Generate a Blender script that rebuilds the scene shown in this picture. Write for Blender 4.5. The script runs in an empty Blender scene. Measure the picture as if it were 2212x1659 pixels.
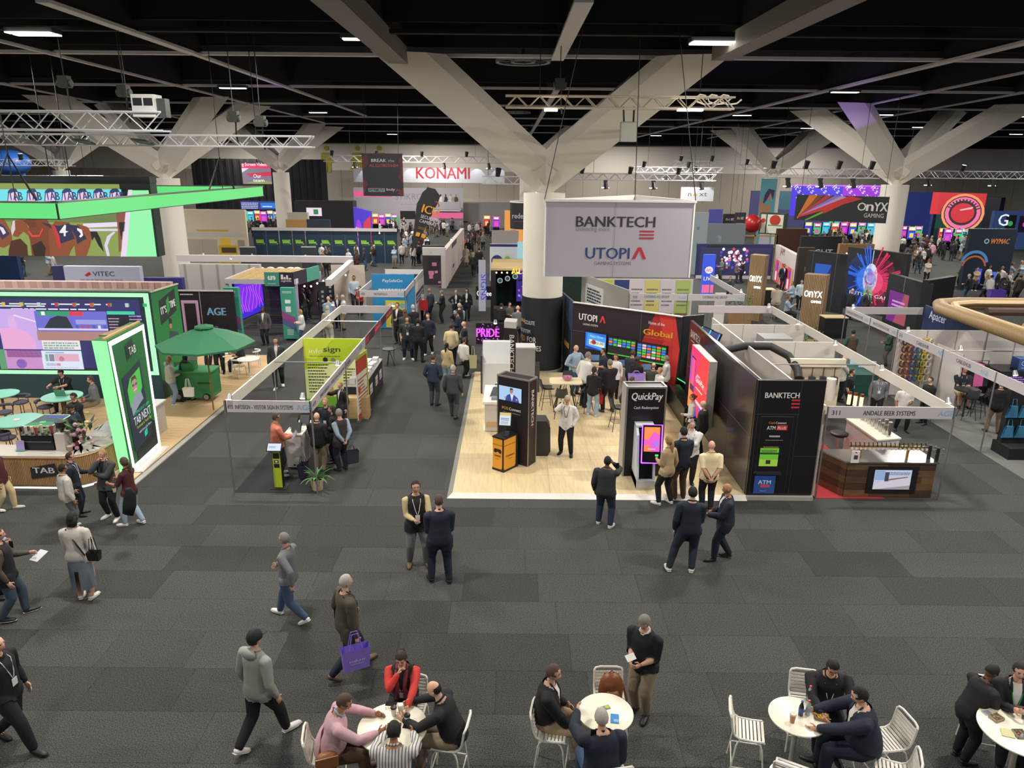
import bpy,bmesh,math,random
import numpy as np
from math import sin,cos,pi,radians as RAD
from mathutils import Vector as V,Matrix as M
random.seed(7);rng=np.random.default_rng(7)
S=bpy.context.scene;C=S.collection
# ---------------------------------------------------------------- camera
FPX,PITCH,CH,ROLL=1570.0,math.atan((829.5-352)/1570.0),8.1,0.009
cam_d=bpy.data.cameras.new('camera');cam=bpy.data.objects.new('camera',cam_d);C.objects.link(cam)
cam_d.sensor_width=36;cam_d.lens=FPX/2212*36;cam_d.clip_end=400
cam.matrix_world=M.Translation((0,0,CH))@M.Rotation(pi/2-PITCH,4,'X')@M.Rotation(ROLL,4,'Z')
S.camera=cam
# ---------------------------------------------------------------- world, exposure
w=bpy.data.worlds.new('world');S.world=w;w.use_nodes=True
w.node_tree.nodes['Background'].inputs[0].default_value=(.95,.97,1,1)
w.node_tree.nodes['Background'].inputs[1].default_value=.2
S.view_settings.view_transform='Standard';S.view_settings.look='None'
S.view_settings.gamma=1;S.view_settings.use_curve_mapping=False
S.view_settings.exposure=0.0
LIGHT_W=840.0
CZ=11.5
# ---------------------------------------------------------------- pixel <-> place (photo pixels, 2212 x 1659)
def ray(px,py):
    x=px-1106;y=829.5-py;c,s=cos(ROLL),sin(ROLL)
    x,y=(c*x-s*y)/FPX,(s*x+c*y)/FPX
    return x,cos(PITCH)+y*sin(PITCH),-sin(PITCH)+y*cos(PITCH)
def G(px,py,z=0.0):
    r=ray(px,py);t=(z-CH)/r[2];return V((r[0]*t,r[1]*t,z))
def D(px,py,Y):
    r=ray(px,py);t=Y/r[1];return V((r[0]*t,Y,CH+r[2]*t))
# ---------------------------------------------------------------- materials
def lin(c):return tuple(((v/255+.055)/1.055)**2.4 if v/255>.04045 else v/255/12.92 for v in c)
def hx(s):return tuple(int(s[i:i+2],16) for i in (0,2,4))
MC={}
def mat(c,r=.6,metal=0,em=0,noise=0,scale=30,spec=.5,alpha=1,tr=0,bump=0):
    """c: rrggbb"""
    k=(c,r,metal,em,noise,scale,spec,alpha,tr,bump)
    if k in MC:return MC[k]
    m=bpy.data.materials.new('m_'+c);m.use_nodes=True;nt=m.node_tree;b=nt.nodes['Principled BSDF']
    col=(*lin(hx(c)),1);b.inputs['Base Color'].default_value=col
    b.inputs['Roughness'].default_value=r;b.inputs['Metallic'].default_value=metal
    b.inputs['Specular IOR Level'].default_value=spec
    if em:
        b.inputs['Emission Color'].default_value=col;b.inputs['Emission Strength'].default_value=em
        b.inputs['Base Color'].default_value=(.02,.02,.02,1)
    if tr:b.inputs['Transmission Weight'].default_value=tr
    if alpha<1:b.inputs['Alpha'].default_value=alpha
    if noise or bump:
        tc=nt.nodes.new('ShaderNodeTexCoord');n=nt.nodes.new('ShaderNodeTexNoise');n.inputs['Scale'].default_value=scale
        n.inputs['Detail'].default_value=4;nt.links.new(tc.outputs['Object'],n.inputs['Vector'])
        if noise:
            mx=nt.nodes.new('ShaderNodeMix');mx.data_type='RGBA';mx.blend_type='MIX'
            mx.inputs[6].default_value=tuple(v*(1-noise) for v in col[:3])+(1,)
            mx.inputs[7].default_value=tuple(min(1,v*(1+noise)) for v in col[:3])+(1,)
            nt.links.new(n.outputs['Fac'],mx.inputs[0]);nt.links.new(mx.outputs[2],b.inputs['Base Color'])
        if bump:
            bp=nt.nodes.new('ShaderNodeBump');bp.inputs['Strength'].default_value=bump;bp.inputs['Distance'].default_value=.02
            nt.links.new(n.outputs['Fac'],bp.inputs['Height']);nt.links.new(bp.outputs[0],b.inputs['Normal'])
    MC[k]=m;return m
def em(c,s=1.0):return mat(c,em=s)
def wood(c1,c2,sc=(1,12,12),r=.5):
    k=('wood',c1,c2,sc,r)
    if k in MC:return MC[k]
    m=bpy.data.materials.new('wood');m.use_nodes=True;nt=m.node_tree;b=nt.nodes['Principled BSDF']
    tc=nt.nodes.new('ShaderNodeTexCoord');mp=nt.nodes.new('ShaderNodeMapping');mp.inputs['Scale'].default_value=sc
    n=nt.nodes.new('ShaderNodeTexNoise');n.inputs['Scale'].default_value=3;n.inputs['Detail'].default_value=6
    mx=nt.nodes.new('ShaderNodeMix');mx.data_type='RGBA'
    mx.inputs[6].default_value=(*lin(hx(c1)),1);mx.inputs[7].default_value=(*lin(hx(c2)),1)
    rp=nt.nodes.new('ShaderNodeMapRange');rp.inputs[1].default_value=.35;rp.inputs[2].default_value=.65
    for a,b2 in ((tc.outputs['Object'],mp.inputs[0]),(mp.outputs[0],n.inputs['Vector']),(n.outputs['Fac'],rp.inputs[0]),(rp.outputs[0],mx.inputs[0]),(mx.outputs[2],b.inputs['Base Color'])):nt.links.new(a,b2)
    b.inputs['Roughness'].default_value=r;MC[k]=m;return m
WHITE=mat('e4e0da',.45);BLACK=mat('17171a',.5);CHROME=mat('c8c8c8',.2,1);ALU=mat('a8a8a8',.35,.9)
DKMET=mat('2a2a2c',.45,.3);PANEL=mat('c9c5c2',.55)
# ---------------------------------------------------------------- objects
WM={}
def tag(o,label=None,cat=None,group=None,kind=None):
    for k,v in (('label',label),('category',cat),('group',group),('kind',kind)):
        if v:o[k]=v
    return o
def T(name,label,cat,loc=(0,0,0),rz=0,group=None,kind=None):
    o=bpy.data.objects.new(name,None);C.objects.link(o);o.location=loc;o.rotation_euler=(0,0,rz);o.empty_display_size=.1
    WM[o.name]=M.Translation(loc)@M.Rotation(rz,4,'Z')
    return tag(o,label,cat,group,kind)
def dup(o,loc,rz=0,label=None,group=None,par=None):
    c=o.copy();C.objects.link(c)
    if par is None:
        c.location=loc;c.rotation_euler=(0,0,rz);WM[c.name]=M.Translation(loc)@M.Rotation(rz,4,'Z')
        if label:c['label']=label
        if group:c['group']=group
    else:c.parent=par
    for ch in KIDS.get(o.name,[]):
        KIDS.setdefault(c.name,[]).append(dup(ch,None,par=c))
    return c
KIDS={}
class MB:
    """collects geometry (world or local coordinates) with material slots"""
    def __init__(s):s.v=[];s.f=[];s.mi=[];s.ms=[]
    def m(s,mt):
        if mt not in s.ms:s.ms.append(mt)
        return s.ms.index(mt)
    def add(s,vs,fs,mt):
        n=len(s.v);i=s.m(mt);s.v+=[tuple(p) for p in vs]
        s.f+=[tuple(n+j for j in f) for f in fs];s.mi+=[i]*len(fs);return s
    def box(s,x0,x1,y0,y1,z0,z1,mt):
        return s.add([(x,y,z) for z in (z0,z1) for y in (y0,y1) for x in (x0,x1)],
                     [(0,2,3,1),(4,5,7,6),(0,1,5,4),(2,6,7,3),(0,4,6,2),(1,3,7,5)],mt)
    def frame(s,o,a,b,c,mt):
        """box from corner o with edge vectors a, b, c"""
        o,a,b,c=V(o),V(a),V(b),V(c)
        fs=[(0,2,3,1),(4,5,7,6),(0,1,5,4),(2,6,7,3),(0,4,6,2),(1,3,7,5)]
        if a.cross(b).dot(c)<0:fs=[f[::-1] for f in fs]
        return s.add([o+a*i+b*j+c*k for k in (0,1) for j in (0,1) for i in (0,1)],fs,mt)
    def bar(s,p,q,wd,ht,mt,up=(0,0,1)):
        p,q=V(p),V(q);d=(q-p)
        if d.length<1e-6:return s
        d.normalize();sd=d.cross(V(up))
        if sd.length<1e-3:sd=d.cross(V((0,1,0)))
        sd.normalize();u=sd.cross(d)
        return s.frame(p-sd*wd/2-u*ht/2,q-p,sd*wd,u*ht,mt)
    def tube(s,pts,r,mt,n=8,cap=True,sq=None):
        """tube through pts; r number or list; sq = (axis vector, factor) flattens"""
        pts=[V(p) for p in pts];k=len(pts);rs=r if isinstance(r,(list,tuple)) else [r]*k
        vs=[];prev=None
        for i,p in enumerate(pts):
            t=(pts[min(i+1,k-1)]-pts[max(i-1,0)]).normalized()
            if prev is None:
                a=t.cross(V((0,0,1))) if abs(t.z)<.9 else t.cross(V((0,1,0)))
            else:a=prev-t*prev.dot(t)
            a.normalize();prev=a;b=t.cross(a)
            for j in range(n):
                d=(a*cos(2*pi*j/n)+b*sin(2*pi*j/n))*rs[i]
                if sq:ax=V(sq[0]);d=d-ax*d.dot(ax)*(1-sq[1])
                vs.append(p+d)
        fs=[(i*n+j,i*n+(j+1)%n,(i+1)*n+(j+1)%n,(i+1)*n+j) for i in range(k-1) for j in range(n)]
        if cap:fs+=[tuple(range(n))[::-1],tuple((k-1)*n+j for j in range(n))]
        return s.add(vs,fs,mt)
    def cyl(s,x,y,z0,z1,r,mt,n=20,r2=None):return s.tube([(x,y,z0),(x,y,z1)],[r,r if r2 is None else r2],mt,n)
    def lathe(s,x,y,prof,mt,n=20,cap=True):
        vs=[(x+r*cos(2*pi*j/n),y+r*sin(2*pi*j/n),z) for r,z in prof for j in range(n)];k=len(prof)
        fs=[(i*n+j,i*n+(j+1)%n,(i+1)*n+(j+1)%n,(i+1)*n+j) for i in range(k-1) for j in range(n)]
        if cap:fs+=[tuple(range(n))[::-1],tuple((k-1)*n+j for j in range(n))]
        return s.add(vs,fs,mt)
    def ball(s,c,r,mt,n=10,k=7,sc=(1,1,1)):
        vs=[];c=V(c)
        for i in range(1,k):
            th=pi*i/k
            for j in range(n):vs.append(c+V((sin(th)*cos(2*pi*j/n)*sc[0],sin(th)*sin(2*pi*j/n)*sc[1],cos(th)*sc[2]))*r)
        vs+=[c+V((0,0,r*sc[2])),c-V((0,0,r*sc[2]))];a,b=len(vs)-2,len(vs)-1
        fs=[(i*n+j,(i+1)*n+j,(i+1)*n+(j+1)%n,i*n+(j+1)%n) for i in range(k-2) for j in range(n)]
        fs+=[(a,j,(j+1)%n) for j in range(n)]+[(b,(k-2)*n+(j+1)%n,(k-2)*n+j) for j in range(n)]
        return s.add(vs,fs,mt)
    def poly(s,pts,ext,mt):
        """planar polygon extruded by vector ext"""
        n=len(pts);e=V(ext);a=[V(p) for p in pts]
        nm=V((0,0,0))
        for i in range(n):nm+=a[i].cross(a[(i+1)%n])
        if nm.dot(e)>0:a=a[::-1]
        return s.add(a+[p+e for p in a],[tuple(range(n)),tuple(range(2*n-1,n-1,-1))]+[(i,n+i,n+(i+1)%n,(i+1)%n) for i in range(n)],mt)
    def build(s,name,par=None,world=True,smooth=False,label=None,cat=None,group=None,kind=None):
        if not s.v:return None
        me=bpy.data.meshes.new(name);vs=s.v
        if par is not None and world:
            mi=WM[par.name].inverted();vs=[tuple(mi@V(p)) for p in vs]
        elif par is None and not kind:
            a=np.array(vs);c=(a.min(0)+a.max(0))/2;c[2]=a[:,2].min();vs=(a-c).tolist()
        me.from_pydata(vs,[],s.f)
        for mt in s.ms:me.materials.append(mt)
        if len(s.ms)>1:me.polygons.foreach_set('material_index',s.mi)
        if smooth:
            me.polygons.foreach_set('use_smooth',[True]*len(me.polygons))
            if smooth!='all':me.set_sharp_from_angle(angle=.7)
        o=bpy.data.objects.new(name,me);C.objects.link(o)
        if par is not None:
            o.parent=par;KIDS.setdefault(par.name,[]).append(o);WM[o.name]=WM[par.name]
        else:
            if not kind:o.location=c
            WM[o.name]=M.Translation(o.location)
        return tag(o,label,cat,group,kind)
# ---------------------------------------------------------------- lettering and flat pictures on a face
TXT={}
def text_mesh(s,bold=0,res=2):
    k=(s,bold,res)
    if k not in TXT:
        cu=bpy.data.curves.new('t','FONT');cu.body=s;cu.size=1;cu.resolution_u=res;cu.offset=min(bold,0);cu.fill_mode='FRONT'
        o=bpy.data.objects.new('t',cu);me=o.to_mesh()
        vs=np.array([v.co[:] for v in me.vertices]);fs=[tuple(p.vertices) for p in me.polygons]
        o.to_mesh_clear();bpy.data.objects.remove(o);bpy.data.curves.remove(cu)
        if len(vs):vs=vs-vs.min(0)
        TXT[k]=(vs,fs,vs.max(0) if len(vs) else np.ones(3))
    return TXT[k]
class Face:
    """rectangle at o with edge vectors u (right) and v (up) seen from its front; graphics sit proud of it"""
    def __init__(s,par,o,u,v,glow=0):
        s.par,s.o,s.u,s.v=par,V(o),V(u),V(v);s.n=s.u.cross(s.v).normalized();s.b=MB();s.t=MB();s.k=0;s.glow=glow
        s.W,s.H=s.u.length,s.v.length
    def P(s,a,b,d=0.004):return s.o+s.u*a+s.v*b+s.n*d
    def mt(s,c,g=None):
        g=s.glow if g is None else g
        return c if not isinstance(c,str) else (em(c,g) if g else mat(c,.55))
    def poly(s,pts,c,g=None):
        s.k+=1;d=.003+.001*min(s.k,40)
        s.b.add([s.P(a,b,d) for a,b in pts],[tuple(range(len(pts)))],s.mt(c,g));return s
    def rect(s,a0,b0,a1,b1,c,g=None):return s.poly([(a0,b0),(a1,b0),(a1,b1),(a0,b1)],c,g)
    def circ(s,a,b,r,c,g=None,n=16,ry=None,a0=0,a1=360):
        q=s.W/s.H;ry=r*q if ry is None else ry
        return s.poly([(a+r*cos(RAD(t)),b+ry*sin(RAD(t))) for t in np.linspace(a0,a1,n,endpoint=a1-a0<360)],c,g)
    def ring(s,a,b,r,w_,c,g=None,n=20,a0=0,a1=360):
        q=s.W/s.H;s.k+=1;d=.003+.001*min(s.k,40);ts=np.linspace(a0,a1,n+1)
        vs=[s.P(a+k*cos(RAD(t)),b+k*q*sin(RAD(t)),d) for t in ts for k in (r,r-w_)]
        s.b.add(vs,[(2*i,2*i+2,2*i+3,2*i+1) for i in range(n)],s.mt(c,g));return s
    def text(s,t,a,b,h,c,g=None,w=None,bold=.012,al='l',shear=0,rot=0,res=2):
        """t at (a,b) (fractions, baseline), cap height h metres, optional total width w metres"""
        vs,fs,mx=text_mesh(t,bold,res);sc=h/.72
        sx=sc if w is None else w/mx[0]
        wd=mx[0]*sx;off=0 if al=='l' else (wd/2 if al=='c' else wd)
        u,v=s.u.normalized(),s.v.normalized()
        if rot:u,v=u*cos(RAD(rot))+v*sin(RAD(rot)),v*cos(RAD(rot))-u*sin(RAD(rot))
        o=s.P(a,b,.005+.001*min(s.k,40))
        for k in ((-1,1) if bold>0 else (0,)):s.t.add([o+u*(p[0]*sx-off+shear*p[1]*sc+k*bold*sc*.8)+v*(p[1]*sc)+s.n*(k*.0003) for p in vs],fs,s.mt(c,g))
        return s
    def greek(s,a0,b0,a1,b1,n,c,g=None,fill=.5,seed=0):
        """unreadable small print: short bars"""
        r=random.Random(seed);s.k+=1;d=.003+.001*min(s.k,40);m_=s.mt(c,g);dh=(b1-b0)/n
        for i in range(n):
            a=a0;e=a0+(a1-a0)*r.uniform(.6,1);y=b0+dh*i
            while a<e:
                wd=min(r.uniform(.04,.14)*(a1-a0),e-a)
                s.b.add([s.P(p,q,d) for p,q in ((a,y),(a+wd,y),(a+wd,y+dh*fill),(a,y+dh*fill))],[(0,1,2,3)],m_);a+=wd+.02*(a1-a0)
        return s
    def done(s,name='graphic',tname='lettering'):
        s.b.build(name,s.par);s.t.build(tname,s.par)
def slab(par,name,p0,p1,z0,z1,mt,th=.04,gl=0,label=None):
    """upright panel, p0 left / p1 right as seen from its front; thickness goes behind. Returns its Face"""
    p0,p1=V((p0[0],p0[1],z0)),V((p1[0],p1[1],z0));u=p1-p0;v=V((0,0,z1-z0));n=u.cross(v).normalized()
    o=MB().frame(p0-n*th,u,v,n*th,mt).build(name,par,label=label)
    return Face(o,p0,u,v,gl)
ORD='first second third fourth fifth sixth seventh eighth ninth tenth eleventh twelfth thirteenth fourteenth'.split()
def nth(i,n):return 'leftmost' if i==0 else ('rightmost' if i==n-1 else ORD[min(i,13)]+' from the left')
# ---------------------------------------------------------------- people
SKIN={'l':'c99a80','m':'a87858','d':'6b4532','p':'d8a890'}
CLO=dict(bk='16161a',nv='1a2030',dg='2c2e31',gy='6c6e70',lg='9a9a96',wh='d6d3cf',cr='cdb98c',be='b39a78',bl='33465f',lb='8fa3b4',jn='3f5470',ol='4a4438',
           rd='c0302a',mr='4a1c22',pk='c39ba4',sl='c9755e',gn='1f5a44',kh='8c7c64',br='5d4534',tn='a6906c',pu='7d5cb8',tg='4a5148',st='b9b4ac',sg='8f968c',ch='3a3d3f')
HAIR={'k':'17130f','b':'33241a','n':'5a4028','g':'77736c','w':'a9a49b','y':'9a7a48','r':'6a3a26','s':'4b3a30'}
BR={}
def ik(s,t,a,b,h):
    d=t-s;L=min(max(d.length,.02),(a+b)*.998);u=d.normalized();t=s+u*L
    x=(a*a-b*b+L*L)/(2*L);y=math.sqrt(max(a*a-x*x,0));h=h-u*h.dot(u)
    if h.length<1e-4:h=V((0,0,-1))-u*u.z*-1
    return s+u*x+h.normalized()*y,t
ARM={
 'd':((.155,.03,.485),(.4,-1,0)),'h':((.045,.15,.62),(.35,-.6,-1)),'o':((.09,.22,.64),(.35,-.5,-1)),'p':((.06,.09,.885),(.8,.2,-1)),
 'c':((.015,.10,.855),(.6,.5,-1)),'b':((.03,-.095,.515),(1,-.6,.2)),'i':((.12,.06,.60),(1,-.5,.3)),'k':((.115,.05,.52),(.8,-1,0)),
 'x':((-.07,.12,.685),(1,.1,-.6)),'f':((.13,.20,.55),(.3,-1,-.2)),'r':((.15,-.13,.52),(.3,-1,.3)),'t':((.10,.27,.66),(.9,-.2,-.6)),
 'g':((.16,.02,.44),(.3,-1,0)),'u':((.06,.30,.84),(.5,.2,-1)),'s':((.07,.20,.53),(.9,-.3,.1)),'l':((.06,.13,.72),(.9,-.2,-1))}
LEG={
 'st':((.055,.01,.045),(.055,-.01,.045),.53),'sp':((.09,.03,.045),(.085,-.03,.045),.525),'w1':((.05,.17,.05),(.05,-.19,.085),.515),'w2':((.05,-.19,.085),(.05,.17,.05),.515),
 'v1':((.05,.10,.045),(.05,-.10,.06),.525),'wl':((.19,-.05,.05),(.05,-.03,.045),.515),'v2':((.05,-.10,.06),(.05,.10,.045),.525)}
def body(key,pose='dd',leg='st',lean=0,w=1.0,fat=0,seat=0,headturn=0,nod=0,vox=.012,twist=0,fem=0):
    """returns vertex array (unit height 1, facing +Y), quads, vertex regions and joints"""
    J={};L,R,pz=LEG[leg] if not seat else ((.07,.25,seat[1]),(.07,.27,seat[1]),seat[0])
    pel=V((0,0,pz));ln=M.Rotation(-RAD(lean),3,'X')@M.Rotation(RAD(twist),3,'Z')
    def up(x,y,z):return pel+ln@V((x,y,z-.53))
    mb=MB();d=None;N=12
    def loft(rows):
        vs=[]
        for c,a,b in rows:
            ua=(ln@V((1,0,0)));ub=(ln@V((0,1,0)))
            vs+=[c+ua*a*cos(2*pi*j/14)+ub*b*sin(2*pi*j/14) for j in range(14)]
        k=len(rows)
        mb.add(vs,[(i*14+j,i*14+(j+1)%14,(i+1)*14+(j+1)%14,(i+1)*14+j) for i in range(k-1) for j in range(14)]+[tuple(range(14))[::-1],tuple((k-1)*14+j for j in range(14))],d)
    sh=.108*(.5+w/2)*(.93 if fem else 1);hipw=1.08 if fem else 1
    loft([(up(0,0,.475),.075*w*hipw,.06*w),(up(0,-.005,.50),.094*w*hipw,.07*w),(up(0,-.003,.55),.092*w,.072*w+fat*.3),(up(0,fat*.4,.60),.091*w+fat*.5-fem*.016,.070*w+fat),(up(0,fat*.3,.65),.092*w+fat*.4-fem*.012,.070*w+fat*.8),
          (up(0,.003,.71),.094*w,.068*w),(up(0,0,.765),.1*w,.064*w),(up(0,-.005,.80),.088*w,.05*w),(up(0,-.006,.826),.056*w,.038*w),(up(0,-.003,.85),.032*w,.034*w)])
    J['neck']=up(0,-.004,.835);J['chest']=up(0,0,.74)
    hd=up(0,.012,.935);J['head']=hd
    mb.tube([up(0,-.006,.81),up(0,0,.855),up(0,.006,.90)],[.036,.031,.03],d,10)
    J['seg']=seg=[]
    for sgn,a in ((-1,pose[0]),(1,pose[1])):
        S0=up(sgn*sh*w**.45,-.004,.79);tg,hn=ARM[a];tz=tg
        if seat and a in 'dgbk':tz=(tg[0]*.55,.14,.60)
        loc=V((sgn*tz[0],tz[1],tz[2]))
        t=pel+V((0,0,-.53))+loc if (lean and a in 'dkgfr') else (up(*loc) if a not in 'tho' or lean<14 else pel+V((0,.12,-.53))+loc)
        if seat and a in 'ht' and len(seat)>2:t=pel+V((sgn*tg[0],tg[1]+.05+lean*.002,seat[2]-pz))
        e,t=ik(S0,t,.172,.150,ln@V((sgn*hn[0],hn[1],hn[2])))
        mb.tube([S0+ln@V((-sgn*.03,0,.002)),S0,S0.lerp(e,.35),S0.lerp(e,.8),e,e.lerp(t,.3),e.lerp(t,.75),t],[v*(.62+.38*w) for v in (.034,.034,.033,.028,.027,.026,.020,.016)],d,10)
        J['hand%d'%sgn]=(t,(t-e).normalized());seg+=[(('ua',sgn),S0,e,.03),(('fa',sgn),e,t,.022)]
    for sgn,tg in ((-1,L),(1,R)):
        hp=pel+V((sgn*.052*(.6+.4*w),0,-.02));t=V((sgn*tg[0],tg[1],tg[2]))
        kn,t=ik(hp,t,.245,.235,V((sgn*.15 if not seat else sgn*.1,1,0)))
        mb.tube([hp+V((0,0,.02)),hp.lerp(kn,.15),hp.lerp(kn,.5),hp.lerp(kn,.88),kn,kn.lerp(t,.3),kn.lerp(t,.7),t],[v*(.5+.5*w) for v in (.059,.060,.051,.042,.040,.038,.033,.028)],d,10)
        J['foot%d'%sgn]=t;fd=V((sgn*.22,1,0)).normalized();back=tg[2]>.07 and not seat
        J['fd%d'%sgn]=(fd if not back else V((0,1,-.55)).normalized())
        mb.tube([t,t+V((0,0,-.02))],[.02,.018],d,8)
        seg+=[(('th',sgn),hp,kn,.045),(('sh',sgn),kn,t,.03)]
    seg+=[(('to',0),up(0,0,.50),up(0,0,.78),.075),(('nk',0),up(0,-.003,.845),up(0,.006,.90),.02)]
    J['up']=up;J['ln']=ln;J['ht']=headturn;J['nod']=nod;J['pz']=pz
    return mb,J
def remesh_all(keys):
    """keys: dict key -> kwargs ; voxel-remeshes every body once"""
    col=bpy.data.collections.new('tmp');S.collection.children.link(col);obs=[]
    for k,kw in keys.items():
        kw=dict(kw);vox=kw.pop('vox',.012);mb,J=body(k,**kw)
        me=bpy.data.meshes.new('b');me.from_pydata([tuple(v) for v in mb.v],[],mb.f)
        o=bpy.data.objects.new('b',me);col.objects.link(o)
        md=o.modifiers.new('r','REMESH');md.mode='VOXEL';md.voxel_size=vox
        md=o.modifiers.new('s','SMOOTH');md.iterations=4;md.factor=.5
        obs.append((k,o,J))
    dg=bpy.context.evaluated_depsgraph_get();dg.update()
    for k,o,J in obs:
        ev=o.evaluated_get(dg);me=ev.to_mesh();n=len(me.vertices)
        vs=np.empty(n*3,'f');me.vertices.foreach_get('co',vs);vs=vs.reshape(-1,3).astype(float)
        nm=np.empty(n*3,'f');me.vertices.foreach_get('normal',nm);nm=nm.reshape(-1,3).astype(float)
        m=len(me.polygons);fl=np.empty(m*4,'i')
        if len(me.loops)==m*4:me.loops.foreach_get('vertex_index',fl);fs=fl.reshape(-1,4)
        else:fs=np.array([tuple(p.vertices) for p in me.polygons if len(p.vertices)==4])
        cen=vs[fs].mean(1);best=np.full(len(cen),1e9);reg=np.zeros(len(cen),int);tt=np.zeros(len(cen))
        for i,(nme,a,b,r) in enumerate(J['seg']):
            a,b=np.array(a),np.array(b);ab=b-a;t=np.clip(((cen-a)@ab)/(ab@ab),0,1)
            dd=np.linalg.norm(cen-(a+t[:,None]*ab),axis=1)/r
            k2=dd<best;best[k2]=dd[k2];reg[k2]=i;tt[k2]=t[k2]
        BR[k]=(vs,nm,fs,reg,tt,cen,J);ev.to_mesh_clear()
    for k,o,J in obs:me=o.data;bpy.data.objects.remove(o);bpy.data.meshes.remove(me)
    bpy.data.collections.remove(col)
def sub(vs,nm,fs,mask,off):
    f=fs[mask];u,inv=np.unique(f,return_inverse=True);return vs[u]+nm[u]*(off[u][:,None] if hasattr(off,'shape') else off),inv.reshape(-1,4)
def npmesh(name,vs,fs,mt,par,smooth=True):
    me=bpy.data.meshes.new(name);me.from_pydata(vs.tolist(),[],fs.tolist() if hasattr(fs,'tolist') else fs)
    if smooth:me.polygons.foreach_set('use_smooth',[True]*len(me.polygons))
    for m_ in (mt if isinstance(mt,list) else [mt]):me.materials.append(m_)
    o=bpy.data.objects.new(name,me);C.objects.link(o);o.parent=par;KIDS.setdefault(par.name,[]).append(o);WM[o.name]=WM[par.name];return o
def headgeo(mb,J,skin,lod,hairc):
    """head with brow, nose, jaw, ears; eyes and mouth darker faces"""
    n,k=(18,14) if lod==0 else (12,8);R_=J['ln']@M.Rotation(-RAD(J['ht']),3,'Z')@M.Rotation(-RAD(J['nod']),3,'X');c=J['head']
    vs=[];an=[]
    for i in range(k+1):
        th=pi*i/k
        for j in range(n):
            ph=2*pi*j/n;x,y,z=sin(th)*sin(ph),sin(th)*cos(ph),cos(th)
            X,Y,Z=x*.044,y*.053+.002,z*.064
            if z<0:X*=1+.28*z;Y*=1+.16*z+(.10*(-z) if y>0 else 0)
            if y>.5:
                nx=math.exp(-(x/.16)**2);Y+=.013*nx*math.exp(-((z+.18)/.14)**2)-.005*math.exp(-((abs(x)-.34)/.15)**2)*math.exp(-((z-.12)/.12)**2)+.004*nx*math.exp(-((z+.72)/.12)**2)
            vs.append(c+R_@V((X,Y,Z)));an.append((x,y,z))
    fs=[(i*n+j,(i+1)*n+j,(i+1)*n+(j+1)%n,i*n+(j+1)%n) for i in range(k) for j in range(n)]
    mb.add(vs,fs,skin)
    for sg in (-1,1):
        mb.ball(c+R_@V((sg*.0445,-.003,-.004)),.012,skin,6,4,(.4,.8,1.25))
        if lod==0:
            mb.ball(c+R_@V((sg*.0165,.0478,.007)),.0052,mat('2a1c16',.3),6,4,(1.3,.5,.75))
            mb.tube([c+R_@V((sg*.008,.053,.019)),c+R_@V((sg*.026,.0475,.019))],.0026,mat(hairc,.8),4)
    if lod==0:mb.tube([c+R_@V((-.012,.0495,-.0315)),c+R_@V((0,.0525,-.031)),c+R_@V((.012,.0495,-.0315))],.0028,mat('8a4a42',.5),4)
    return R_
def handgeo(mb,J,sgn,skin,curl=.5,fing=True):
    t,d=J['hand%d'%sgn];up_=V((0,0,1));side=V((sgn,0,0))
    nrm=side-d*side.dot(d)
    if nrm.length<.3:nrm=V((0,-1,0))-d*(-d.y)
    nrm.normalize();pn=-nrm;lat=d.cross(pn)
    if lat.y<0:lat=-lat
    mb.tube([t-d*.012,t+d*.012,t+d*.035,t+d*.052],[.014,.019,.022,.019],skin,8,sq=(pn,.55))
    if not fing:return
    for i,ln_ in enumerate((.042,.047,.044,.034)):
        b=t+d*.048+lat*(.0145-.0095*i);p=b+(d*cos(curl*.6)+pn*sin(curl*.6))*ln_*.5;q=p+(d*cos(curl*1.9)+pn*sin(curl*1.9))*ln_*.5
        mb.tube([b,p,q],[.0055,.005,.0038],skin,5)
    b=t+d*.014+lat*.015;p=b+(d*.6+lat*.75+pn*.3).normalized()*.024;mb.tube([b,p,p+(d*.95+pn*.4).normalized()*.02],[.007,.006,.0045],skin,5)
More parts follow.
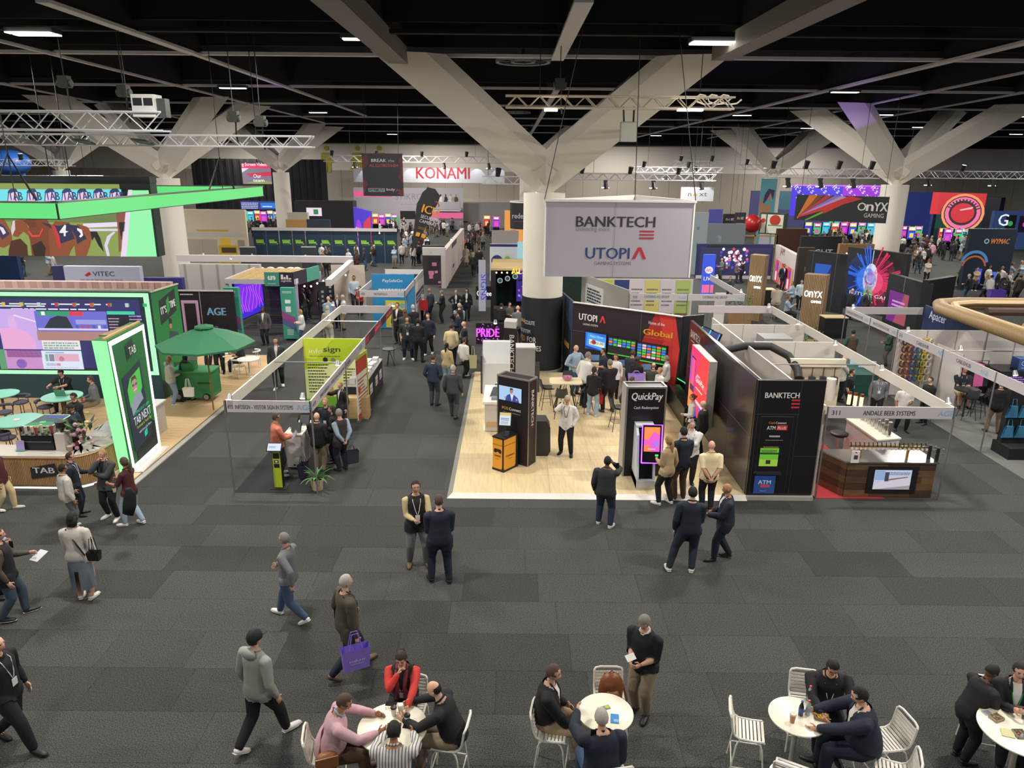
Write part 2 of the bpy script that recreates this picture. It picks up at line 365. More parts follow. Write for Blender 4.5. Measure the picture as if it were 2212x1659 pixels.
def hair(par,J,R_,style,col,cap=None):
    c=J['head'];m_=mat(col,.75,noise=.25,scale=60);mb=MB();st=style
    def shell(cond,sc=1.09,dz=0,mt=None,mbb=None,n=20,k=16):
        vs=[];ok=[]
        for i in range(k+1):
            th=pi*i/k
            for j in range(n):
                ph=2*pi*j/n;x,y,z=sin(th)*sin(ph),sin(th)*cos(ph),cos(th);q=1 if z>0 else 1+.2*z
                vs.append(c+R_@V((x*.044*sc*q,y*.053*sc*q-.001,z*.064*sc+dz)));ok.append(cond(x,y,z))
        fs=[(i*n+j,(i+1)*n+j,(i+1)*n+(j+1)%n,i*n+(j+1)%n) for i in range(k) for j in range(n)]
        fs=[f for f in fs if all(ok[a] for a in f)];used=sorted({a for f in fs for a in f});ix={a:i for i,a in enumerate(used)}
        (mbb or mb).add([vs[a] for a in used],[tuple(ix[a] for a in f) for f in fs],mt or m_)
    short=lambda x,y,z:z>(-.42 if y<-.1 else (-.05 if abs(x)>.75 else .42+.2*y))
    if st in ('short','side'):shell(short,1.13)
    elif st=='buzz':shell(short,1.045)
    elif st=='bald':shell(lambda x,y,z:-.5<z<.5 and y<.12-.4*abs(z),1.05)
    elif st in ('none',):return
    elif st in ('bob','long','pony','bun'):
        shell(lambda x,y,z:z>(-.6 if y<.1 else (.1 if abs(x)>.6 else .45)),1.16)
        P=lambda x,y,z:c+R_@V((x,y,z))
        if st=='bob':mb.tube([P(0,-.02,.03),P(0,-.028,-.02),P(0,-.03,-.07),P(0,-.03,-.085)],[.045,.054,.05,.03],m_,12,sq=(R_@V((0,1,0)),.6))
        if st=='long':mb.tube([P(0,-.015,.03),P(0,-.028,-.03),P(0,-.045,-.09),P(0,-.055,-.15),P(0,-.055,-.2)],[.045,.053,.052,.042,.02],m_,12,sq=(R_@V((0,1,0)),.5))
        if st=='pony':mb.tube([P(0,-.05,.01),P(0,-.07,0),P(0,-.075,-.05),P(0,-.07,-.12),P(.005,-.065,-.18)],[.012,.017,.02,.016,.004],m_,8)
        if st=='bun':mb.ball(P(0,-.062,.02),.024,m_,8,6)
    elif st=='hijab':
        shell(lambda x,y,z:y<.55 or z>.6,1.17);mb.tube([c+R_@V((0,-.01,-.03)),c+R_@V((0,-.006,-.08)),c+V((0,-.004,-.115))],[.055,.055,.085],m_,12,sq=((0,1,0),.75))
    if mb.v:mb.build('hair',par,world=False,smooth='all')
    if cap:
        mc=MB();m2=mat(cap,.7)
        shell(lambda x,y,z:z>.0-.1*y,1.19,.002,m2,mc)
        if st!='beanie':
            f=[c+R_@V((x,y,.016)) for x,y in ((-.04,.046),(-.038,.075),(-.022,.094),(0,.1),(.022,.094),(.038,.075),(.04,.046))]
            mc.poly(f,R_@V((0,0,.004)),m2)
        mc.build('cap',par,world=False,smooth=True)
REGTOP=('to',)
def person(par,key,H,o,lod=0):
    """dress a remeshed body. o: dict top, bot, shoe, skin, hair, hstyle ..."""
    vs,nm,fs,reg,tt,cen,J=BR[key];s=H;names=[q[0] for q in J['seg']]
    sk=mat(SKIN[o.get('skin','l')],.55);kind=np.array([n[0] for n in names])[reg]
    jk=o.get('jk');slv=o.get('slv',2.0);hem=o.get('hem',.14 if not jk else .36);leglen=o.get('leg',2.0)
    up_ax=np.array(J['ln']@V((0,0,1)));fw=np.array(J['ln']@V((0,1,0)));rt=np.array(J['ln']@V((1,0,0)));base=np.array(J['up'](0,0,.53))
    loc=cen-base;lz=loc@up_ax+.53;ly=loc@fw;lx=loc@rt
    istop=((kind=='to')&(lz>.50)&(lz<.838))|((kind=='ua')&(tt<slv))|((kind=='fa')&(tt+1<slv))|((kind=='nk')&(lz<.842))
    if not (par.get('sit')):istop|=(((kind=='th')&(tt<hem))|((kind=='to')&(lz<=.50)))
    isbot=((kind=='th')&(tt<leglen))|((kind=='sh')&(tt+1<leglen))|((kind=='to')&(lz<.56))
    base_mt=MB()
    bz=vs-base;vz=bz@up_ax+.53;flare=np.clip((.68-vz)*.08,0,.009)*(np.abs(bz@rt)<.135)*(vz>.40)
    def put(name,mask,off,mt,label=None):
        if mask.sum()<4:return
        v,f=sub(vs,nm,fs,mask,off);ob=npmesh(name,v*s,f,mt,par)
        if label:ob['label']=label
        return ob
    mb=MB();R_=headgeo(mb,J,sk,lod,o.get('hair','33241a'))
    for sg in (-1,1):
        if 'pk'.find('x')<0 and o.get('pose','dd')[0 if sg<0 else 1]!='k':handgeo(mb,J,sg,sk,.35 if o.get('pose','dd')[0 if sg<0 else 1] in 'dt' else .9,lod<2)
    for sg in (-1,1):
        t,fd=J['foot%d'%sg],J['fd%d'%sg];mb.tube([t+V((0,0,.01)),t+V((0,0,-.02))+fd*.01,t+V((0,0,-.03))+fd*.06],[.02,.022,.014],sk,6)
    n0=len(vs);V2=np.vstack([vs]+[np.array([tuple(p) for p in mb.v])])*s
    me=bpy.data.meshes.new('body');me.from_pydata(V2.tolist(),[],fs.tolist()+[tuple(n0+i for i in f) for f in mb.f])
    for q in mb.ms:me.materials.append(q)
    me.polygons.foreach_set('material_index',[0]*len(fs)+mb.mi);me.polygons.foreach_set('use_smooth',[True]*len(me.polygons))
    b=bpy.data.objects.new('body',me);C.objects.link(b);b.parent=par;KIDS.setdefault(par.name,[]).append(b);WM[b.name]=WM[par.name]
    topc=o['top'];tm=mat(CLO.get(topc,topc),.8,noise=.12,scale=25) if not o.get('stripe') else stripe(*o['stripe'])
    shirt=mat(CLO.get(o.get('shirt','wh'),o.get('shirt','wh')),.75);bm_=mat(CLO.get(o['bot'],o['bot']),.85,noise=.12,scale=20)
    if o.get('skirt'):
        up=J['up'];zs=o['skirt'];hp=J['pz'];mk=MB();rows=[]
        prof=[(.60,.085,.07),(.55,.105,.082),(.48,.112,.09),(.38,.115,.095),(zs,.118,.10)];n=18
        vv=[V((a*cos(2*pi*j/n),b2*sin(2*pi*j/n)-.003,z)) for z,a,b2 in prof for j in range(n)]
        ff=[(i*n+(j+1)%n,i*n+j,(i+1)*n+j,(i+1)*n+(j+1)%n) for i in range(len(prof)-1) for j in range(n) if not (i>2 and j==13)]
        mk.add([p*s for p in vv],ff,bm_);mk.build('skirt',par,world=False,smooth='all')
        isbot=isbot&False
    put('trousers' if leglen>1.3 else 'shorts',isbot&~(istop&(lz>.54)),.007,bm_)
    if jk=='vest':
        arms=(kind=='ua')|(kind=='fa');put('shirt',istop&arms,.006,shirt);put('vest',istop&~arms,.015+flare*.6,tm)
    elif jk:
        vneck=istop&(kind=='to')&(ly>0)&(np.abs(lx)<(lz-.60)*.22)&(lz>.60)
        neckc=istop&~vneck;put('shirt',vneck,.007,shirt);put('jacket',neckc,.014+flare,tm)
        mb=MB()
        up=J['up']
        for sg in (-1,1):mb.tube([up(sg*.012,.078,.61),up(sg*.028,.083,.70),up(sg*.042,.062,.80),up(sg*.036,.01,.853),up(0,-.035,.862)],[.007,.011,.011,.009,.009],tm,5,sq=(fw,.6))
        mb.v=[tuple(V(p)*s) for p in mb.v];mb.build('collar',par,world=False,smooth='all')
        if slv>=2 and o.get('cuff'):put('cuff',(kind=='fa')&(tt>.93),.009,shirt)
    else:
        put(o.get('tn','shirt'),istop,.009+flare*.75,tm)
        if lod==0 and o.get('collar',1):
            mb=MB();up=J['up'];ccol=shirt if o.get('shirt') else tm
            mb.tube([up(.002,.045,.826),up(.036,.022,.842),up(.038,-.015,.858),up(0,-.04,.866),up(-.038,-.015,.858),up(-.036,.022,.842),up(-.002,.045,.826)],.0085,ccol,5)
            mb.v=[tuple(V(p)*s) for p in mb.v];mb.build('collar',par,world=False,smooth='all')
    if o.get('scarf'):
        mb=MB();up=J['up'];sc=mat(o['scarf'],.8,noise=.3,scale=60)
        for sg in (-1,1):mb.tube([up(0,-.04,.86),up(sg*.04,.0,.85),up(sg*.038,.07,.80),up(sg*.03,.098,.70),up(sg*.035,.10,.60),up(sg*.045,.095,.53)],[.014,.016,.02,.022,.024,.02],sc,6,sq=(fw,.5))
        mb.v=[tuple(V(p)*s) for p in mb.v];mb.build('scarf',par,world=False,smooth='all')
    if o.get('strap'):
        mb=MB();up=J['up'];g_=o['strap'][1];mb.tube([up(-g_*.10,-.07,.55),up(-g_*.04,-.088,.70),up(g_*.06,-.035,.835),up(g_*.05,.055,.80),up(-g_*.04,.096,.68),up(-g_*.11,.06,.55)],.008,mat(o['strap'][0],.5),5);mb.v=[tuple(V(p)*s) for p in mb.v];mb.build('bag_strap',par,world=False)
    if o.get('hood'):
        mb=MB();up=J['up'];mb.ball(up(0,-.055,.845),.062,tm,12,8,(1,.55,.7));mb.v=[tuple(V(p)*s) for p in mb.v];mb.build('hood',par,world=False,smooth='all')
    shc=mat(CLO.get(o.get('shoe','bk'),o.get('shoe','bk')),.5);sole=mat('d8d4ca' if o.get('shoe','bk') in ('wh','cr') or o.get('sole') else '1a1816',.6)
    for sg in (-1,1):
        t,fd=J['foot%d'%sg],J['fd%d'%sg];mb=MB();ax=V((0,0,1)) if fd.z>-.1 else V((0,.5,.85));lo=ax*-.030
        mb.tube([t-fd*.028+lo*.4,t-fd*.012+lo*.55,t+fd*.03+lo*.75,t+fd*.075+lo*.95,t+fd*.114+lo*1.05,t+fd*.128+lo*1.1],[.016,.03,.029,.028,.021,.007],shc,8,sq=(ax,.72))
        mb.v=[tuple(V(p)*s) for p in mb.v];so=mb.build('shoe',par,world=False,smooth='all')
        if lod<2:mb=MB();mb.tube([t-fd*.03+lo*1.2,t+fd*.04+lo*1.25,t+fd*.085+lo*1.3,t+fd*.13+lo*1.3],[.021,.028,.029,.014],sole,8,sq=(ax,.18));mb.v=[tuple(V(p)*s) for p in mb.v];mb.build('sole',so,world=False,smooth='all')
    Hs=dict(J);Hs['head']=J['head']*1.0
    k0=len(KIDS.get(par.name,[]));hair(par,J,R_,o.get('hstyle','short'),o.get('hair','33241a'),o.get('cap'))
    for ob in KIDS[par.name][k0:]:
        a=np.empty(len(ob.data.vertices)*3,'f');ob.data.vertices.foreach_get('co',a);ob.data.vertices.foreach_set('co',a*s)
    if o.get('glasses'):
        mb=MB();c=J['head']
        for sg in (-1,1):mb.tube([c+R_@V((sg*(.017+.012*cos(a)),.054,.006+.009*sin(a))) for a in np.linspace(0,2*pi,9)],.0015,BLACK,4)
        mb.v=[tuple(V(p)*s) for p in mb.v];mb.build('glasses',par,world=False)
    if o.get('chest'):
        mb=MB();up=J['up']
        for i in range(6):z=.755-i*.014;mb.tube([up(-.062,.052,z),up(-.03,.074,z),up(.03,.074,z),up(.062,.052,z)],.0038,mat('d8d4cc',.7),4)
        mb.v=[tuple(V(p)*s) for p in mb.v];mb.build('chest_stripes',par,world=False)
    if o.get('lan'):
        mb=MB();up=J['up'];lc=mat({'w':'d8d8d8','k':'20242c','g':'2f9a4a'}[o['lan'][0]],.6);dpt=.085+(.012 if jk else 0)+o.get('fat',0)
        mb.tube([up(-.035,.0,.855),up(-.042,.062,.80),up(0-.02,dpt,.70),up(-.006,dpt+.002,.655)],.0035,lc,4)
        mb.tube([up(.035,.0,.855),up(.042,.062,.80),up(.02,dpt,.70),up(.006,dpt+.002,.655)],.0035,lc,4)
        mb.v=[tuple(V(p)*s) for p in mb.v];lob=mb.build('lanyard',par,world=False)
        mb=MB();a=up(-.024,dpt+.006,.59);mb.frame(a*s,(up(.024,dpt+.006,.59)-a)*s,(up(-.024,dpt+.006,.65)-a)*s,up(-.024,dpt+.009,.59)*s-a*s,mat('dfe3e2',.4))
        mb.build('badge',lob,world=False)
def stripe(c1,c2,sc,axis=0):
    k=('st',c1,c2,sc,axis)
    if k in MC:return MC[k]
    m=bpy.data.materials.new('stripe');m.use_nodes=True;nt=m.node_tree;b=nt.nodes['Principled BSDF'];b.inputs['Roughness'].default_value=.8
    tc=nt.nodes.new('ShaderNodeTexCoord');sx=nt.nodes.new('ShaderNodeSeparateXYZ');mt=nt.nodes.new('ShaderNodeMath');mt.operation='MULTIPLY';mt.inputs[1].default_value=sc
    fr=nt.nodes.new('ShaderNodeMath');fr.operation='FRACT';gt=nt.nodes.new('ShaderNodeMath');gt.operation='GREATER_THAN';gt.inputs[1].default_value=.68
    mx=nt.nodes.new('ShaderNodeMix');mx.data_type='RGBA';mx.inputs[6].default_value=(*lin(hx(c1)),1);mx.inputs[7].default_value=(*lin(hx(c2)),1)
    for a,b2 in ((tc.outputs['Object'],sx.inputs[0]),(sx.outputs[axis],mt.inputs[0]),(mt.outputs[0],fr.inputs[0]),(fr.outputs[0],gt.inputs[0]),(gt.outputs[0],mx.inputs[0]),(mx.outputs[2],b.inputs['Base Color'])):nt.links.new(a,b2)
    MC[k]=m;return m
# ---------------------------------------------------------------- who stands where
def Q(top,bot='bk',shoe='bk',hs='short',hair='b',skin='l',**k):return dict(top=top,bot=bot,shoe=shoe,hstyle=hs,hair=HAIR[hair],skin=skin,**k)
PEO=[
 (14,1102,968,80,'dd','v1',Q('mr','cr','wh'),'person in dark top and loose cream trousers cut by the left photo edge'),
 (158,1143,1014,40,'dd','st',Q('st','gy','wh','short','k','m',w=1.12,tn='sweater'),'person in cream knitted sweater standing with back turned before the slatted counter'),
 (172,1113,991,70,'od','st',Q('nv','nv','bk','short','b',lan='w'),'dark-haired person in dark navy shirt behind the cream sweater by the slatted counter'),
 (245,1118,969,188,'xc','sp',Q('ch','bk','wh','short','y',jk=1,shirt='bk'),'person with fair hair in grey jacket, hand on chin, beside the glowing tower'),
 (291,1134,988,282,'oo','v1',Q('mr','lb','wh','pony','s','m',slv=1.0,fem=1,w=.92),'person in maroon top and pale jeans with brown ponytail holding a coffee cup'),
 (187,1294,1108,355,'hd','st',Q('st','5f6a74','wh','bob','k','l',skirt=.16,fem=1,w=1.1,tn='blouse',strap=('1a1a1c',-1)),'person in pale blouse and long denim skirt with black bob hair'),
 (-2,1290,1103,70,'hh','st',Q('lb','bk','bk','short','k','m'),'dark-haired person in pale blue shirt reading a phone at the left photo edge'),
 (32,1335,1142,60,'od','v1',Q('bk','3c4a58','bk','short','s','l',jk='vest',shirt='ol',w=1.1,sole=1),'person in black jacket and blue jeans holding a brochure at the left edge'),
 (40,1612,1372,95,'dr','w2',Q('bk','bk','bk','bald','g','p',lan='w',w=1.08),'person all in black with white badge striding in the bottom left corner'),
 (632,1338,1149,285,'rf','w2',Q('gy','jn','wh','short','g','l',tn='sweater'),'person in grey sweater, blue jeans and white trainers striding left across the carpet'),
 (757,1452,1240,55,'kg','w1',Q('ol','nv','br','short','w','p',jk=1,shirt='bk',w=1.1,hem=.45,strap=('1a1a1c',1),lan='k'),'grey-haired person in olive jacket walking with a purple bag'),
 (572,1606,1352,30,'dd','w2',Q('sg','bk','wh','short','k','l',cap='141416',hood=1,w=1.06,tn='hoodie'),'person in grey hoodie and black cap walking away in white trainers'),
 (903,1219,1023,165,'oh','sp',Q('bk','gy','br','short','k','l',jk='vest',shirt='cr',lan='w'),'bearded person in black vest over white sleeves talking in mid aisle'),
 (952,1258,1068,348,'hh','sp',Q('nv','nv','bk','buzz','s','p',jk=1,w=1.1,shirt='cr',hem=.42),'person in navy suit seen from behind in the middle of the carpet'),
 (1305,1136,986,20,'dp','sp',Q('dg','1d2a40','wh','short','k','d',w=1.25,tn='sweater'),'person in charcoal sweater holding a phone to the ear before the stand'),
 (1436,1089,942,325,'hd','sp',Q('be','bk','wh','pony','y','p',fem=1,w=.95,hem=.2,tn='blazer'),'person with blonde ponytail in tan blazer reaching towards the glowing kiosk'),
 (1466,1078,921,345,'dh','st',Q('nv','br','br','short','k','l'),'person in navy jumper and brown trousers beside the tan blazer'),
 (1485,1042,908,195,'xd','st',Q('wh','bk','bk','buzz','g','p',w=1.22,fat=.02,lan='k'),'large bald person in white shirt with a hanging badge at the kiosk'),
 (1525,1100,953,0,'bb','st',Q('e2d0a4','bk','bk','none','w','p',w=1.15,slv=.95,tn='t_shirt'),'bald person in cream t-shirt with hands behind the back'),
 (1482,1232,1050,8,'dh','wl',Q('nv','1c2430','wh','short','k','p',w=1.1,tn='jumper'),'person in dark blue jumper with black shoulder bag and white trainers'),
 (1558,1208,1044,275,'oh','v1',Q('nv','nv','bk','none','b','m',jk=1,w=1.18),'bald person in navy suit turned left near the stand corner'),
 (1489,962,853,270,'hd','st',Q('wh','bk','bk','bun','r','l',fem=1,skirt=.28,glasses=1,w=.92,tn='blouse'),'person with red-brown hair in white blouse and black skirt by the pink panel'),
 (1511,985,866,300,'dh','st',Q('bk','bk','bk','bald','w','p',jk=1,w=1.12),'bald person in black suit beside the pink glowing panel'),
 (1222,981,853,195,'kp','sp',Q('wh','bk','bk','short','w','l',glasses=1,lan='k'),'grey-haired person in white shirt on the phone on the pale platform'),
 (1384,1541,1320,218,'hh','st',Q('101018','kh','bk','short','g','l',w=1.12,slv=1.25,nod=38,lean=6,shirt='wh',chest=1),'person in black polo with white chest stripes reading a paper by the small table'),
 (2072,1640,1446,80,'hh','st',Q('1c1a1e','14141a','bk','short','k','d',jk=1,lean=16,nod=25,w=1.1),'person in dark suit bending over the food table at the right'),
 (606,1027,893,60,'ho','st',Q('sl','bk','wh','short','s','l',w=1.15,tn='jumper'),'person in salmon jumper using a tablet in the front booth'),
 (692,1018,892,5,'hd','st',Q('bk','kh','bk','none','g','p',w=1.22,tn='jumper'),'bald person in black jumper and tan trousers behind the booth post'),
 (741,1016,884,310,'bb','st',Q('2e2a2a','nv','bk','short','g','l',jk='vest',shirt='lb',glasses=1,w=1.08),'person in dark vest over pale blue sleeves with hands behind the back'),
 (711,985,860,185,'dh','st',Q('nv','nv','bk','short','y','l',w=.95,lan='k'),'blonde person in dark suit inside the front booth'),
 (726,998,876,260,'hd','st',Q('bk','nv','bk','long','b','l',fem=1,w=.92),'person with long dark hair standing among the booth visitors'),
 (742,930,828,215,'du','st',Q('bk','bk','bk','short','y','l',jk=1,w=.95,fem=1),'blonde person in black jacket pointing at the lime banner'),
 (938,876,766,15,'kk','st',Q('28344a','ch','bk','buzz','s','p',w=1.08),'person in navy top walking up the aisle left of the platform edge'),
 (980,903,788,8,'dd','v1',Q('ch','ch','bk','short','w','p',w=1.15,hem=.2),'grey-haired person in charcoal jacket walking along the platform edge'),
 (1003,815,746,40,'dd','v1',Q('wh','bk','bk','short','s','l',w=1.1),'person in white shirt and black trousers stepping past in the aisle'),
 (966,832,741,20,'hd','st',Q('cr','lb','bk','pony','k','l',fem=1),'person in cream coat with black hair near the platform corner'),
 (1007,812,730,25,'dd','v1',Q('bk','bk','wh','long','k','l',fem=1,w=.95),'person in long black outfit carrying a cream tote bag'),
 (976,790,700,5,'dd','st',Q('d8c79c','bk','bk','short','b','l',w=1.1),'person in cream jacket with black shoulder strap in the aisle'),
 (1004,786,694,265,'hd','st',Q('bk','bk','bk','none','g','p'),'bald person in black talking to the cream jacket'),
 (882,776,683,170,'dd','sp',Q('dg','nv','wh','short','k','l',w=1.15,slv=.95,lan='w'),'bearded person in black shirt with white badge near the gift booth'),
 (905,782,688,10,'hh','sp',Q('bk','bk','bk','short','k','l'),'person in plain black seen from behind by the gift booth'),
 (927,766,676,195,'dd','v2',Q('nv','bk','wh','short','s','p',shirt='lb'),'person in navy sweater with pale collar walking towards the camera'),
 (895,748,658,330,'hh','st',Q('bk','be','bk','short','w','l',fem=1),'grey-haired person in black top and beige trousers near the aisle booths'),
 (862,742,652,200,'hd','st',Q('bk','bk','bk','short','s','l',jk=1),'brown-haired person in black jacket at the booth corner post'),
 (877,758,668,340,'hh','st',Q('ch','bk','bk','long','n','l',fem=1),'person with long brown hair behind the bearded one'),
 (990,752,670,260,'hp','st',Q('nv','bk','bk','short','k','l',jk=1),'person in navy jacket touching the face in the aisle'),
 (993,740,655,5,'hh','st',Q('nv','lb','bk','short','w','p',jk='vest',shirt='lb'),'grey-haired person in dark vest and pale sleeves in the aisle'),
 (986,694,626,180,'ii','sp',Q('bk','bk','bk','short','y','l',jk=1,lan='w',fem=1,w=.95),'person in black suit with hands on hips and white lanyard'),
 (1009,692,623,185,'dd','st',Q('bk','bk','bk','long','k','l',jk=1,lan='w',fem=1,w=.95),'person in black suit with long black hair and white lanyard'),
 (956,698,627,265,'hh','st',Q('bk','bk','bk','short','g','p',w=1.15,hem=.2),'person in black jacket facing left in the aisle'),
 (930,695,623,300,'hd','st',Q('3b4152','jn','bk','none','g','m'),'bald person in denim jacket and blue jeans by the red one'),
 (908,690,624,160,'hh','st',Q('wh','bk','bk','short','w','p'),'person in white shirt carrying red bags by the blue booth'),
 (604,837,723,170,'hd','v2',Q('ch','bk','wh','short','k','l',jk=1),'person in dark grey blazer and white shirt walking on the grey carpet'),
 (575,745,663,182,'dd','st',Q('4a464a','bk','bk','pony','b','d',jk=1,fem=1),'person in grey blazer standing before the purple screen'),
 (655,742,676,250,'hh','st',Q('wh','jn','bk','bob','y','l',jk=1,shirt='nv',fem=1),'blonde person in white jacket beside the teal pillar sign'),
 (658,692,623,110,'hd','st',Q('dg','dg','bk','short','k','m',jk=1),'person in charcoal suit under the light string'),
 (672,688,618,250,'hd','st',Q('bk','bk','bk','short','k','m',jk=1),'person in black suit facing left under the light string'),
 (700,690,614,200,'hd','st',Q('bk','bk','bk','short','b','l',lan='w'),'person in black with white lanyard against the cream booth wall'),
 (714,722,640,340,'hd','st',Q('lb','bk','bk','none','w','p'),'bald person in pale blue shirt near the black signs'),
 (712,748,661,20,'dh','st',Q('a89a8a','st','bk','hijab','','l',fem=1) if 0 else Q('a89a8a','st','bk','hijab','w','l',fem=1),'person in beige head scarf and top beside the white fascia'),
 (745,712,637,250,'hh','st',Q('wh','kh','bk','short','w','l'),'grey-haired person in white shirt talking by the black pillar sign'),
 (732,708,636,170,'dh','st',Q('nv','bk','bk','short','g','p',jk=1),'grey-haired person in navy jacket facing out by the black pillar sign'),
 (741,665,602,190,'kp','st',Q('lb','cr','bk','short','b','l'),'person in pale blue shirt and cream trousers on the phone near the barrels'),
 (376,874,768,55,'kh','sp',Q('b9bab2','7f95a8','wh','none','b','m',hood=1,tn='hoodie',w=1.1),'bald person in pale grey hoodie and light jeans by the green cart'),
 (412,866,764,15,'dh','st',Q('dg','bk','bk','bob','k','l',leg=.9,hood=1,fem=1,tn='jacket'),'person in black jacket and shorts with white tote at the green cart'),
 (478,808,690,170,'hd','st',Q('bk','bk','bk','long','k','l',fem=1),'person with dark curly hair partly under the green parasol'),
 (450,792,700,10,'hh','st',Q('3a3a44','nv','bk','short','k','l'),'person in dark clothes half hidden under the green parasol'),
 (1240,852,745,140,'ii','st',Q('lb','jn','bk','none','g','p',w=1.18),'bald person in pale blue shirt with hand on hip at the black wall'),
 (1258,878,760,60,'dh','st',Q('wh','nv','bk','short','g','p',lean=10,w=1.1),'grey-haired person in white shirt leaning over the white bench'),
 (1300,850,752,250,'hd','st',Q('nv','bk','bk','short','k','l',slv=.95,w=1.08),'person in navy polo with tattooed arm at the white bench'),
 (1326,858,769,200,'dd','st',Q('wh','bk','bk','long','r','l',jk='vest',shirt='wh',fem=1,glasses=1),'person with glasses and long red-brown hair inside the stand'),
 (1279,898,792,20,'hh','sp',Q('bk','8ea6b8','wh','pony','b','l',fem=1,tn='jumper'),'person in black top, pale jeans and dark ponytail on the platform'),
 (1313,890,776,335,'ho','sp',Q('bk','bk','3a4a66','short','g','l',jk=1,w=1.1,hem=.3),'person in long black jacket holding a red bag on the platform'),
 (1361,858,756,30,'hh','st',Q('2c3338','bk','bk','short','s','l',jk=1,w=1.1),'person in dark grey jacket viewing the wall screens'),
 (1371,872,770,40,'hh','st',Q('bk','bk','bk','long','b','l',cap='3c3a34',fem=1),'person with long hair and cap holding a lilac bag inside the stand'),
 (1346,915,812,60,'hh','sp',Q('nv','be','bk','short','s','l',lean=22,w=1.1),'person in navy top and beige trousers leaning by the stool'),
 (1406,882,784,10,'hh','st',Q('3e4236','bk','bk','bald','g','p',w=1.1),'bald person in olive shirt facing the wall screens'),
 (1420,893,797,250,'hh','st',Q('wh','bk','bk','short','y','l'),'fair-haired person in white shirt behind the black tower'),
 (1434,868,768,290,'hh','st',Q('wh','bk','bk','short','g','l',w=1.05),'grey-haired person in white shirt looking left at the wall screens'),
 (1826,895,797,120,'dd','st',Q('17171c','17171c','bk','short','b','p',slv=.95,w=1.15,lan='k',fem=1),'short-haired person in black t-shirt in the beer equipment booth'),
 (1810,866,768,100,'xx','st',Q('st','bk','bk','bald','g','p',w=1.15),'person in pale shirt with folded arms behind the white booth wall'),
 (1888,905,806,200,'dd','v1',Q('gy','bk','bk','short','b','m',w=1.1,lan='w'),'person in grey shirt with white badge behind the booth fascia'),
 (1944,930,838,190,'hd','sp',Q('wh','bk','bk','short','b','m',w=1.2,slv=.95,lan='k'),'person in white polo with badge behind the long fascia'),
 (1832,797,712,20,'dh','st',Q('4a3c30','bk','bk','short','k','m',jk='vest',shirt='gn'),'person in brown vest at the green cloth table'),
 (1913,790,719,285,'hh','st',Q('20402f','5a4c40','bk','short','k','m',jk='vest',shirt='20402f'),'person in dark green sweater behind the green cloth table'),
 (2142,935,822,20,'hd','sp',Q('bk','kh','br','short','w','p',w=1.2),'person in black top and khaki trousers beside the cable booth post'),
 (1994,915,842,250,'hh','st',Q('bk','bk','bk','short','b','p'),'dark-clothed person half hidden behind the beer booth fascia'),
 (1672,688,614,10,'hh','st',Q('c8c0ac','kh','bk','short','b','m',jk=1,w=1.1),'person in cream blazer seen from behind between the wooden pillars'),
 (1706,672,608,260,'ho','st',Q('lb','ch','bk','short','n','l'),'person in pale blue shirt gesturing beside the wooden pillar'),
 (1725,668,604,200,'dd','st',Q('b8c4cc','nv','bk','short','k','l'),'person in pale shirt half behind the wooden pillar'),
 (1832,690,623,60,'hh','st',Q('dg','dg','bk','none','g','p'),'bald person in charcoal before the starburst wall'),
 (1864,695,625,150,'hd','st',Q('ch','lb','bk','short','g','p',jk=1,shirt='lb'),'person in grey jacket and pale shirt before the starburst wall'),
 (1688,626,570,170,'dd','st',Q('nv','nv','bk','short','k','m',jk=1),'person in navy suit by the red and white screens'),
 (1718,628,568,300,'hh','st',Q('bk','bk','bk','short','k','m',jk=1),'person in black suit right of the red and white screens'),
 (1556,605,565,250,'hh','st',Q('gy','ch','bk','none','g','p',w=1.15),'person in grey top left of the wooden pillar'),
 (1588,612,570,90,'hh','st',Q('5c5c56','dg','bk','short','g','p'),'person in grey-green top by the blue booth wall'),
 (1601,612,562,300,'hd','st',Q('bk','bk','bk','short','k','l',slv=.95),'person in black t-shirt by the blue booth wall'),
 (1646,603,553,30,'dd','st',Q('bk','bk','bk','short','k','l'),'dark-clothed person carrying a red bag right of the wooden pillar'),
 (1503,592,552,0,'dd','st',Q('bk','kh','bk','short','k','l'),'person in black and khaki right of the hanging sign'),
 (1035,590,531,0,'dd','st',Q('bk','bk','bk','short','k','l',slv=.95),'person in black t-shirt walking up the far aisle'),
 (1023,598,545,5,'dd','v1',Q('bk','bk','bk','pony','y','l',fem=1),'fair-haired person in black walking up the far aisle'),
 (1007,575,530,180,'dd','st',Q('9a9684','b8b4a0','bk','long','k','m',fem=1,skirt=.2),'person in long pale dress in the far aisle'),
 (973,592,543,170,'dd','st',Q('wh','nv','bk','short','k','m',slv=.95),'person in white t-shirt against the white booth wall'),
 (1002,549,512,170,'hh','st',Q('c0502a','bk','bk','short','k','l'),'person in orange top in the far aisle'),
 (1011,560,516,20,'dd','st',Q('bk','bk','bk','none','g','p'),'bald person in black jacket in the far aisle'),
 (780,680,620,200,'hh','st',Q('rd','bk','bk','short','k','l'),'person in red top near the green hats'),
 (768,668,577,170,'hd','st',Q('a9bccb','2a2a33','bk','short','k','m'),'person in sky blue shirt behind the barrels'),
 (1100,722,658,150,'hh','st',Q('4c4a3c','bk','bk','short','k','l'),'person in olive sweatshirt at the coffee bar'),
 (1083,725,662,20,'hh','st',Q('bk','bk','bk','short','k','l'),'person in black seen from behind at the coffee bar'),
 (1118,745,660,355,'hh','st',Q('gy','bk','bk','none','w','p',tn='sweater'),'bald person in light grey sweater at the coffee bar'),
 (2148,614,572,240,'xx','st',Q('ol','kh','bk','short','y','l',lan='g'),'person in dark jacket with badge and beige trousers near the orange logo'),
 (2103,628,586,200,'xx','st',Q('be','ch','wh','long','n','l',fem=1),'person in beige top with folded arms near the orange logo'),
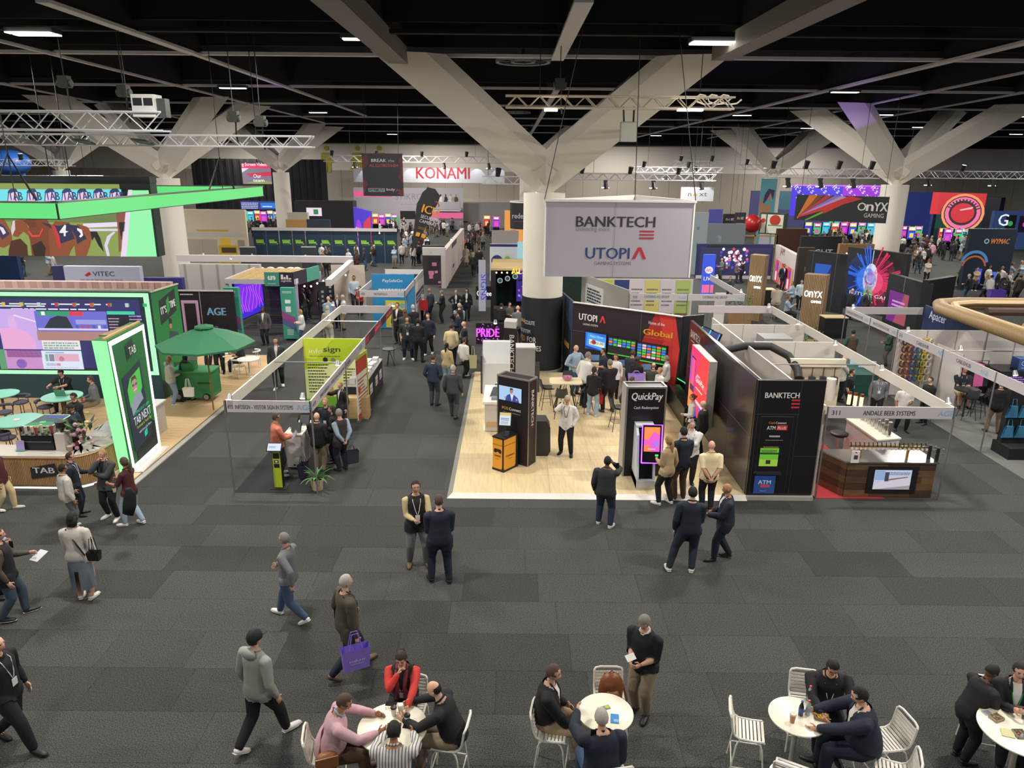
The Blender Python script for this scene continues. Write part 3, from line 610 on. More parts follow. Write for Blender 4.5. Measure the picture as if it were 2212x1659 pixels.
 (2070,620,578,300,'hh','st',Q('3c4440','bk','bk','short','k','m',w=1.1),'person in dark green top left of the orange logo wall'),
 (2165,650,600,10,'dd','st',Q('3a3a42','bk','bk','short','g','l',jk=1),'person in dark grey suit with back turned at the orange logo wall'),
 (2192,660,590,350,'dd','st',Q('3a3430','bk','bk','short','k','m',cap='5a5a54'),'person in dark coat and cap at the orange logo wall'),
 (1998,612,560,190,'xx','st',Q('c8bcb0','bk','bk','short','k','l',cap='a83a34'),'person in cream top and red cap with folded arms'),
 (2008,570,516,350,'dd','st',Q('c48c96','ch','bk','short','k','l'),'person in pink shirt left of the orange logo wall'),
 (1999,575,532,20,'dd','st',Q('bk','bk','bk','short','k','l'),'person in black standing before the pink shirt'),
 (1975,580,534,200,'dh','st',Q('kh','bk','bk','short','n','l',jk=1),'person in tan jacket at the round high table'),
]
SIT=[
 (742,1498,1.60,75,'tt',.70,1.04,Q('pk','br','br','short','s','m',lean=18,nod=8,w=1.18,fat=.02,ht=15,tn='sweater',shirt='lb',strap=('6a3c28',-1)),1.76,'person in pale pink sweater seated left at the left round table'),
 (866,1408,1.58,183,'tc',.70,1.04,Q('bk','bk','bk','bun','b','l',lean=8,w=1.15,fem=1,nod=12,lan='w',jk='vest',shirt='c8382e',scarf='7a3440'),1.70,'person with dark hair in red top and black waistcoat at the left round table'),
 (938,1473,1.58,282,'tt',.70,1.04,Q('17181c','kh','br','bald','k','p',lean=20,nod=5,w=1.15),1.78,'balding person in black jumper and khaki trousers at the left round table'),
 (850,1564,1.60,358,'tt',.70,1.04,Q('wh','nv','bk','short','k','m',lean=12,nod=15,w=1.18,stripe=('c9c6c0','5c5860',26)),1.78,'person in striped shirt with back to the camera at the left round table'),
 (1196,1442,1.60,100,'ds',.70,1.04,Q('141417','be','br','short','s','l',lean=6,jk=1,w=1.18,ht=10,fat=.01),1.80,'person in black overcoat seated left of the small round table'),
 (1300,1540,1.58,350,'td',.70,1.2,Q('1c2233','jn','bk','short','w','l',lean=8,nod=12,w=1.25,jk=1),1.78,'silver-haired person in navy jacket seated before the small round table'),
 (1800,1433,1.55,190,'tt',.70,1.04,Q('151518','15151a','bk','short','k','l',lean=12,nod=25,w=1.3,fat=.02,lan='w',ht=5,tn='jumper'),1.78,'dark-haired person in black jumper with white lanyard eating chips'),
 (1860,1487,1.65,285,'tt',.72,1.04,Q('1c2436','1c2436','bk','short','k','p',lean=10,nod=10,w=1.28,jk=1,fat=.02,cuff=1),1.84,'person in navy suit eating chips at the right-hand round table'),
 (2205,1440,1.58,200,'hh',.70,1.1,Q('1a1a20','15151a','bk','short','k','p',jk=1,w=1.1,lan='g',nod=8,shirt='wh'),1.78,'person in dark suit with green lanyard at the right edge table'),
 (131,803,1.35,185,'tt',.50,.95,Q('17171c','bk','bk','short','k','l',nod=20,lean=10,slv=.95,lan='w',w=1.1),1.8,'person in black t-shirt with laptop at the green round table'),
 (195,815,1.40,240,'dd',.50,.95,Q('6a6e70','kh','bk','short','s','p'),1.8,'person in grey shirt half hidden behind the glowing tower'),
 (517,738,1.28,262,'hd',.46,.80,Q('1a1c24','nv','wh','short','b','l',slv=.9),1.8,'person in black t-shirt seated on a white chair near the parasol'),
 (1704,642,1.35,120,'hh',.50,.95,Q('lb','bk','bk','short','n','l'),1.78,'person in pale shirt seated at a low table between the wooden pillars'),
 (2085,797,1.48,195,'hs',.62,.95,Q('1a1f2a','cr','bk','short','s','l',w=1.15,slv=.95,lan='w',nod=15,leg=1.2),1.82,'person in navy polo and beige shorts seated in the cable booth'),
 (1578,600,1.30,190,'hh',.46,.8,Q('28303c','bk','bk','short','b','l'),1.75,'person seated below the blue booth wall'),
]
def mk_people():
    keys={};jobs=[]
    for fx,fy,hy,face,pose,leg,o,label in PEO:
        z0=.1 if label.endswith(('platform','bench','screens')) or 'inside the stand' in label or 'kiosk' in label and fy<1060 or 'pink' in label and fy<1000 or 'black wall' in label or 'black tower' in label or 'by the stool' in label else 0
        if fy-hy<62:z0=0
        g=G(fx,fy,z0);top=D(fx,hy,g.y).z-z0;H=min(max(top,1.6),1.93)
        px=fy-hy;lod=0 if px>95 else (1 if px>55 else 2);vox=(.0115,.017,.024)[lod]
        kw=dict(pose=pose,leg=leg,lean=o.get('lean',0),w=o.get('w',1.03),fat=o.get('fat',0),headturn=o.get('ht',0),nod=o.get('nod',0),fem=o.get('fem',0),vox=vox)
        k=str(sorted(kw.items()));keys[k]=kw;jobs.append((k,H,lod,g,face,dict(o,pose=pose),label,0))
    for hx_,hy,hz,face,pose,sh,th,o,H,label in SIT:
        pz=(sh+.095)/H;kw=dict(pose=pose,lean=o.get('lean',0),w=o.get('w',1.03),fat=o.get('fat',0),headturn=o.get('ht',0),nod=o.get('nod',0),fem=o.get('fem',0),vox=.0115 if hy>1000 else .017,
                  seat=(pz,.17 if sh>.6 else .047,(th+.02)/H))
        k=str(sorted(kw.items()));keys[k]=kw;jobs.append((k,H,0 if hy>790 else 1,G(hx_,hy,hz),face,dict(o,pose=pose),label,1))
    fk={}
    for i,(pose,leg) in enumerate((('dd','st'),('hh','st'),('dh','v1'),('kk','sp'),('xx','st'),('hd','w1'))):
        for fem in (0,1):
            kw=dict(pose=pose,leg=leg,vox=.026,fem=fem);fk[(i,fem)]='far%d%d'%(i,fem);keys['far%d%d'%(i,fem)]=kw
    remesh_all(keys)
    for k,H,lod,g,face,o,label,sit in jobs:
        J=BR[k][6];loc=V(g)
        if sit:
            off=M.Rotation(-RAD(face),3,'Z')@(J['head']*H);loc=V((g.x-off.x,g.y-off.y,0))
        t=T('person',label,'person',loc,-RAD(face));
        if sit:t['sit']=1
        person(t,k,H,o,lod)
        if sit:del t['sit']
    return fk
# ---------------------------------------------------------------- the hall
def floor():
    m=bpy.data.materials.new('carpet');m.use_nodes=True;nt=m.node_tree;b=nt.nodes['Principled BSDF'];b.inputs['Roughness'].default_value=.95;b.inputs['Specular IOR Level'].default_value=.2
    tc=nt.nodes.new('ShaderNodeTexCoord');n=nt.nodes.new('ShaderNodeTexNoise');n.inputs['Scale'].default_value=60;n.inputs['Detail'].default_value=6;n.inputs['Roughness'].default_value=.8
    n2=nt.nodes.new('ShaderNodeTexNoise');n2.inputs['Scale'].default_value=.35
    oi=nt.nodes.new('ShaderNodeObjectInfo')
    rp=nt.nodes.new('ShaderNodeValToRGB');rp.color_ramp.elements[0].position=.40;rp.color_ramp.elements[1].position=.64
    rp.color_ramp.elements[0].color=(*lin((25,25,25)),1);rp.color_ramp.elements[1].color=(*lin((94,95,92)),1)
    mu=nt.nodes.new('ShaderNodeMix');mu.data_type='RGBA';mu.blend_type='MULTIPLY';mu.inputs[0].default_value=1
    mr=nt.nodes.new('ShaderNodeMapRange');mr.inputs[3].default_value=.72;mr.inputs[4].default_value=1.2
    at=nt.nodes.new('ShaderNodeMath');at.operation='ADD';md=nt.nodes.new('ShaderNodeMath');md.operation='MULTIPLY';md.inputs[1].default_value=1.1
    bp=nt.nodes.new('ShaderNodeBump');bp.inputs['Strength'].default_value=.4;bp.inputs['Distance'].default_value=.01
    L=nt.links.new;L(tc.outputs['Object'],n.inputs['Vector']);L(tc.outputs['Object'],n2.inputs['Vector']);L(n.outputs['Fac'],rp.inputs[0]);L(oi.outputs['Random'],md.inputs[0])
    n3=nt.nodes.new('ShaderNodeMath');n3.operation='MULTIPLY';n3.inputs[1].default_value=.35;L(n2.outputs['Fac'],n3.inputs[0]);L(md.outputs[0],at.inputs[0]);L(n3.outputs[0],at.inputs[1]);L(at.outputs[0],mr.inputs[0])
    cb=nt.nodes.new('ShaderNodeCombineColor');[L(mr.outputs[0],cb.inputs[i]) for i in range(3)]
    L(rp.outputs[0],mu.inputs[6]);L(cb.outputs[0],mu.inputs[7]);L(mu.outputs[2],b.inputs['Base Color']);L(n.outputs['Fac'],bp.inputs['Height']);L(bp.outputs[0],b.inputs['Normal'])
    fl=MB().box(-70,70,-2,112,-.2,-.006,m).build('floor',kind='structure')
    me=None;r=random.Random(3);cnt=0
    wds=[2.0];y=6.2;first={}
    while y<23:
        x=-17+r.uniform(-1,0)
        while x<17:
            wd=r.choice((1.5,2.0,2.0,3.0));dp=1.0 if y<17 else 2.0
            vis=abs(x+wd/2)<(y+4)*.85+1.5
            if vis and cnt<290:
                k=(wd,dp)
                if k not in first:
                    a=MB().box(0,wd-.004,0,dp-.004,-.006,0,m);o=a.build('carpet_tile',fl,world=False);first[k]=o
                else:o=first[k].copy();C.objects.link(o);o.parent=fl
                o.location=(x,y,0);cnt+=1
            x+=wd
        y+=dp
    MB().box(-70,70,y,112,-.006,0,m).build('carpet',fl)
    MB().box(-70,-17,-2,y,-.006,-.003,m).build('carpet',fl)
    MB().box(17,70,-2,y,-.006,-.003,m).build('carpet',fl)
floor()
def hall():
    ck=mat('0b0b0e',.9)
    MB().box(-75,75,-6,112,14.6,14.8,ck).build('ceiling',kind='structure')
    up,lo,base=mat('d6cfc4',.8,noise=.04,scale=.3),mat('a69e92',.8,noise=.04,scale=.3),mat('77736c',.8)
    z1=D(1100,371,105).z
    wb=MB().box(-75,75,105,105.4,z1,11.2,up).box(-75,75,104.97,105.4,0,z1,lo).build('wall_back',kind='structure')
    MB().box(-75,75,103.5,105.4,10.5,14.7,ck).build('trim_1',kind='structure')
    j=MB();
    for i in range(-30,31):j.box(i*2.4,i*2.4+.04,104.955,104.98,z1-4,z1,mat('7d776d',.8))
    j.build('joint_line',wb,kind='stuff')
    MB().box(-75.2,-75,-6,105.4,0,14.7,mat('5a564f',.8)).build('wall_left',kind='structure')
    MB().box(75,75.2,-6,105.4,0,14.7,mat('5a564f',.8)).build('wall_right',kind='structure')
    for i,(px,a) in enumerate(((708,0),(775,1),(822,1),(133,0),(108,1))):
        p=D(px,372,104.9);t=T('wall_pictogram','yellow %s figure painted high on the back wall, %s'%(('standing','sitting')[a],('left of the black curtain end','behind the hanging black banner','right of the hanging black banner','above the far left stage','at the far left above the trusses')[i]),'wall graphic',p)
        f=Face(t,p+V((-1.2,0,0)),(2.4,0,0),(0,0,3.6));y='a9a22a'
        f.circ(.5,.88,.14,y);f.poly([(.2,.72),(.8,.72),(.85,.35),(.72,.35),(.7,0),(.54,0),(.5,.35),(.46,0),(.3,0),(.28,.35),(.15,.35)] if not a else [(.2,.72),(.8,.72),(.95,.4),(.8,.35),(.7,.5),(.95,.1),(.7,.08),(.5,.3),(.3,.08),(.05,.1),(.3,.5),(.2,.35),(.05,.4)],y);f.done('figure')
    dk=mat('0e0e12',.8);fl=mat('dcd8da',.5)
    for i,y in enumerate((75,125,193,230,257,272,287,300,308)):
        p=G(1106,y,CZ);t=T('ceiling_beam','%s dark cross beam with pale lower edge under the ceiling, counted from the viewer'%('nearest','second','third','fourth','fifth','sixth','seventh','eighth','farthest')[i],'beam',(0,p.y,CZ),group='cross beams of the ceiling')
        MB().box(-70,70,p.y-.06,p.y+.06,CZ+.3,CZ+1.5,dk).build('web',t)
        MB().box(-70,70,p.y-.13,p.y+.13,CZ,CZ+.1,fl if i else dk).build('flange',t)
    for i,(a,b,wd,lab) in enumerate((((90,0),(410,112),.30,'at far left'),((410,112),(790,250),.22,'crossing left of the near column'),((-10,85),(700,265),.16,'low on the left side'),((1262,0),(1204,128),.42,'above the near column'),
        ((1202,195),(1140,300),.3,'beyond the near column'),((1360,300),(2240,85),.34,'long one on the right with violet light'),((1500,305),(2240,150),.16,'second from the right'),((1640,300),(2240,195),.14,'lowest on the right'),((-10,178),(620,300),.13,'over the left trusses'))):
        p,q=G(*a,CZ-.02),G(*b,CZ-.02);q.z=p.z=CZ-.03
        t=T('ceiling_girder','pale-edged girder running away under the ceiling, '+lab,'beam',p)
        MB().bar(p+V((0,0,.7)),q+V((0,0,.7)),.1,1.2,dk).build('web',t);MB().bar(p,q,wd,.08,fl).build('flange',t)
    st=mat('8a8480',.6)
    for a,b,lab in (((722,-10),(862,122),'left of the near column'),((1800,-10),(1560,112),'right of the near column')):
        p,q=G(*a,CZ-.1),G(*b,CZ-.1);d=(q-p).normalized();p=p-d*2
        t=T('box_girder','broad grey girder meeting the near column tip, '+lab,'beam',p);MB().bar(p,q,.62,.5,st).build('flange',t);MB().bar(p+V((0,0,.8)),q+V((0,0,.8)),.3,1.2,dk).build('web',t)
    for i,(a,b) in enumerate((((0,25),(90,20)),((570,50),(660,55)),((340,25),(470,28)),((970,45),(1090,48)),((1280,50),(1350,50)),((600,8),(740,10)),((1580,5),(1900,2)),((1690,10),(1800,60)),((590,45),(660,-5)))):
        p,q=G(*a,14.45),G(*b,14.45);MB().tube([p,q],.12,mat('5c5c60',.6),8).build('duct',label='thin grey duct high in the dark ceiling, %s'%('top left corner','above the left lamp row','near the top left pipes','above the near column','right of the near column top','left top near the box girder','top right','slanting at top right','slanting left of the box girder')[i],cat='duct')
    for i,(x,y) in enumerate(((1130,133),(1117,243),(1120,278))):
        p=G(x,y,CZ+.4);t=T('air_diffuser','round white ring air diffuser in the ceiling, %s'%('nearest and largest','middle one','farthest and smallest')[i],'air vent',p)
        MB().cyl(p.x,p.y,p.z,14.59,.06,dk,6).build('stem',t)
        for r_ in (.95,.35):MB().lathe(p.x,p.y,[(r_,p.z-.02),(r_+.12,p.z-.05),(r_+.14,p.z+.05),(r_,p.z+.05)],mat('a5a5a5',.5),28,False).build('ring',t)
        for k in range(8):MB().bar(p+V((cos(k*pi/4)*.35,sin(k*pi/4)*.35,0)),p+V((cos(k*pi/4),sin(k*pi/4),0)),.05,.03,mat('8a8a8a',.5)).build('spoke',t)
hall()
def lamps():
    em_m=em('fff6e6',6)
    spots=[(72,72,1),(788,84,0),(1540,92,2),(503,190,0),(687,243,0),(1825,199,0),(1603,249,0),(1908,248,0),(1190,218,9),(1289,250,0),(847,290,0),(1987,275,0),(2200,252,0),(2195,290,0),(1612,291,0),(1417,293,0),(1965,307,0),(1500,309,0),(1745,277,0)]
    wh=['at the top left','beside the left box girder','pair at the top of the right arm','above the left truss end','right of the left truss','under the violet girder','right of the near column','above the right column','','behind the near right arm','left of the near column far off','between the right columns','at the right photo edge','lower at the right photo edge','above the far right column','far off right of the near column','far right among the beams','far off above the round sign','far off right centre']
    n=0
    for (x,y,k),w_ in zip(spots,wh):
        if k==9:continue
        p=G(x,y,CZ-.15)
        t=T('ceiling_lamp','glowing high bay ceiling lamp '+w_,'ceiling lamp',p);L_=1.3
        MB().box(p.x-L_/2,p.x+L_/2,p.y-.22,p.y+.22,p.z,p.z+.12,mat('3a3a3c',.5)).build('housing',t)
        for q in ((-.17,.17) if k else (0,)):MB().box(p.x-L_/2+.05,p.x+L_/2-.05,p.y+q-.12,p.y+q+.12,p.z-.03,p.z,em_m).build('diffuser',t)
    for j,y in enumerate((3,11,19,28,37,47,58,70,84,97)):
        for i,x in enumerate((-22,-7.5,7.5,22) if y<40 else (-36,-12,12,36)):
            ld=bpy.data.lights.new('bay','AREA');ld.shape='RECTANGLE';ld.size=1.25;ld.size_y=.3;ld.energy=LIGHT_W*(1.0 if y<40 else 1.9)*(.6 if y<8 else 1);ld.color=(1,.95,.88)
            o=bpy.data.objects.new('high_bay_light',ld);C.objects.link(o);o.location=(x+(j%2)*2,y,CZ-.35);n+=1
            o['label']='light of a high bay lamp'
    for x,y,e_ in ((11,33,260),(19,42,260),(24,58,200),(-12,34,120)):
        ld=bpy.data.lights.new('wash','SPOT');ld.energy=e_;ld.color=(.45,.25,1);ld.spot_size=1.7;ld.shadow_soft_size=.2;o=bpy.data.objects.new('violet_stage_light',ld);C.objects.link(o);o.location=(x,y,7.8);o.rotation_euler=(pi,0,0)
lamps()
def column(px,py,Y,lab,rad=.8,wrap=None,base_px=None):
    cap=D(px,py,Y);x,y=cap.x,cap.y+.0;zc=7.0;m_=mat('dcd6ca',.6,noise=.03,scale=.5)
    t=T('branching_column',lab,'column',(x,y,0),kind=None)
    MB().cyl(x,y,0,zc,rad,m_,40).build('shaft',t,smooth=True);MB().cyl(x,y,0,.12,rad+.12,mat('a8a49c',.5),40).build('base_ring',t,smooth=True)
    MB().cyl(x,y,zc-.5,zc+1.3,.34,m_,8).build('core',t)
    R1=(4.75,3.0)
    for sx in (-1,1):
        for sy in (-1,1):
            a=V((x,y,zc+.55));b=V((x+sx*R1[0],y+sy*R1[1],CZ-.05));d=(b-a).normalized();a=a-d*.5
            side=d.cross(V((0,0,1))).normalized();u=side.cross(d)
            mb=MB();h0,h1,w0,w1=.66,.7,.52,.6;vs=[]
            for p,h_,w_ in ((a,h0,w0),(b,h1,w1)):
                vs+=[p+side*w_+u*h_*.4,p+side*w_+u*h_,p-side*w_+u*h_,p-side*w_+u*h_*.4,p-u*h_*.95]
            vs[:5]=[q+d*max(0,(zc-q.z)/d.z) for q in vs[:5]]
            vs[5:]=[q+d*((CZ-q.z)/d.z) for q in vs[5:]]
            mb.add(vs,[(0,1,6,5),(1,2,7,6),(2,3,8,7),(3,4,9,8),(4,0,5,9),(4,3,2,1,0),(5,6,7,8,9)],m_);mb.build('arm',t)
    return t,x,y
tc_,cx_,cy_=column(1176,425,28.9,'tall white branching column behind the hanging white sign')
column(358,383,47,'white branching column behind the green ring on the left');column(1935,393,47,'white branching column behind the dark rainbow banner')
column(607,375,76,'far white branching column before the black curtain');column(1670,382,76,'far white branching column wrapped with a picture');column(1140,376,76,'far white branching column hidden behind the near one')
column(130,362,76,'far white branching column at the far left')
# ---------------------------------------------------------------- foreground tables and stools
def white_stool(label,x,y,face,first=[None],sh=.70):
    if first[0]:
        o=dup(first[0],(x,y,0),-RAD(face),label,'white slatted bar stools in the foreground');return o
    t=T('bar_stool',label,'bar stool',(0,0,0),0,'white slatted bar stools in the foreground');m_=mat('e6e2d6',.35)
    prof=[(.20,sh-.015),(.19,sh),(.05,sh-.012),(-.12,sh-.008),(-.185,sh+.03),(-.215,sh+.10),(-.235,sh+.20),(-.25,sh+.31)]
    for s in (-1,1):MB().tube([(s*.205,a,b) for a,b in prof],.017,m_,6).build('side_rail',t,world=False,smooth=True)
    MB().tube([(-.205,-.25,sh+.31),(-.19,-.262,sh+.335),(-.12,-.275,sh+.345),(.12,-.275,sh+.345),(.19,-.262,sh+.335),(.205,-.25,sh+.31)],.017,m_,6).build('top_rail',t,world=False,smooth=True)
    sl=MB().frame((-.2,-.017,-.005),(.4,0,0),(0,.034,0),(0,0,.01),m_);f=None
    def at(u):
        L=[0]
        for i in range(1,len(prof)):L.append(L[-1]+math.dist(prof[i],prof[i-1]))
        d=u*L[-1]
        for i in range(1,len(prof)):
            if d<=L[i]:
                k=(d-L[i-1])/(L[i]-L[i-1]);a,b=prof[i-1],prof[i];return a[0]+(b[0]-a[0])*k,a[1]+(b[1]-a[1])*k,math.atan2(b[1]-a[1],b[0]-a[0])
    for i in range(14):
        y_,z_,an=at(.03+i*.071)
        if f is None:o=sl.build('slat',t,world=False);f=o
        else:o=f.copy();C.objects.link(o);o.parent=t;KIDS[t.name].append(o)
        o.location=(0,y_,z_);o.rotation_euler=(an,0,0)
    for s in (-1,1):
        for q,yy in ((1,.17),(-1,-.15)):
            MB().tube([(s*.20,yy*.6,sh-.02),(s*.215,yy*.9,sh-.05),(s*.225,yy*1.05,sh-.12),(s*.25,yy*1.45,0)],.012,m_,6).build('leg',t,world=False,smooth=True)
    MB().tube([(-.24,.22,.27),(.24,.22,.27)],.009,m_,6).tube([(-.24,.22,.27),(-.245,-.19,.24)],.009,m_,6).tube([(.24,.22,.27),(.245,-.19,.24)],.009,m_,6).tube([(-.245,-.19,.24),(.245,-.19,.24)],.009,m_,6).build('foot_rest',t,world=False)
    t.location=(x,y,0);t.rotation_euler=(0,0,-RAD(face));first[0]=t;WM[t.name]=M.Translation(t.location);return t
def round_table(label,px,py,r,z=1.02):
    p=G(px,py,z);t=T('round_table',label,'table',(p.x,p.y,0));m_=mat('ece6d2',.3)
    MB().lathe(p.x,p.y,[(r-.02,z-.025),(r,z-.018),(r,z-.004),(r-.006,z)],m_,48).build('tabletop',t,smooth=True)
    MB().cyl(p.x,p.y,.02,z-.025,.035,mat('c8c4b8',.3,.5),14).build('pedestal',t,smooth=True);MB().lathe(p.x,p.y,[(.26,0),(.26,.012),(.05,.03),(.035,.06)],mat('c8c4b8',.3,.5),28).build('base',t,smooth=True)
    return p
t1=round_table('large white round table with four people on the left',848,1570,.455)
t2=round_table('small white round table with a blue booklet on it',1308,1538,.375)
t3=round_table('white round table with bottles and chips',1723,1546,.375)
t4=round_table('white round table full of food at the right edge',2205,1577,.50)
ST=[(t1.x-.86,t1.y-.10,80,'empty-looking white slatted stool at the far left of the left table'),(t1.x+.12,t1.y+.72,183,'white slatted stool under the person in red'),(t1.x+.72,t1.y+.14,278,'white slatted stool under the person in black and khaki'),
      (t1.x+.03,t1.y-.70,2,'white slatted stool under the striped shirt'),(t2.x-.72,t2.y+.02,100,'white slatted stool under the black overcoat'),(t2.x-.02,t2.y-.72,350,'white slatted stool under the silver-haired person'),
      (t2.x+.15,t2.y+.62,180,'white slatted stool carrying the brown leather backpack'),(t3.x-.60,t3.y+.10,105,'empty white slatted stool left of the chips table'),(t3.x-.28,t3.y-.66,28,'empty white slatted stool in front of the chips table'),
      (t3.x+.40,t3.y+.64,190,'white slatted stool under the black jumper'),(t3.x+.66,t3.y-.02,285,'white slatted stool under the navy suit eater'),(t3.x+1.22,t3.y-.05,262,'empty white slatted stool right of the navy suit'),
      (t3.x+1.02,t3.y-.62,292,'empty white slatted stool cut by the bottom edge, right of the navy suit'),(t4.x+.12,t4.y+.75,195,'white slatted stool under the green lanyard at the right edge')]
for x,y,f,l in ST:white_stool(l,x,y,f)
def thing(mb,name,label,cat,group=None,smooth=False):return mb.build(name,None,label=label,cat=cat,group=group,smooth=smooth)
def on(px,py,z=1.02):return G(px,py,z)
def phone(px,py,rz,label,z=1.02,w=.075,h=.15):
    p=on(px,py,z);t=T('phone',label,'phone',p,rz);MB().box(-w/2,w/2,-h/2,h/2,0,.009,mat('15151a',.2)).build('case',t,world=False);MB().box(-w/2+.004,w/2-.004,-h/2+.004,h/2-.004,.009,.0095,mat('22252c',.1)).build('screen',t,world=False)
phone(845,1521,RAD(85),'black phone lying at the back of the left table');phone(883,1570,RAD(80),'black phone lying at the right of the left table');
def cup(px,py,label,body='d8d4c8',lid='1c1c1e',z=1.02,h=.12):
    p=on(px,py,z);t=T('coffee_cup',label,'cup',p);MB().lathe(0,0,[(.029,0),(.041,h)],mat(body,.6),18).build('cup_body',t,world=False,smooth=True)
    MB().lathe(0,0,[(.044,h),(.044,h+.008),(.036,h+.02),(.03,h+.017)],mat(lid,.4),18).build('lid',t,world=False,smooth=True)
cup(851,1545,'white takeaway cup with black lid at the middle of the left table');cup(880,1562,'white takeaway cup with black lid at the right of the left table');cup(866,1540,'pale cup near the hand on the left table',lid='e0dccf');cup(1711,1560,'tan paper cup on the chips table','b98b5c','d9cdbb')
p=on(850,1578);t=T('tablet_device','tablet in an open case lying before the striped shirt','tablet',p,RAD(3));MB().box(-.09,.09,-.125,.125,0,.01,mat('2a2530',.3)).build('case',t,world=False);MB().box(-.08,.08,-.115,.115,.01,.011,mat('6a5a3a',.2)).build('screen',t,world=False)
p=on(833,1533);mb=MB();r_=random.Random(2)
for i in range(14):a=V((r_.uniform(-.06,.06),r_.uniform(-.04,.04),.004))+p;mb.tube([a,a+V((r_.uniform(-.03,.03),r_.uniform(-.03,.03),.002))],.002,mat('b06a5a',.5),4)
thing(mb,'beaded_lanyard','thin reddish lanyard coiled on the left table','lanyard')
p=on(815,1609);thing(MB().lathe(p.x,p.y,[(.02,p.z),(.04,p.z+.02),(.042,p.z+.03)],mat('cfc9a0',.4),16),'ashtray_tin','small round pale tin at the front left of the left table','tin')
p=on(1305,1530);t=T('leaflet','narrow grey leaflet with two lime ovals on the small table','leaflet',p,RAD(22));MB().box(-.085,.085,-.04,.04,0,.004,mat('8f84a0',.5)).build('sheet',t,world=False)
f=Face(t,p+V((-.085*cos(.38)+.04*sin(.38),-.085*sin(.38)-.04*cos(.38),.005)),(.17*cos(.38),.17*sin(.38),0),(-.08*sin(.38),.08*cos(.38),0));f.circ(.27,.5,.2,'aab83a');f.circ(.75,.5,.18,'aab83a');f.done('print')
p=on(1328,1553);t=T('booklet','blue booklet at the right of the small table','booklet',p,RAD(-8));MB().box(-.055,.055,-.085,.085,0,.008,mat('3a86c8',.35)).build('cover',t,world=False);f=Face(t,p+V((-.05,-.08,.009)),(.1,-.014,0),(.012,.16,0));f.greek(.3,.15,.9,.45,4,'dfe8f0');f.done('print')
def bottle(px,py,label,liq,cap,lab,z=1.02,s=1.0):
    p=on(px,py,z);t=T('plastic_bottle',label,'bottle',p)
    MB().lathe(0,0,[(.028*s,0),(.033*s,.01),(.033*s,.13*s),(.03*s,.15*s),(.013*s,.2*s),(.012*s,.215*s)],mat(liq,.12,spec=.8),16).build('vessel',t,world=False,smooth=True)
    MB().lathe(0,0,[(.0345*s,.06*s),(.0345*s,.12*s)],mat(lab,.5),16,False).build('label_band',t,world=False);MB().cyl(0,0,.213*s,.235*s,.015*s,mat(cap,.4),12).build('cap',t,world=False)
bottle(1747,1512,'clear water bottle with red cap, rear of the chips table','9fb0b4','d33a40','7e90a8');bottle(1744,1544,'clear water bottle with red cap, front one on the chips table','9fb0b4','d33a40','7e90a8');bottle(1729,1545,'dark cola bottle with blue cap on the chips table','1c1420','2a4aa8','2d52b0')
bottle(2140,1520,'bottle with blue cap at the back of the food table','33404a','3a5ac0','33404a')
def tray(px,py,label,box,food,n,sz=(.17,.12),rz=0,z=1.02,chips=True):
    p=on(px,py,z);t=T('food_tray',label,'food',p,rz);a,b=sz;m_=mat(box,.6);h=.04
    mb=MB().box(-a/2,a/2,-b/2,b/2,0,.004,m_)
    for x0,x1,y0,y1 in ((-a/2,a/2,-b/2,-b/2+.004),(-a/2,a/2,b/2-.004,b/2),(-a/2,-a/2+.004,-b/2,b/2),(a/2-.004,a/2,-b/2,b/2)):mb.box(x0,x1,y0,y1,0,h,m_)
    mb.build('tray',t,world=False);r_=random.Random(px);fb=MB();fm=[mat(c,.6) for c in food]
    for i in range(n):
        c=V((r_.uniform(-a*.38,a*.38),r_.uniform(-b*.38,b*.38),.012+r_.uniform(0,.03)));an=r_.uniform(0,3.1)
        if chips:fb.bar(c,c+V((cos(an)*.05,sin(an)*.05,r_.uniform(-.01,.015))),.008,.008,r_.choice(fm))
        else:fb.ball(c,.014,r_.choice(fm),6,4)
    fb.build('filling',t,world=False,kind='stuff')
tray(1775,1551,'open cardboard tray of yellow chips between the two eaters','8a7a58',('e0b040','d8a030','e8c058'),60,(.17,.15),RAD(-20))
tray(1756,1530,'small paper wrap of food behind the front water bottle','b89a78',('b08a5a',),10,(.07,.09),RAD(15),chips=False)
tray(2172,1527,'white bowl of yellow noodles with a wooden fork','dcdad0',('d89a2c','c87f20'),50,(.14,.11),RAD(-25))
tray(2205,1535,'pink sushi tray at the right edge','b89a94',('a05a50','c08070'),14,(.13,.10),RAD(-20),chips=False)
tray(2152,1553,'grey paper box with fried food beside the bending suit','a39a88',('8a6a48','9c7c58'),16,(.15,.12),RAD(20),chips=False)
tray(2203,1588,'round silver dish with food at the right edge','9a9a94',('9a6a48',),12,(.14,.14),0,chips=False)
p=on(2165,1590);thing(MB().frame(p,(.14,-.05,.0),(.05,.13,.01),(0,0,.012),mat('c4c18a',.5)),'paper_napkin','yellowish paper napkin at the front of the food table','napkin')
p=on(2130,1546);thing(MB().frame(p,(.11,.02,0),(-.02,.08,.004),(0,0,.005),mat('9aa0a4',.5)),'paper_napkin','grey paper napkin at the left rim of the food table','napkin')
p=V((t2.x+.15,t2.y+.58,.72));t=T('backpack','brown leather backpack standing on a white stool','bag',p,RAD(5));lt=mat('7a452a',.4,noise=.2,scale=12)
MB().tube([(0,0,0),(0,0,.05),(0,0,.2),(0,-.01,.34),(0,-.02,.44),(0,-.02,.47)],[.14,.175,.185,.165,.11,.04],lt,14,sq=((0,1,0),.62)).build('bag_body',t,world=False,smooth='all')
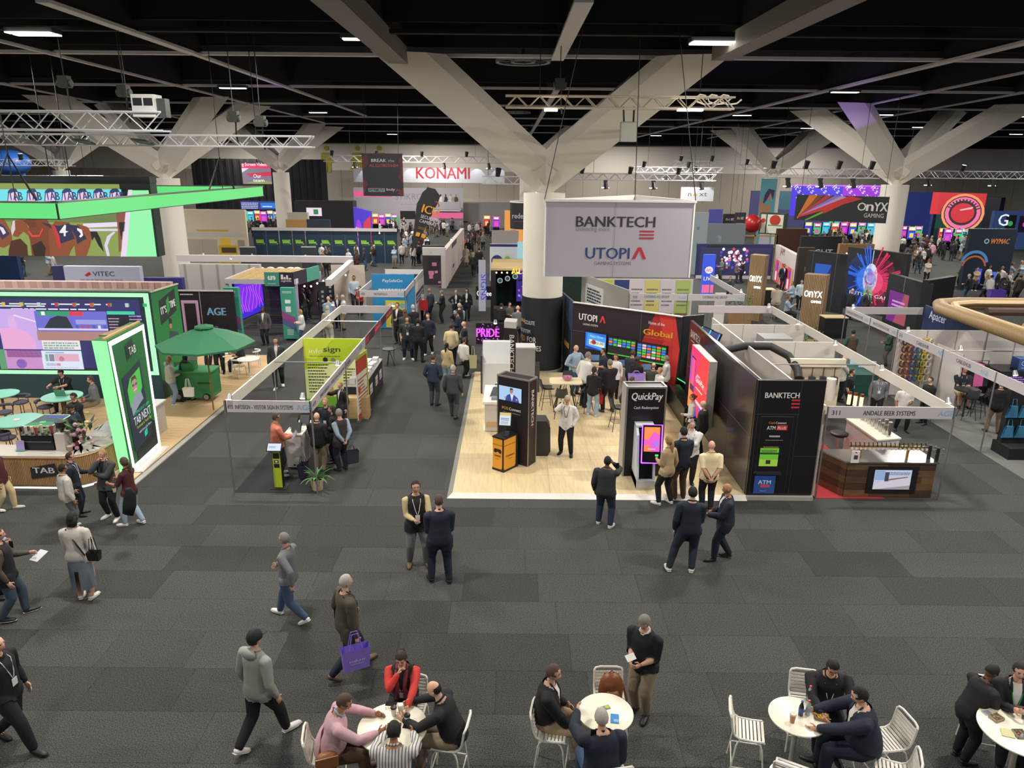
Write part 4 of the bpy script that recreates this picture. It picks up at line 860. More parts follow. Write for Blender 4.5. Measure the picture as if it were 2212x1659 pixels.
MB().tube([(0,-.10,.06),(0,-.115,.14),(0,-.105,.24)],[.09,.12,.08],lt,12,sq=((0,1,0),.35)).build('front_pocket',t,world=False,smooth='all')
MB().tube([(-.06,.1,.4),(-.1,.14,.25),(-.09,.12,.05)],.014,lt,6).build('strap',t,world=False);MB().tube([(.10,.08,.4),(.19,.06,.2),(.24,-.02,.02),(.22,-.05,-.12)],.016,lt,6).build('strap',t,world=False);MB().tube([(-.04,0,.46),(0,0,.51),(.04,0,.46)],.009,lt,6).build('handle',t,world=False)
def bag(name,label,p,w_,h,d,col,rz=0,strap=.18,txt=None):
    t=T(name,label,'bag',p,rz);m_=mat(col,.8,noise=.1)
    MB().add([(x,y,z) for x,y,z in ((-w_/2,-d/2,0),(w_/2,-d/2,0),(w_/2,d/2,0),(-w_/2,d/2,0),(-w_*.56,-d*.7,h),(w_*.56,-d*.7,h),(w_*.56,d*.7,h),(-w_*.56,d*.7,h))],[(0,3,2,1),(0,1,5,4),(1,2,6,5),(2,3,7,6),(3,0,4,7)],m_).build('bag_body',t,world=False)
    for s in (-1,1):MB().tube([(-w_*.25,s*d*.5,h),(-w_*.12,s*d*.3,h+strap),(w_*.12,s*d*.3,h+strap),(w_*.25,s*d*.5,h)],.008,m_,4).build('handle',t,world=False)
    if txt:
        WM[t.name]=M.Translation(p)@M.Rotation(rz,4,'Z');r=WM[t.name];o=r@V((-w_/2,-d/2-.012,0));f=Face(t,o,r.to_3x3()@V((w_,0,0)),V((0,0,h)));txt(f);f.done('print','lettering')
    return t
q=G(748,1466,.28);bag('tote_bag','purple shopping bag with white script held by the olive jacket',V((-2.43,9.72,.42)),.40,.38,.12,'8a72d4',RAD(25),.26,lambda f:(f.text('nufurn',.22,.42,.05,'dcd6ee',bold=0,w=.24),f.greek(.25,.3,.8,.37,2,'c8c0e6')))
bag('tote_bag','black shoulder bag with white block print hanging on the blue jumper',G(1474,1168,.55)+V((0,0,.02)),.36,.44,.10,'15151a',RAD(-12),.4,lambda f:(f.rect(.15,.42,.7,.56,'cfcfcf'),f.rect(.18,.24,.85,.38,'cfcfcf')))
bag('gift_bag','red gift bag held by the long black jacket',G(1294,872,.45),.22,.32,.1,'b0242c',0,.2);bag('tote_bag','cream tote bag carried in the aisle by the long-haired person',G(1022,795,.6),.26,.5,.08,'cfc39a',0,.35)
bag('tote_bag','white tote bag hanging at the green cart',V((D(404,820,22.6).x,22.6,.7)),.30,.30,.1,'d8d6cc',0,.3);bag('paper_bag','dark paper bag held behind the back in the front booth',G(762,1000,.25),.30,.36,.12,'2a2636',RAD(30),.15)
bag('paper_bag','dark paper bag with white print beside the plant',G(656,1030,.05),.26,.38,.14,'1e1b2c',RAD(80),.2);bag('handbag','small black handbag on the hip of the pale blouse',V((D(206,1195,12.0).x,11.95,.98)),.2,.17,.1,'17171a',0,.28)
bag('tote_bag','lilac bag held by the person in the cap inside the stand',V((D(1374,822,23.6).x,23.6,1.0)),.5,.32,.12,'9f86d8',0,.1);bag('gift_bag','red bag held by the white shirt near the blue booth',V((D(915,655,37.2).x,37.2,.75)),.4,.5,.12,'b8262c',0,.15)
bag('gift_bag','small red bag right of the wooden pillar',V((D(1650,585,54).x,53.9,.4)),.3,.4,.12,'c0303a',0,.15);bag('tote_bag','crumpled purple bag before the orange logo wall',G(2148,655,.35),.8,.8,.3,'5c3fa8',0,.4)
q=V((t1.x-.78,t1.y-.38,.70));t=T('shoulder_bag','brown leather shoulder bag at the hip of the pink sweater','bag',q,RAD(20));lt2=mat('8a5a34',.45,noise=.25,scale=14);MB().tube([(0,0,0),(0,0,.08),(0,0,.2),(0,0,.25)],[.12,.15,.14,.09],lt2,12,sq=((0,1,0),.5)).build('bag_body',t,world=False,smooth='all');MB().box(-.14,.14,-.085,-.065,.08,.24,lt2).build('flap',t,world=False)
def sheet(label,c,w_,h,col,rz=0,tilt=35,cat='paper',name='paper_sheet',r=.5):
    t=T(name,label,cat,c,rz);a=RAD(tilt);MB().frame((-w_/2,-h/2*cos(a),-h/2*sin(a)),(w_,0,0),(0,h*cos(a),h*sin(a)),(0,-.004*sin(a),.004*cos(a)),mat(col,r)).build('sheet',t,world=False);return t
sheet('white paper read by the person beside the small table',D(1362,1420,8.98),.16,.10,'dedcd4',RAD(30));sheet('printed brochure in the hand at the left edge',D(84,1200,11.95),.2,.26,'c8ccd6',RAD(-20),20,'brochure','brochure')
sheet('grey tablet held by the salmon jumper',V((D(634,915,17.9).x,17.9,1.2)),.18,.24,'8fa0b4',RAD(-60),60,'tablet','tablet_device',.2)
p=V((D(2172,1512,8.35).x,8.35,1.15));thing(MB().tube([p,p+V((.12,.02,-.07))],.006,mat('d0a040',.5),5),'wooden_fork','wooden fork held over the noodles','fork')
for fx,fy,z,lab in ((1334,1006,1.5,'dark phone at the ear of the charcoal sweater'),(1211,874,1.62,'dark phone at the ear of the white shirt'),(24,1176,1.15,'phone held at the left photo edge'),(1282,1586,1.35,'phone held by the silver-haired person')):
    p=G(fx,fy,z);MB().box(p.x-.035,p.x+.035,p.y-.005,p.y+.005,p.z-.07,p.z+.07,mat('101014',.3)).build('phone',None,label=lab,cat='phone')
p=V((D(252,1036,14.9).x,14.75,1.02));
t=T('coffee_cup','takeaway cup held by the maroon top','cup',p);MB().lathe(0,0,[(.03,0),(.042,.11)],mat('c8b49a',.6),14).build('cup_body',t,world=False);MB().cyl(0,0,.11,.125,.044,mat('1c1c1e',.5),14).build('lid',t,world=False)
p=V((D(276,1070,14.2).x,14.25,.72));thing(MB().tube([p+V((0,0,.62)),p+V((.02,.02,.5)),p+V((-.02,0,.25)),p+V((-.08,-.02,.02))],[.07,.13,.15,.12],mat('141416',.9),10,sq=((0,1,0),.5)),'folded_jacket','black jacket hanging over the arm of the maroon top','jacket',smooth='all')
# ---------------------------------------------------------------- helpers for boxes seen by their corners
def corners(fb,ft,lt,rt,z0=0.0):
    F=G(*fb,z0);z1=D(ft[0],ft[1],F.y).z;L=G(*lt,z1);R=G(*rt,z1);L.z=R.z=z0;return F,L,R,L+R-F,z0,z1
def boxc(par,name,c,mt,top=True,world=True):
    F,L,R,B,z0,z1=c;mb=MB();p=[F,R,B,L];a=sum(((p[i]-p[0]).cross(p[(i+1)%4]-p[0]) for i in range(4)),V((0,0,0)))
    mb.poly([V((q.x,q.y,z0)) for q in p],(0,0,z1-z0),mt);return mb.build(name,par)
def faceL(par,c,glow=0):F,L,R,B,z0,z1=c;return Face(par,L,F-L,(0,0,z1-z0),glow)
def faceR(par,c,glow=0):F,L,R,B,z0,z1=c;return Face(par,F,R-F,(0,0,z1-z0),glow)
def bars3(f,a,b,w_,h,c='c8404a',g=None):
    for i in range(3):f.rect(a,b-i*h*2,a+w_,b-i*h*2+h,c,g)
def spot(par_label,px,py,z,group='small silver spotlights clipped on the booth fascias',aim=(0,-.3,-.6)):
    p=G(px,py,z) if not isinstance(px,V) else px;t=T('spotlight',par_label,'spotlight',p,group=group)
    a=V(aim).normalized();MB().bar(p,p+V((0,0,.1)),.03,.03,ALU).tube([p+V((0,0,.1)),p+V((0,0,.16))],.012,ALU,6).build('bracket',t)
    q=p+V((0,0,.16));MB().tube([q,q+a*.14],[.05,.075],ALU,12).build('head',t,smooth=True);MB().tube([q+a*.141,q+a*.15],.06,em('fff4dc',5),12).build('bulb',t);return t
# ---------------------------------------------------------------- the centre stand
def centre():
    X0,X1,Y0,Y1=-1.62,5.95,16.68,27.95
    t=T('stand_platform','low pale wooden exhibition platform with lit front edge','platform',(X0,Y0,0))
    MB().box(X0+.12,X1,Y0+.12,Y1,0,.085,mat('b5a98c',.6)).build('base',t)
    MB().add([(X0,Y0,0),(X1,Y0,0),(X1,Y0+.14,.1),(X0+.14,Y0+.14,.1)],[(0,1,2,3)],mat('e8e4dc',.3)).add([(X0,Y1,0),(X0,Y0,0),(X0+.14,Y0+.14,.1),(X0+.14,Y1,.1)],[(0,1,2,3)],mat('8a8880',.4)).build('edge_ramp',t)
    wm=wood('cfb98e','dccaa0',(6,.6,1),.35);first=None;nx,ny=6,10;wx,wy=(X1-X0-.14)/nx,(Y1-Y0-.14)/ny
    for i in range(nx):
        for j in range(ny):
            if first is None:first=MB().box(0,wx-.006,0,wy-.006,0,.015,wm).build('floor_panel',t,world=False);o=first
            else:o=first.copy();C.objects.link(o);o.parent=t
            o.location=(.14+i*wx,.14+j*wy,.085)
    dk=mat('231c1f',.45);dk2=mat('1a1417',.4);fr=mat('9a9794',.4,.6)
    c=corners((1140,1008.5),(1141,824),(1075,811),(1160,816),.1);t=T('display_tower','black tower with a small screen and white lettering, behind the orange kiosk','display tower',c[0]);boxc(t,'body',c,dk)
    F,L,R,B,z0,z1=c
    for p in (F,L,R):MB().box(p.x-.015,p.x+.015,p.y-.015,p.y+.015,z0,z1+.02,fr).build('edge_profile',t)
    MB().bar(F+V((0,0,z1-z0+.01)),R+V((0,0,z1-z0+.01)),.05,.04,fr).bar(F+V((0,0,z1-z0+.01)),L+V((0,0,z1-z0+.01)),.05,.04,fr).bar(B+V((0,0,z1-z0+.01)),L+V((0,0,z1-z0+.01)),.05,.04,fr).bar(B+V((0,0,z1-z0+.01)),R+V((0,0,z1-z0+.01)),.05,.04,fr).build('top_frame',t)
    f=faceL(t,c);f.rect(.03,.72,.79,.905,'101014');f.rect(.05,.73,.77,.895,'a9cdf0',1).poly([(.25,.73),(.3,.79),(.40,.815),(.55,.81),(.66,.78),(.7,.73)],'2b3f9c',.9).poly([(.41,.815),(.47,.73),(.52,.81)],'e8eef5',.9)
    f.circ(.45,.85,.055,'b98068',.9,ry=.028).poly([(.4,.86),(.41,.885),(.49,.885),(.51,.86),(.48,.868)],'2a2018',.9).circ(.26,.765,.03,'c08a70',.9).circ(.62,.76,.03,'c08a70',.9)
    f.text('POS',.16,.625,.085,'e0a83c',w=.19).text('Connect',.38,.625,.085,'f0eee8',w=.38).text('Network and Solutions',.2,.59,.03,'c8c4c0',w=.55,bold=0);f.done()
    f=faceR(t,c);f.text('BANKTECH',.34,.88,.13,'e4e0dc',w=1.0,rot=-90);f.rect(.38,.44,.42,.50,'a02830').rect(.48,.44,.52,.50,'a02830').rect(.58,.44,.62,.50,'a02830');f.done()
    c=corners((1088.3,1021),(1092,951),(1064.4,944),(1119,938),.1);F,L,R,B,z0,z1=c;t=T('payment_kiosk','orange and black payment kiosk with a small tilted screen on top','kiosk',F)
    boxc(t,'cabinet',c,mat('e39b2c',.4));up=lambda p,z:V((p.x,p.y,z));e=.02
    MB().poly([up(F+(F-B)*.02,z1),up(R+(R-L)*.02,z1),up(B+(B-F)*.02,z1),up(L+(L-R)*.02,z1)],(0,0,.04),mat('1a1618',.4)).build('counter_top',t)
    MB().poly([up(F+(F-B)*.02,z0),up(R+(R-L)*.02,z0),up(B,z0),up(L+(L-R)*.02,z0)],(0,0,.06),mat('1a1618',.4)).build('plinth',t)
    for f in (faceL(t,c),faceR(t,c)):
        f.poly([(.86,1),(1,1),(1,0),(.7,0),(.84,.12)],'1c181a').poly([(0,.12),(.06,.04),(.2,0),(0,0)],'1c181a').rect(0,.80,.86,.81,'1c181a').text('Connect',.12,.44,.07,'1c181a',w=.62*f.W,bold=.02).greek(.3,.36,.6,.39,1,'5a4020');f.done()
    f=faceL(t,c);f.poly([(.12,.56),(.12,.64),(.2,.68),(.7,.68),(.78,.64),(.78,.56),(.6,.55),(.52,.59),(.4,.59),(.3,.55)],'17131a');f.done('headset_print')
    p=(F+B)/2;p.z=z1+.04;MB().tube([p,p+V((.02,.04,.18)),p+V((0,.1,.28))],.03,BLACK,8).build('screen_arm',t)
    s=MB().frame(p+V((-.19,.02,.24)),(.34,-.05,0),(.02,.12,.36),(.005,.02,-.005),BLACK).build('screen',t);f=Face(t,p+V((-.18,.01,.25)),(.32,-.047,0),(.019,.115,.345));f.rect(.03,.03,.97,.97,'dfe9ee',.9).rect(.03,.75,.97,.97,'e8c87c',.9).greek(.15,.4,.85,.62,2,'3a5aa8',.9).greek(.15,.12,.8,.35,3,'8a9ab0',.9);f.done()
    MB().frame(p+V((-.05,-.2,0)),(.12,-.02,0),(.05,.16,.1),(0,0,.02),mat('2c2c30',.3)).build('card_reader',t)
    c=corners((1114,812),(1115,710),(1089,708),(1118,702),.1);t=T('display_tower','slim black tower with vertical white lettering behind the white machine','display tower',c[0]);F,L,R,B,z0,z1=c
    boxc(t,'body',c,dk);MB().poly([up(p,z1) for p in (F,R,B,L)],(0,0,.25),mat('c8c4bc',.5)).build('top_cap',t);f=faceL(t,c);f.text('BANKTECH',.45,.86,.2,'e4e0dc',w=1.5,rot=-90).rect(.2,.3,.28,.4,'a02830').rect(.36,.3,.44,.4,'a02830').rect(.52,.3,.6,.4,'a02830');f.done()
    def wedge(name,lab,pts,x0,x1,col,z0=.1,extra=None,rz=0,cat='machine'):
        q=T(name,lab,cat,(x0,pts[0][0],z0));MB().poly([(x0,y,z) for y,z in pts],(x1-x0,0,0),mat(col,.35)).build('housing',q);return q
    g=G(1046,925,.1);y=g.y
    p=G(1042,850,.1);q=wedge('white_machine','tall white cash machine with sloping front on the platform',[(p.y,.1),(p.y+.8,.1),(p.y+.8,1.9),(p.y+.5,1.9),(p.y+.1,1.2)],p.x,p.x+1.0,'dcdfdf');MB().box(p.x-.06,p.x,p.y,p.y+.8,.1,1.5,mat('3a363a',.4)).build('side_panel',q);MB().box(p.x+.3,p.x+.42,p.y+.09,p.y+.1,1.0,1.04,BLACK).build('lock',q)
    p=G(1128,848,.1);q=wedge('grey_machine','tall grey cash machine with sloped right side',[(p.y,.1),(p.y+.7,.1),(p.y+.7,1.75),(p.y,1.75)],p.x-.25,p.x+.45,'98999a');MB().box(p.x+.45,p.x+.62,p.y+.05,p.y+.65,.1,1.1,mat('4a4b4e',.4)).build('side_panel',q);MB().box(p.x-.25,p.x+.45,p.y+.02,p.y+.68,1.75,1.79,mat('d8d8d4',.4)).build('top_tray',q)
    p=G(1160,985,.1);q=T('black_machine','rounded black machine behind the black tower','machine',p);MB().poly([(p.x-.05,p.y,.1),(p.x+.30,p.y,.1),(p.x+.38,p.y,.25),(p.x+.36,p.y,.95),(p.x+.25,p.y,1.15),(p.x-.05,p.y,1.15)],(0,.55,0),mat('303033',.4)).build('housing',q)
    p=G(1047,932,.1);q=T('display_desk','white lit display desk with tills left of the black tower','desk',p);x,y=p.x,p.y
    MB().box(x,x+.95,y,y+1.7,.12,1.0,mat('cfcac4',.5)).build('body',q);MB().box(x-.05,x+1.0,y-.05,y+1.75,1.0,1.08,mat('ecebe8',.3)).build('desk_top',q);MB().box(x+.05,x+.9,y-.012,y-.002,.25,.42,mat('c9a878',.5)).build('wood_panel',q);MB().box(x-.02,x,y,y+1.6,.16,.2,em('fff6e8',2.5)).build('light_strip',q)
    MB().frame((x+.15,y+.45,1.1),(.45,0,0),(.1,.25,.22),(0,-.02,.03),mat('55585c',.3)).box(x+.2,x+.65,y+.15,y+.4,1.08,1.14,mat('8a8c90',.3)).build('till',None,label='grey till on the white display desk',cat='till')
    MB().frame((x+.35,y+1.1,1.15),(.3,0,0),(.1,.1,.3),(0,-.02,.02),mat('6a6c72',.3)).build('till_screen',None,label='small tilted till screen at the back of the desk',cat='screen')
    q=T('flower_bunch','red and white flowers on the white display desk','flowers',(x+.45,y+.95,1.08));r_=random.Random(4)
    MB().cyl(x+.45,y+.95,1.08,1.2,.06,WHITE).build('vase',q)
    for i in range(9):MB().ball((x+.45+r_.uniform(-.13,.13),y+.95+r_.uniform(-.1,.1),1.26+r_.uniform(-.05,.1)),.06,mat(r_.choice(('b01c30','e8dcd8','3a5a34')),.7),7,5).build('bloom',q)
    c=corners((1345,1028),(1354,837),(1347,826),(1440,837),.1);t=T('display_tower','wide black tower with cash redemption lettering behind the glowing kiosk','display tower',c[0]);F,L,R,B,z0,z1=c;boxc(t,'body',c,dk2)
    for p in (F,L,R):MB().box(p.x-.02,p.x+.02,p.y-.02,p.y+.02,z0,z1+.02,fr).build('edge_profile',t)
    for a,b in ((F,R),(F,L),(B,L),(B,R)):MB().bar(up(a,z1),up(b,z1),.05,.05,fr).build('top_frame',t)
    MB().poly([up(L-V((.03,0,0)),z0),up(F-V((.03,0,0)),z0),up(F,z0),up(L,z0)],(0,0,z1-z0),mat('a39f9a',.5)).build('side_panel',t)
    f=faceR(t,c);f.text('QuickPay',.5,.84,.20,'eeecec',w=.80*f.W,al='c',shear=.12,bold=.02).text('Cash Redemption',.5,.755,.075,'e4e2e2',w=.64*f.W,al='c',shear=.15);f.done()
    p=G(1374,1056,.1);q2=G(1414,1056,.1);x0,x1,y=p.x,q2.x,p.y;t=T('payment_kiosk','white kiosk with purple neon framed touch screen','kiosk',p)
    MB().poly([(x0,y,.1),(x0,y+.85,.1),(x0,y+.85,1.62),(x0,y+.55,1.62),(x0,y+.32,1.45),(x0,y+.05,.35)],(.06,0,0),mat('d9dce0',.35)).poly([(x1,y,.1),(x1,y+.85,.1),(x1,y+.85,1.62),(x1,y+.55,1.62),(x1,y+.32,1.45),(x1,y+.05,.35)],(-.05,0,0),mat('d9dce0',.35)).box(x0,x1,y,y+.85,.1,.32,mat('cfd2d4',.4)).box(x0,x1,y+.5,y+.85,1.6,1.65,mat('cfd2d4',.4)).build('shell',t)
    MB().poly([(x0+.06,y+.14,.32),(x0+.06,y+.8,.32),(x0+.06,y+.8,1.55),(x0+.06,y+.55,1.55),(x0+.06,y+.4,1.3)],(x1-x0-.11,0,0),mat('0c0c10',.3)).build('core',t)
    a=V((x0+.10,y+.06,.80));u=V((.50,-.02,0));v=V((.02,.24,.95));n=u.cross(v).normalized();MB().frame(a-n*.07,u,v,n*.07,mat('0e0e14',.2)).build('screen_box',t)
    f=Face(t,a,u,v,1);f.rect(.1,.3,.9,.94,'f08a4a',1.1).poly([(.1,.3),(.9,.3),(.9,.75),(.6,.82),(.3,.6),(.1,.62)],'e85ac8',1.1).poly([(.1,.3),(.5,.3),(.35,.5),(.1,.45)],'f07a4a',1.1).circ(.72,.5,.14,'a078f0',1.1).greek(.3,.36,.7,.39,1,'ffffff',1.2).rect(.68,.18,.85,.23,'30e08a',1.2)
    f.done('screen_picture');mb=MB();P=[f.P(a_,b_,.01) for a_,b_ in ((0,0),(1,0),(1,1),(0,1),(0,0))];mb.tube(P,.016,em('a048ff',3.5),6);mb.build('neon_frame',t)
    A,Bq=D(1176,430,20),D(1503,437,20);zb0,zb1=D(1172,590,20).z,D(1495,607,20).z;zt=7.15;zb=(zb0+zb1)/2;Cc=G(1372,421,zt+.03);t=T('hanging_sign','large white three-sided fabric sign hanging beside the column','hanging sign',(A.x,20,zb))
    fb=mat('b3adb6',.8);inn=mat('e2ded8',.8);A.z=Bq.z=Cc.z=zb;H_=zt-zb
    for nm,p,q_ in (('front_panel',A,Bq),('right_panel',Bq,Cc),('left_panel',Cc,A)):
        u=q_-p;n=u.cross(V((0,0,1))).normalized();MB().frame(p,u,(0,0,H_),-n*.04,fb if nm[0]=='f' else inn).build(nm,t);MB().bar(up(p,zt),up(q_,zt),.07,.06,mat('e6e4e0',.5)).build('top_rail',t)
    f=Face(t,A,Bq-A,(0,0,H_));k='3a3542';f.text('BANKTECH',.215,.665,.285,k,w=.525*f.W,bold=.03).text('Delivering more',.215,.59,.13,'8a8490',w=.225*f.W,bold=0);bars3(f,.64,.60,.098,.022,'b23844')
    f.text('UTOPI',.285,.245,.31,'2e4478',w=.295*f.W,bold=.02).poly([(.598,.245),(.635,.40),(.658,.40),(.695,.245),(.672,.245),(.6465,.36),(.621,.245)],'c03040').text('GAMING SYSTEMS',.345,.165,.09,'6f6c78',w=.25*f.W,bold=0).rect(.472,0,.475,1,'98929c');f.done()
    for p in (A,Bq,Cc):MB().tube([up(p,zt),up(p*.6+(A+Bq+Cc)/3*.4,CZ)],.012,BLACK,4).build('suspension_wire',t)
    Lw,Rw=G(1234,813,.1),G(1461,859,.1);zt=3.05;t=T('booth_wall','long black booth wall with three wall screens and a red painted stripe','booth wall',Lw);f=slab(t,'panel',Lw,Rw,0,zt,mat('2a2227',.45),.12)
    MB().bar(up(Lw,zt),up(Rw,zt),.14,.03,mat('d8d4cc',.5)).build('top_trim',t)
    f.poly([(.77,1),(.94,1),(.995,.62),(.975,.05),(.93,0),(.88,.25),(.86,.55)],'d83a34').poly([(.77,1),(.80,1),(.86,.68),(.80,.55),(.74,.2),(.60,.2),(.66,.62)],'b02a2a').poly([(.56,.1),(.74,.1),(.8,.45),(.64,.45)],'c8342e').rect(.645,0,.648,1,'6a6468').rect(0,.64,.13,.645,'6a6468').rect(.93,0,.932,1,'5a5458')
    f.text('UTOPI',.06,.79,.26,'f0eeee',w=.78,bold=.03).poly([(.262,.79),(.285,.875),(.298,.875),(.32,.79),(.306,.79),(.2915,.845),(.276,.79)],'e04038').text('GAMING SYSTEMS',.10,.73,.08,'e8e6e6',w=.66,bold=.005)
    f.text('Home of the',.715,.86,.12,'f4e8e4',w=.62).text('Global',.672,.73,.22,'e8a820',w=1.12,bold=.05,shear=.05).text('GAMING SYSTEM',.68,.69,.06,'e86a30',w=1.05,bold=.01);f.done()
    def wallscreen(a0,b0,a1,b1,lab,draw):
        s=T('wall_screen',lab,'screen',f.P(a0,b0));g=Face(s,f.P(a0,b0,.07),f.P(a1,b0)-f.P(a0,b0),(0,0,(b1-b0)*zt));MB().frame(f.P(a0,b0,.01),g.u,g.v,g.n*.06,mat('0c0c0e',.3)).build('housing',s);draw(g);g.done('screen_picture')
    def d1(g):g.rect(.02,.02,.98,.98,'1a6ad8',1).poly([(.0,.1),(.3,0),(1,.1),(.9,.3),(.1,.25)],'0c2a9c',1).poly([(.08,.2),(.95,.02),(.98,.8),(.12,.95)],'3a9cf0',1).poly([(.2,.3),(.92,.2),(.92,.5),(.2,.6)],'e8e8d8',1).circ(.42,.45,.1,'c02838',1).text('0,783.00',.25,.32,.1,'18181c',1,w=.62*g.W).text('Major Draw',.25,.68,.08,'cfe4ff',1,w=.6*g.W)
    def d2(rows,seed):
        def dd(g):
            r_=random.Random(seed);g.rect(.01,.01,.99,.99,'08080c',.5).rect(.0,.02,1,.08,'4ac040',1)
            for i in range(6):
                for j in range(rows):
                    c_=r_.choice(('3a7ae0','3a7ae0','48c83c','48c83c','f0763a','e8c8e0'));b_=.80-j*.14;g.rect(.03+i*.16,b_,.16+i*.16,b_+.11,c_,1)
        return dd
    wallscreen(.135,.44,.345,.66,'left wall screen showing a blue jackpot picture',d1);wallscreen(.36,.42,.625,.645,'middle wall screen with three rows of coloured tiles',d2(3,1));wallscreen(.628,.40,.90,.635,'right wall screen with five rows of coloured tiles',d2(5,2))
    a=G(1213,600,3.05) if 0 else V((Lw.x-.05,Lw.y+1.9,0));t=T('booth_wall','narrow blue-grey side wall left of the long black wall','booth wall',a);f2=slab(t,'panel',V((Lw.x-.35,Lw.y+2.4,0)),V((Lw.x-.02,Lw.y+.05,0)),0,3.05,mat('3a4a60',.5),.08);f2.poly([(.1,.9),(.9,.6),(.9,0),(.1,.2)],'22262e').rect(.4,.35,.8,.42,'d09a30');f2.done()
    b=Rw+V((.05,.05,0));e_=V((6.75,25.2,0));t=T('booth_wall','black corner wall behind the glowing game machines','booth wall',b);f3=slab(t,'panel',b,e_,0,3.05,mat('221c20',.4),.1)
    a,b=Lw.lerp(Rw,.16)+V((-.25,-.85,0)),Lw.lerp(Rw,.86)+V((-.25,-.85,0));a.z=b.z=.1;t=T('bench_counter','long white counter with pale wooden top under the wall screens','counter',a);u=b-a;n=u.cross(V((0,0,1))).normalized()
    MB().frame(a,u,(0,0,.92),-n*.5,mat('dcdad6',.5)).build('body',t);MB().frame(a+V((0,0,.92))+n*.03,u,(0,0,.04),-n*.58,wood('d8c4a0','e4d4b4')).build('counter_top',t)
    for k in (.12,.5,.8):
        p=a.lerp(b,k)+V((0,0,.96))-n*.25;s=T('laptop','open laptop on the white counter, %s'%({.12:'left one',.5:'middle one',.8:'right one'}[k]),'laptop',p);MB().box(p.x-.16,p.x+.16,p.y-.11,p.y+.11,p.z,p.z+.015,DKMET).build('base',s);MB().frame(p+V((-.16,.11,.01)),(.32,0,0),(0,.06,.2),(0,.01,0),mat('5a7aa8',.3)).build('lid',s)
    wl=T('booth_wall','long glossy black side wall running to the cash machine wall','booth wall',(5.95,16.8,0));gl=mat('3a3336',.18);f4=slab(wl,'panel',V((5.95,23.9,0)),V((5.95,16.9,0)),0,3.12,gl,.1)
    f4.rect(.345,0,.348,1,'6a6468').rect(.14,0,.142,.5,'5a5458').rect(.0,.52,1,.524,'6a6468').rect(.72,0,.722,1,'5a5458').text('BANKTECH',.035,.84,.26,'e0dcdc',w=1.2).greek(.05,.80,.12,.83,1,'a8a4a4');bars3(f4,.15,.78,.05,.02,'b03038');f4.done()
    t=T('light_box','tall pink and red glowing light box on the glossy side wall','light box',(5.6,20,0));p0,p1=G(1513,1000,.1),G(1560,1000,.1);a=V((5.50,21.6,.9));b=V((5.50,19.55,.9));MB().frame(a,b-a,(0,0,1.95),(.22,0,0),mat('a39f98',.4)).build('frame',t)
    f=Face(t,a,b-a,(0,0,1.95),1.1);f.rect(0,0,1,1,'f0286a',1.15).poly([(.35,0),(1,0),(1,1),(.55,1),(.45,.6)],'f43a3c',1.15).poly([(0,0),(.3,0),(.25,.3),(.0,.45)],'f08a40',1.1).poly([(.0,.45),(.2,.35),(.1,.8),(0,.9)],'b050e0',1.1).rect(.06,.3,.3,.85,'5a2a60',.8).rect(.08,.4,.28,.82,'f0508a',1.1).circ(.85,.12,.2,'6a60f0',1.1).text('QuickPay',.36,.5,.17,'ffffff',1.2,w=.95,shear=.1).text('XLS',.84,.5,.17,'ff9aa8',1.1,w=.28,bold=-.01).greek(.4,.42,.8,.46,1,'ffe0e8',1.2).rect(.4,.2,.85,.25,'ffd0d8',1.1).greek(.42,.62,.6,.66,1,'ffe8f0',1.1);f.done()
    t=T('booth_wall','black front wall with built-in cash machine at the stand corner','booth wall',(6.0,16.8,0));f=slab(t,'panel',(5.95,16.82),(7.60,16.82),.1,3.13,mat('17151a',.35),.12);MB().box(5.95,7.62,16.72,16.95,0,.1,mat('a8a49c',.5)).build('plinth',t)
    l='3c3a42';f.rect(.04,0,.045,1,l).rect(.64,0,.646,1,l).rect(.0,.715,.66,.72,l).rect(.66,.35,1,.355,l).rect(.1,.695,.58,.699,'5a5862').rect(.1,.04,.104,.695,l).rect(.58,.04,.584,.695,l)
    f.text('BANKTECH',.12,.855,.145,'dedad8',w=.83,bold=.02);bars3(f,.52,.83,.12,.015,'c03038');f.text('Cash',.22,.635,.06,'e07a38',w=.15).text('Connect',.325,.635,.06,'e8e6e4',w=.26).text('ATM',.20,.585,.1,'e8e6e4',w=.21).rect(.345,.58,.505,.625,'c8343c').text('PLUS',.36,.588,.075,'f4e8e8',w=.2,shear=.1).greek(.25,.52,.42,.55,1,'b8b8bc').greek(.2,.49,.48,.505,1,'7a7a80')
    f.rect(.12,.35,.46,.45,'101216').greek(.18,.43,.42,.445,1,'c08a50').rect(.14,.325,.42,.425,'6ab82c',.8).rect(.14,.37,.42,.385,'203018',.6).rect(.14,.265,.42,.325,'9ac83c',.8).rect(.24,.285,.31,.32,'202820',.5).greek(.16,.39,.4,.415,2,'20381a',.5).rect(.08,.2,.48,.215,'4a5a5a').rect(.22,.165,.3,.175,'b0a890')
    f.rect(.10,.02,.42,.18,'2456a8',.35).text('ATM',.16,.105,.11,'b8c4e8',.6,w=.32,bold=.02).rect(.20,.075,.34,.1,'c03a4a',.6).greek(.2,.04,.3,.05,1,'8aa0d0',.5);f.done()
    MB().frame(f.P(.1,.2,0),f.u*.38,(0,0,.05),f.n*.12,mat('2a2c30',.3)).build('machine_shelf',t)
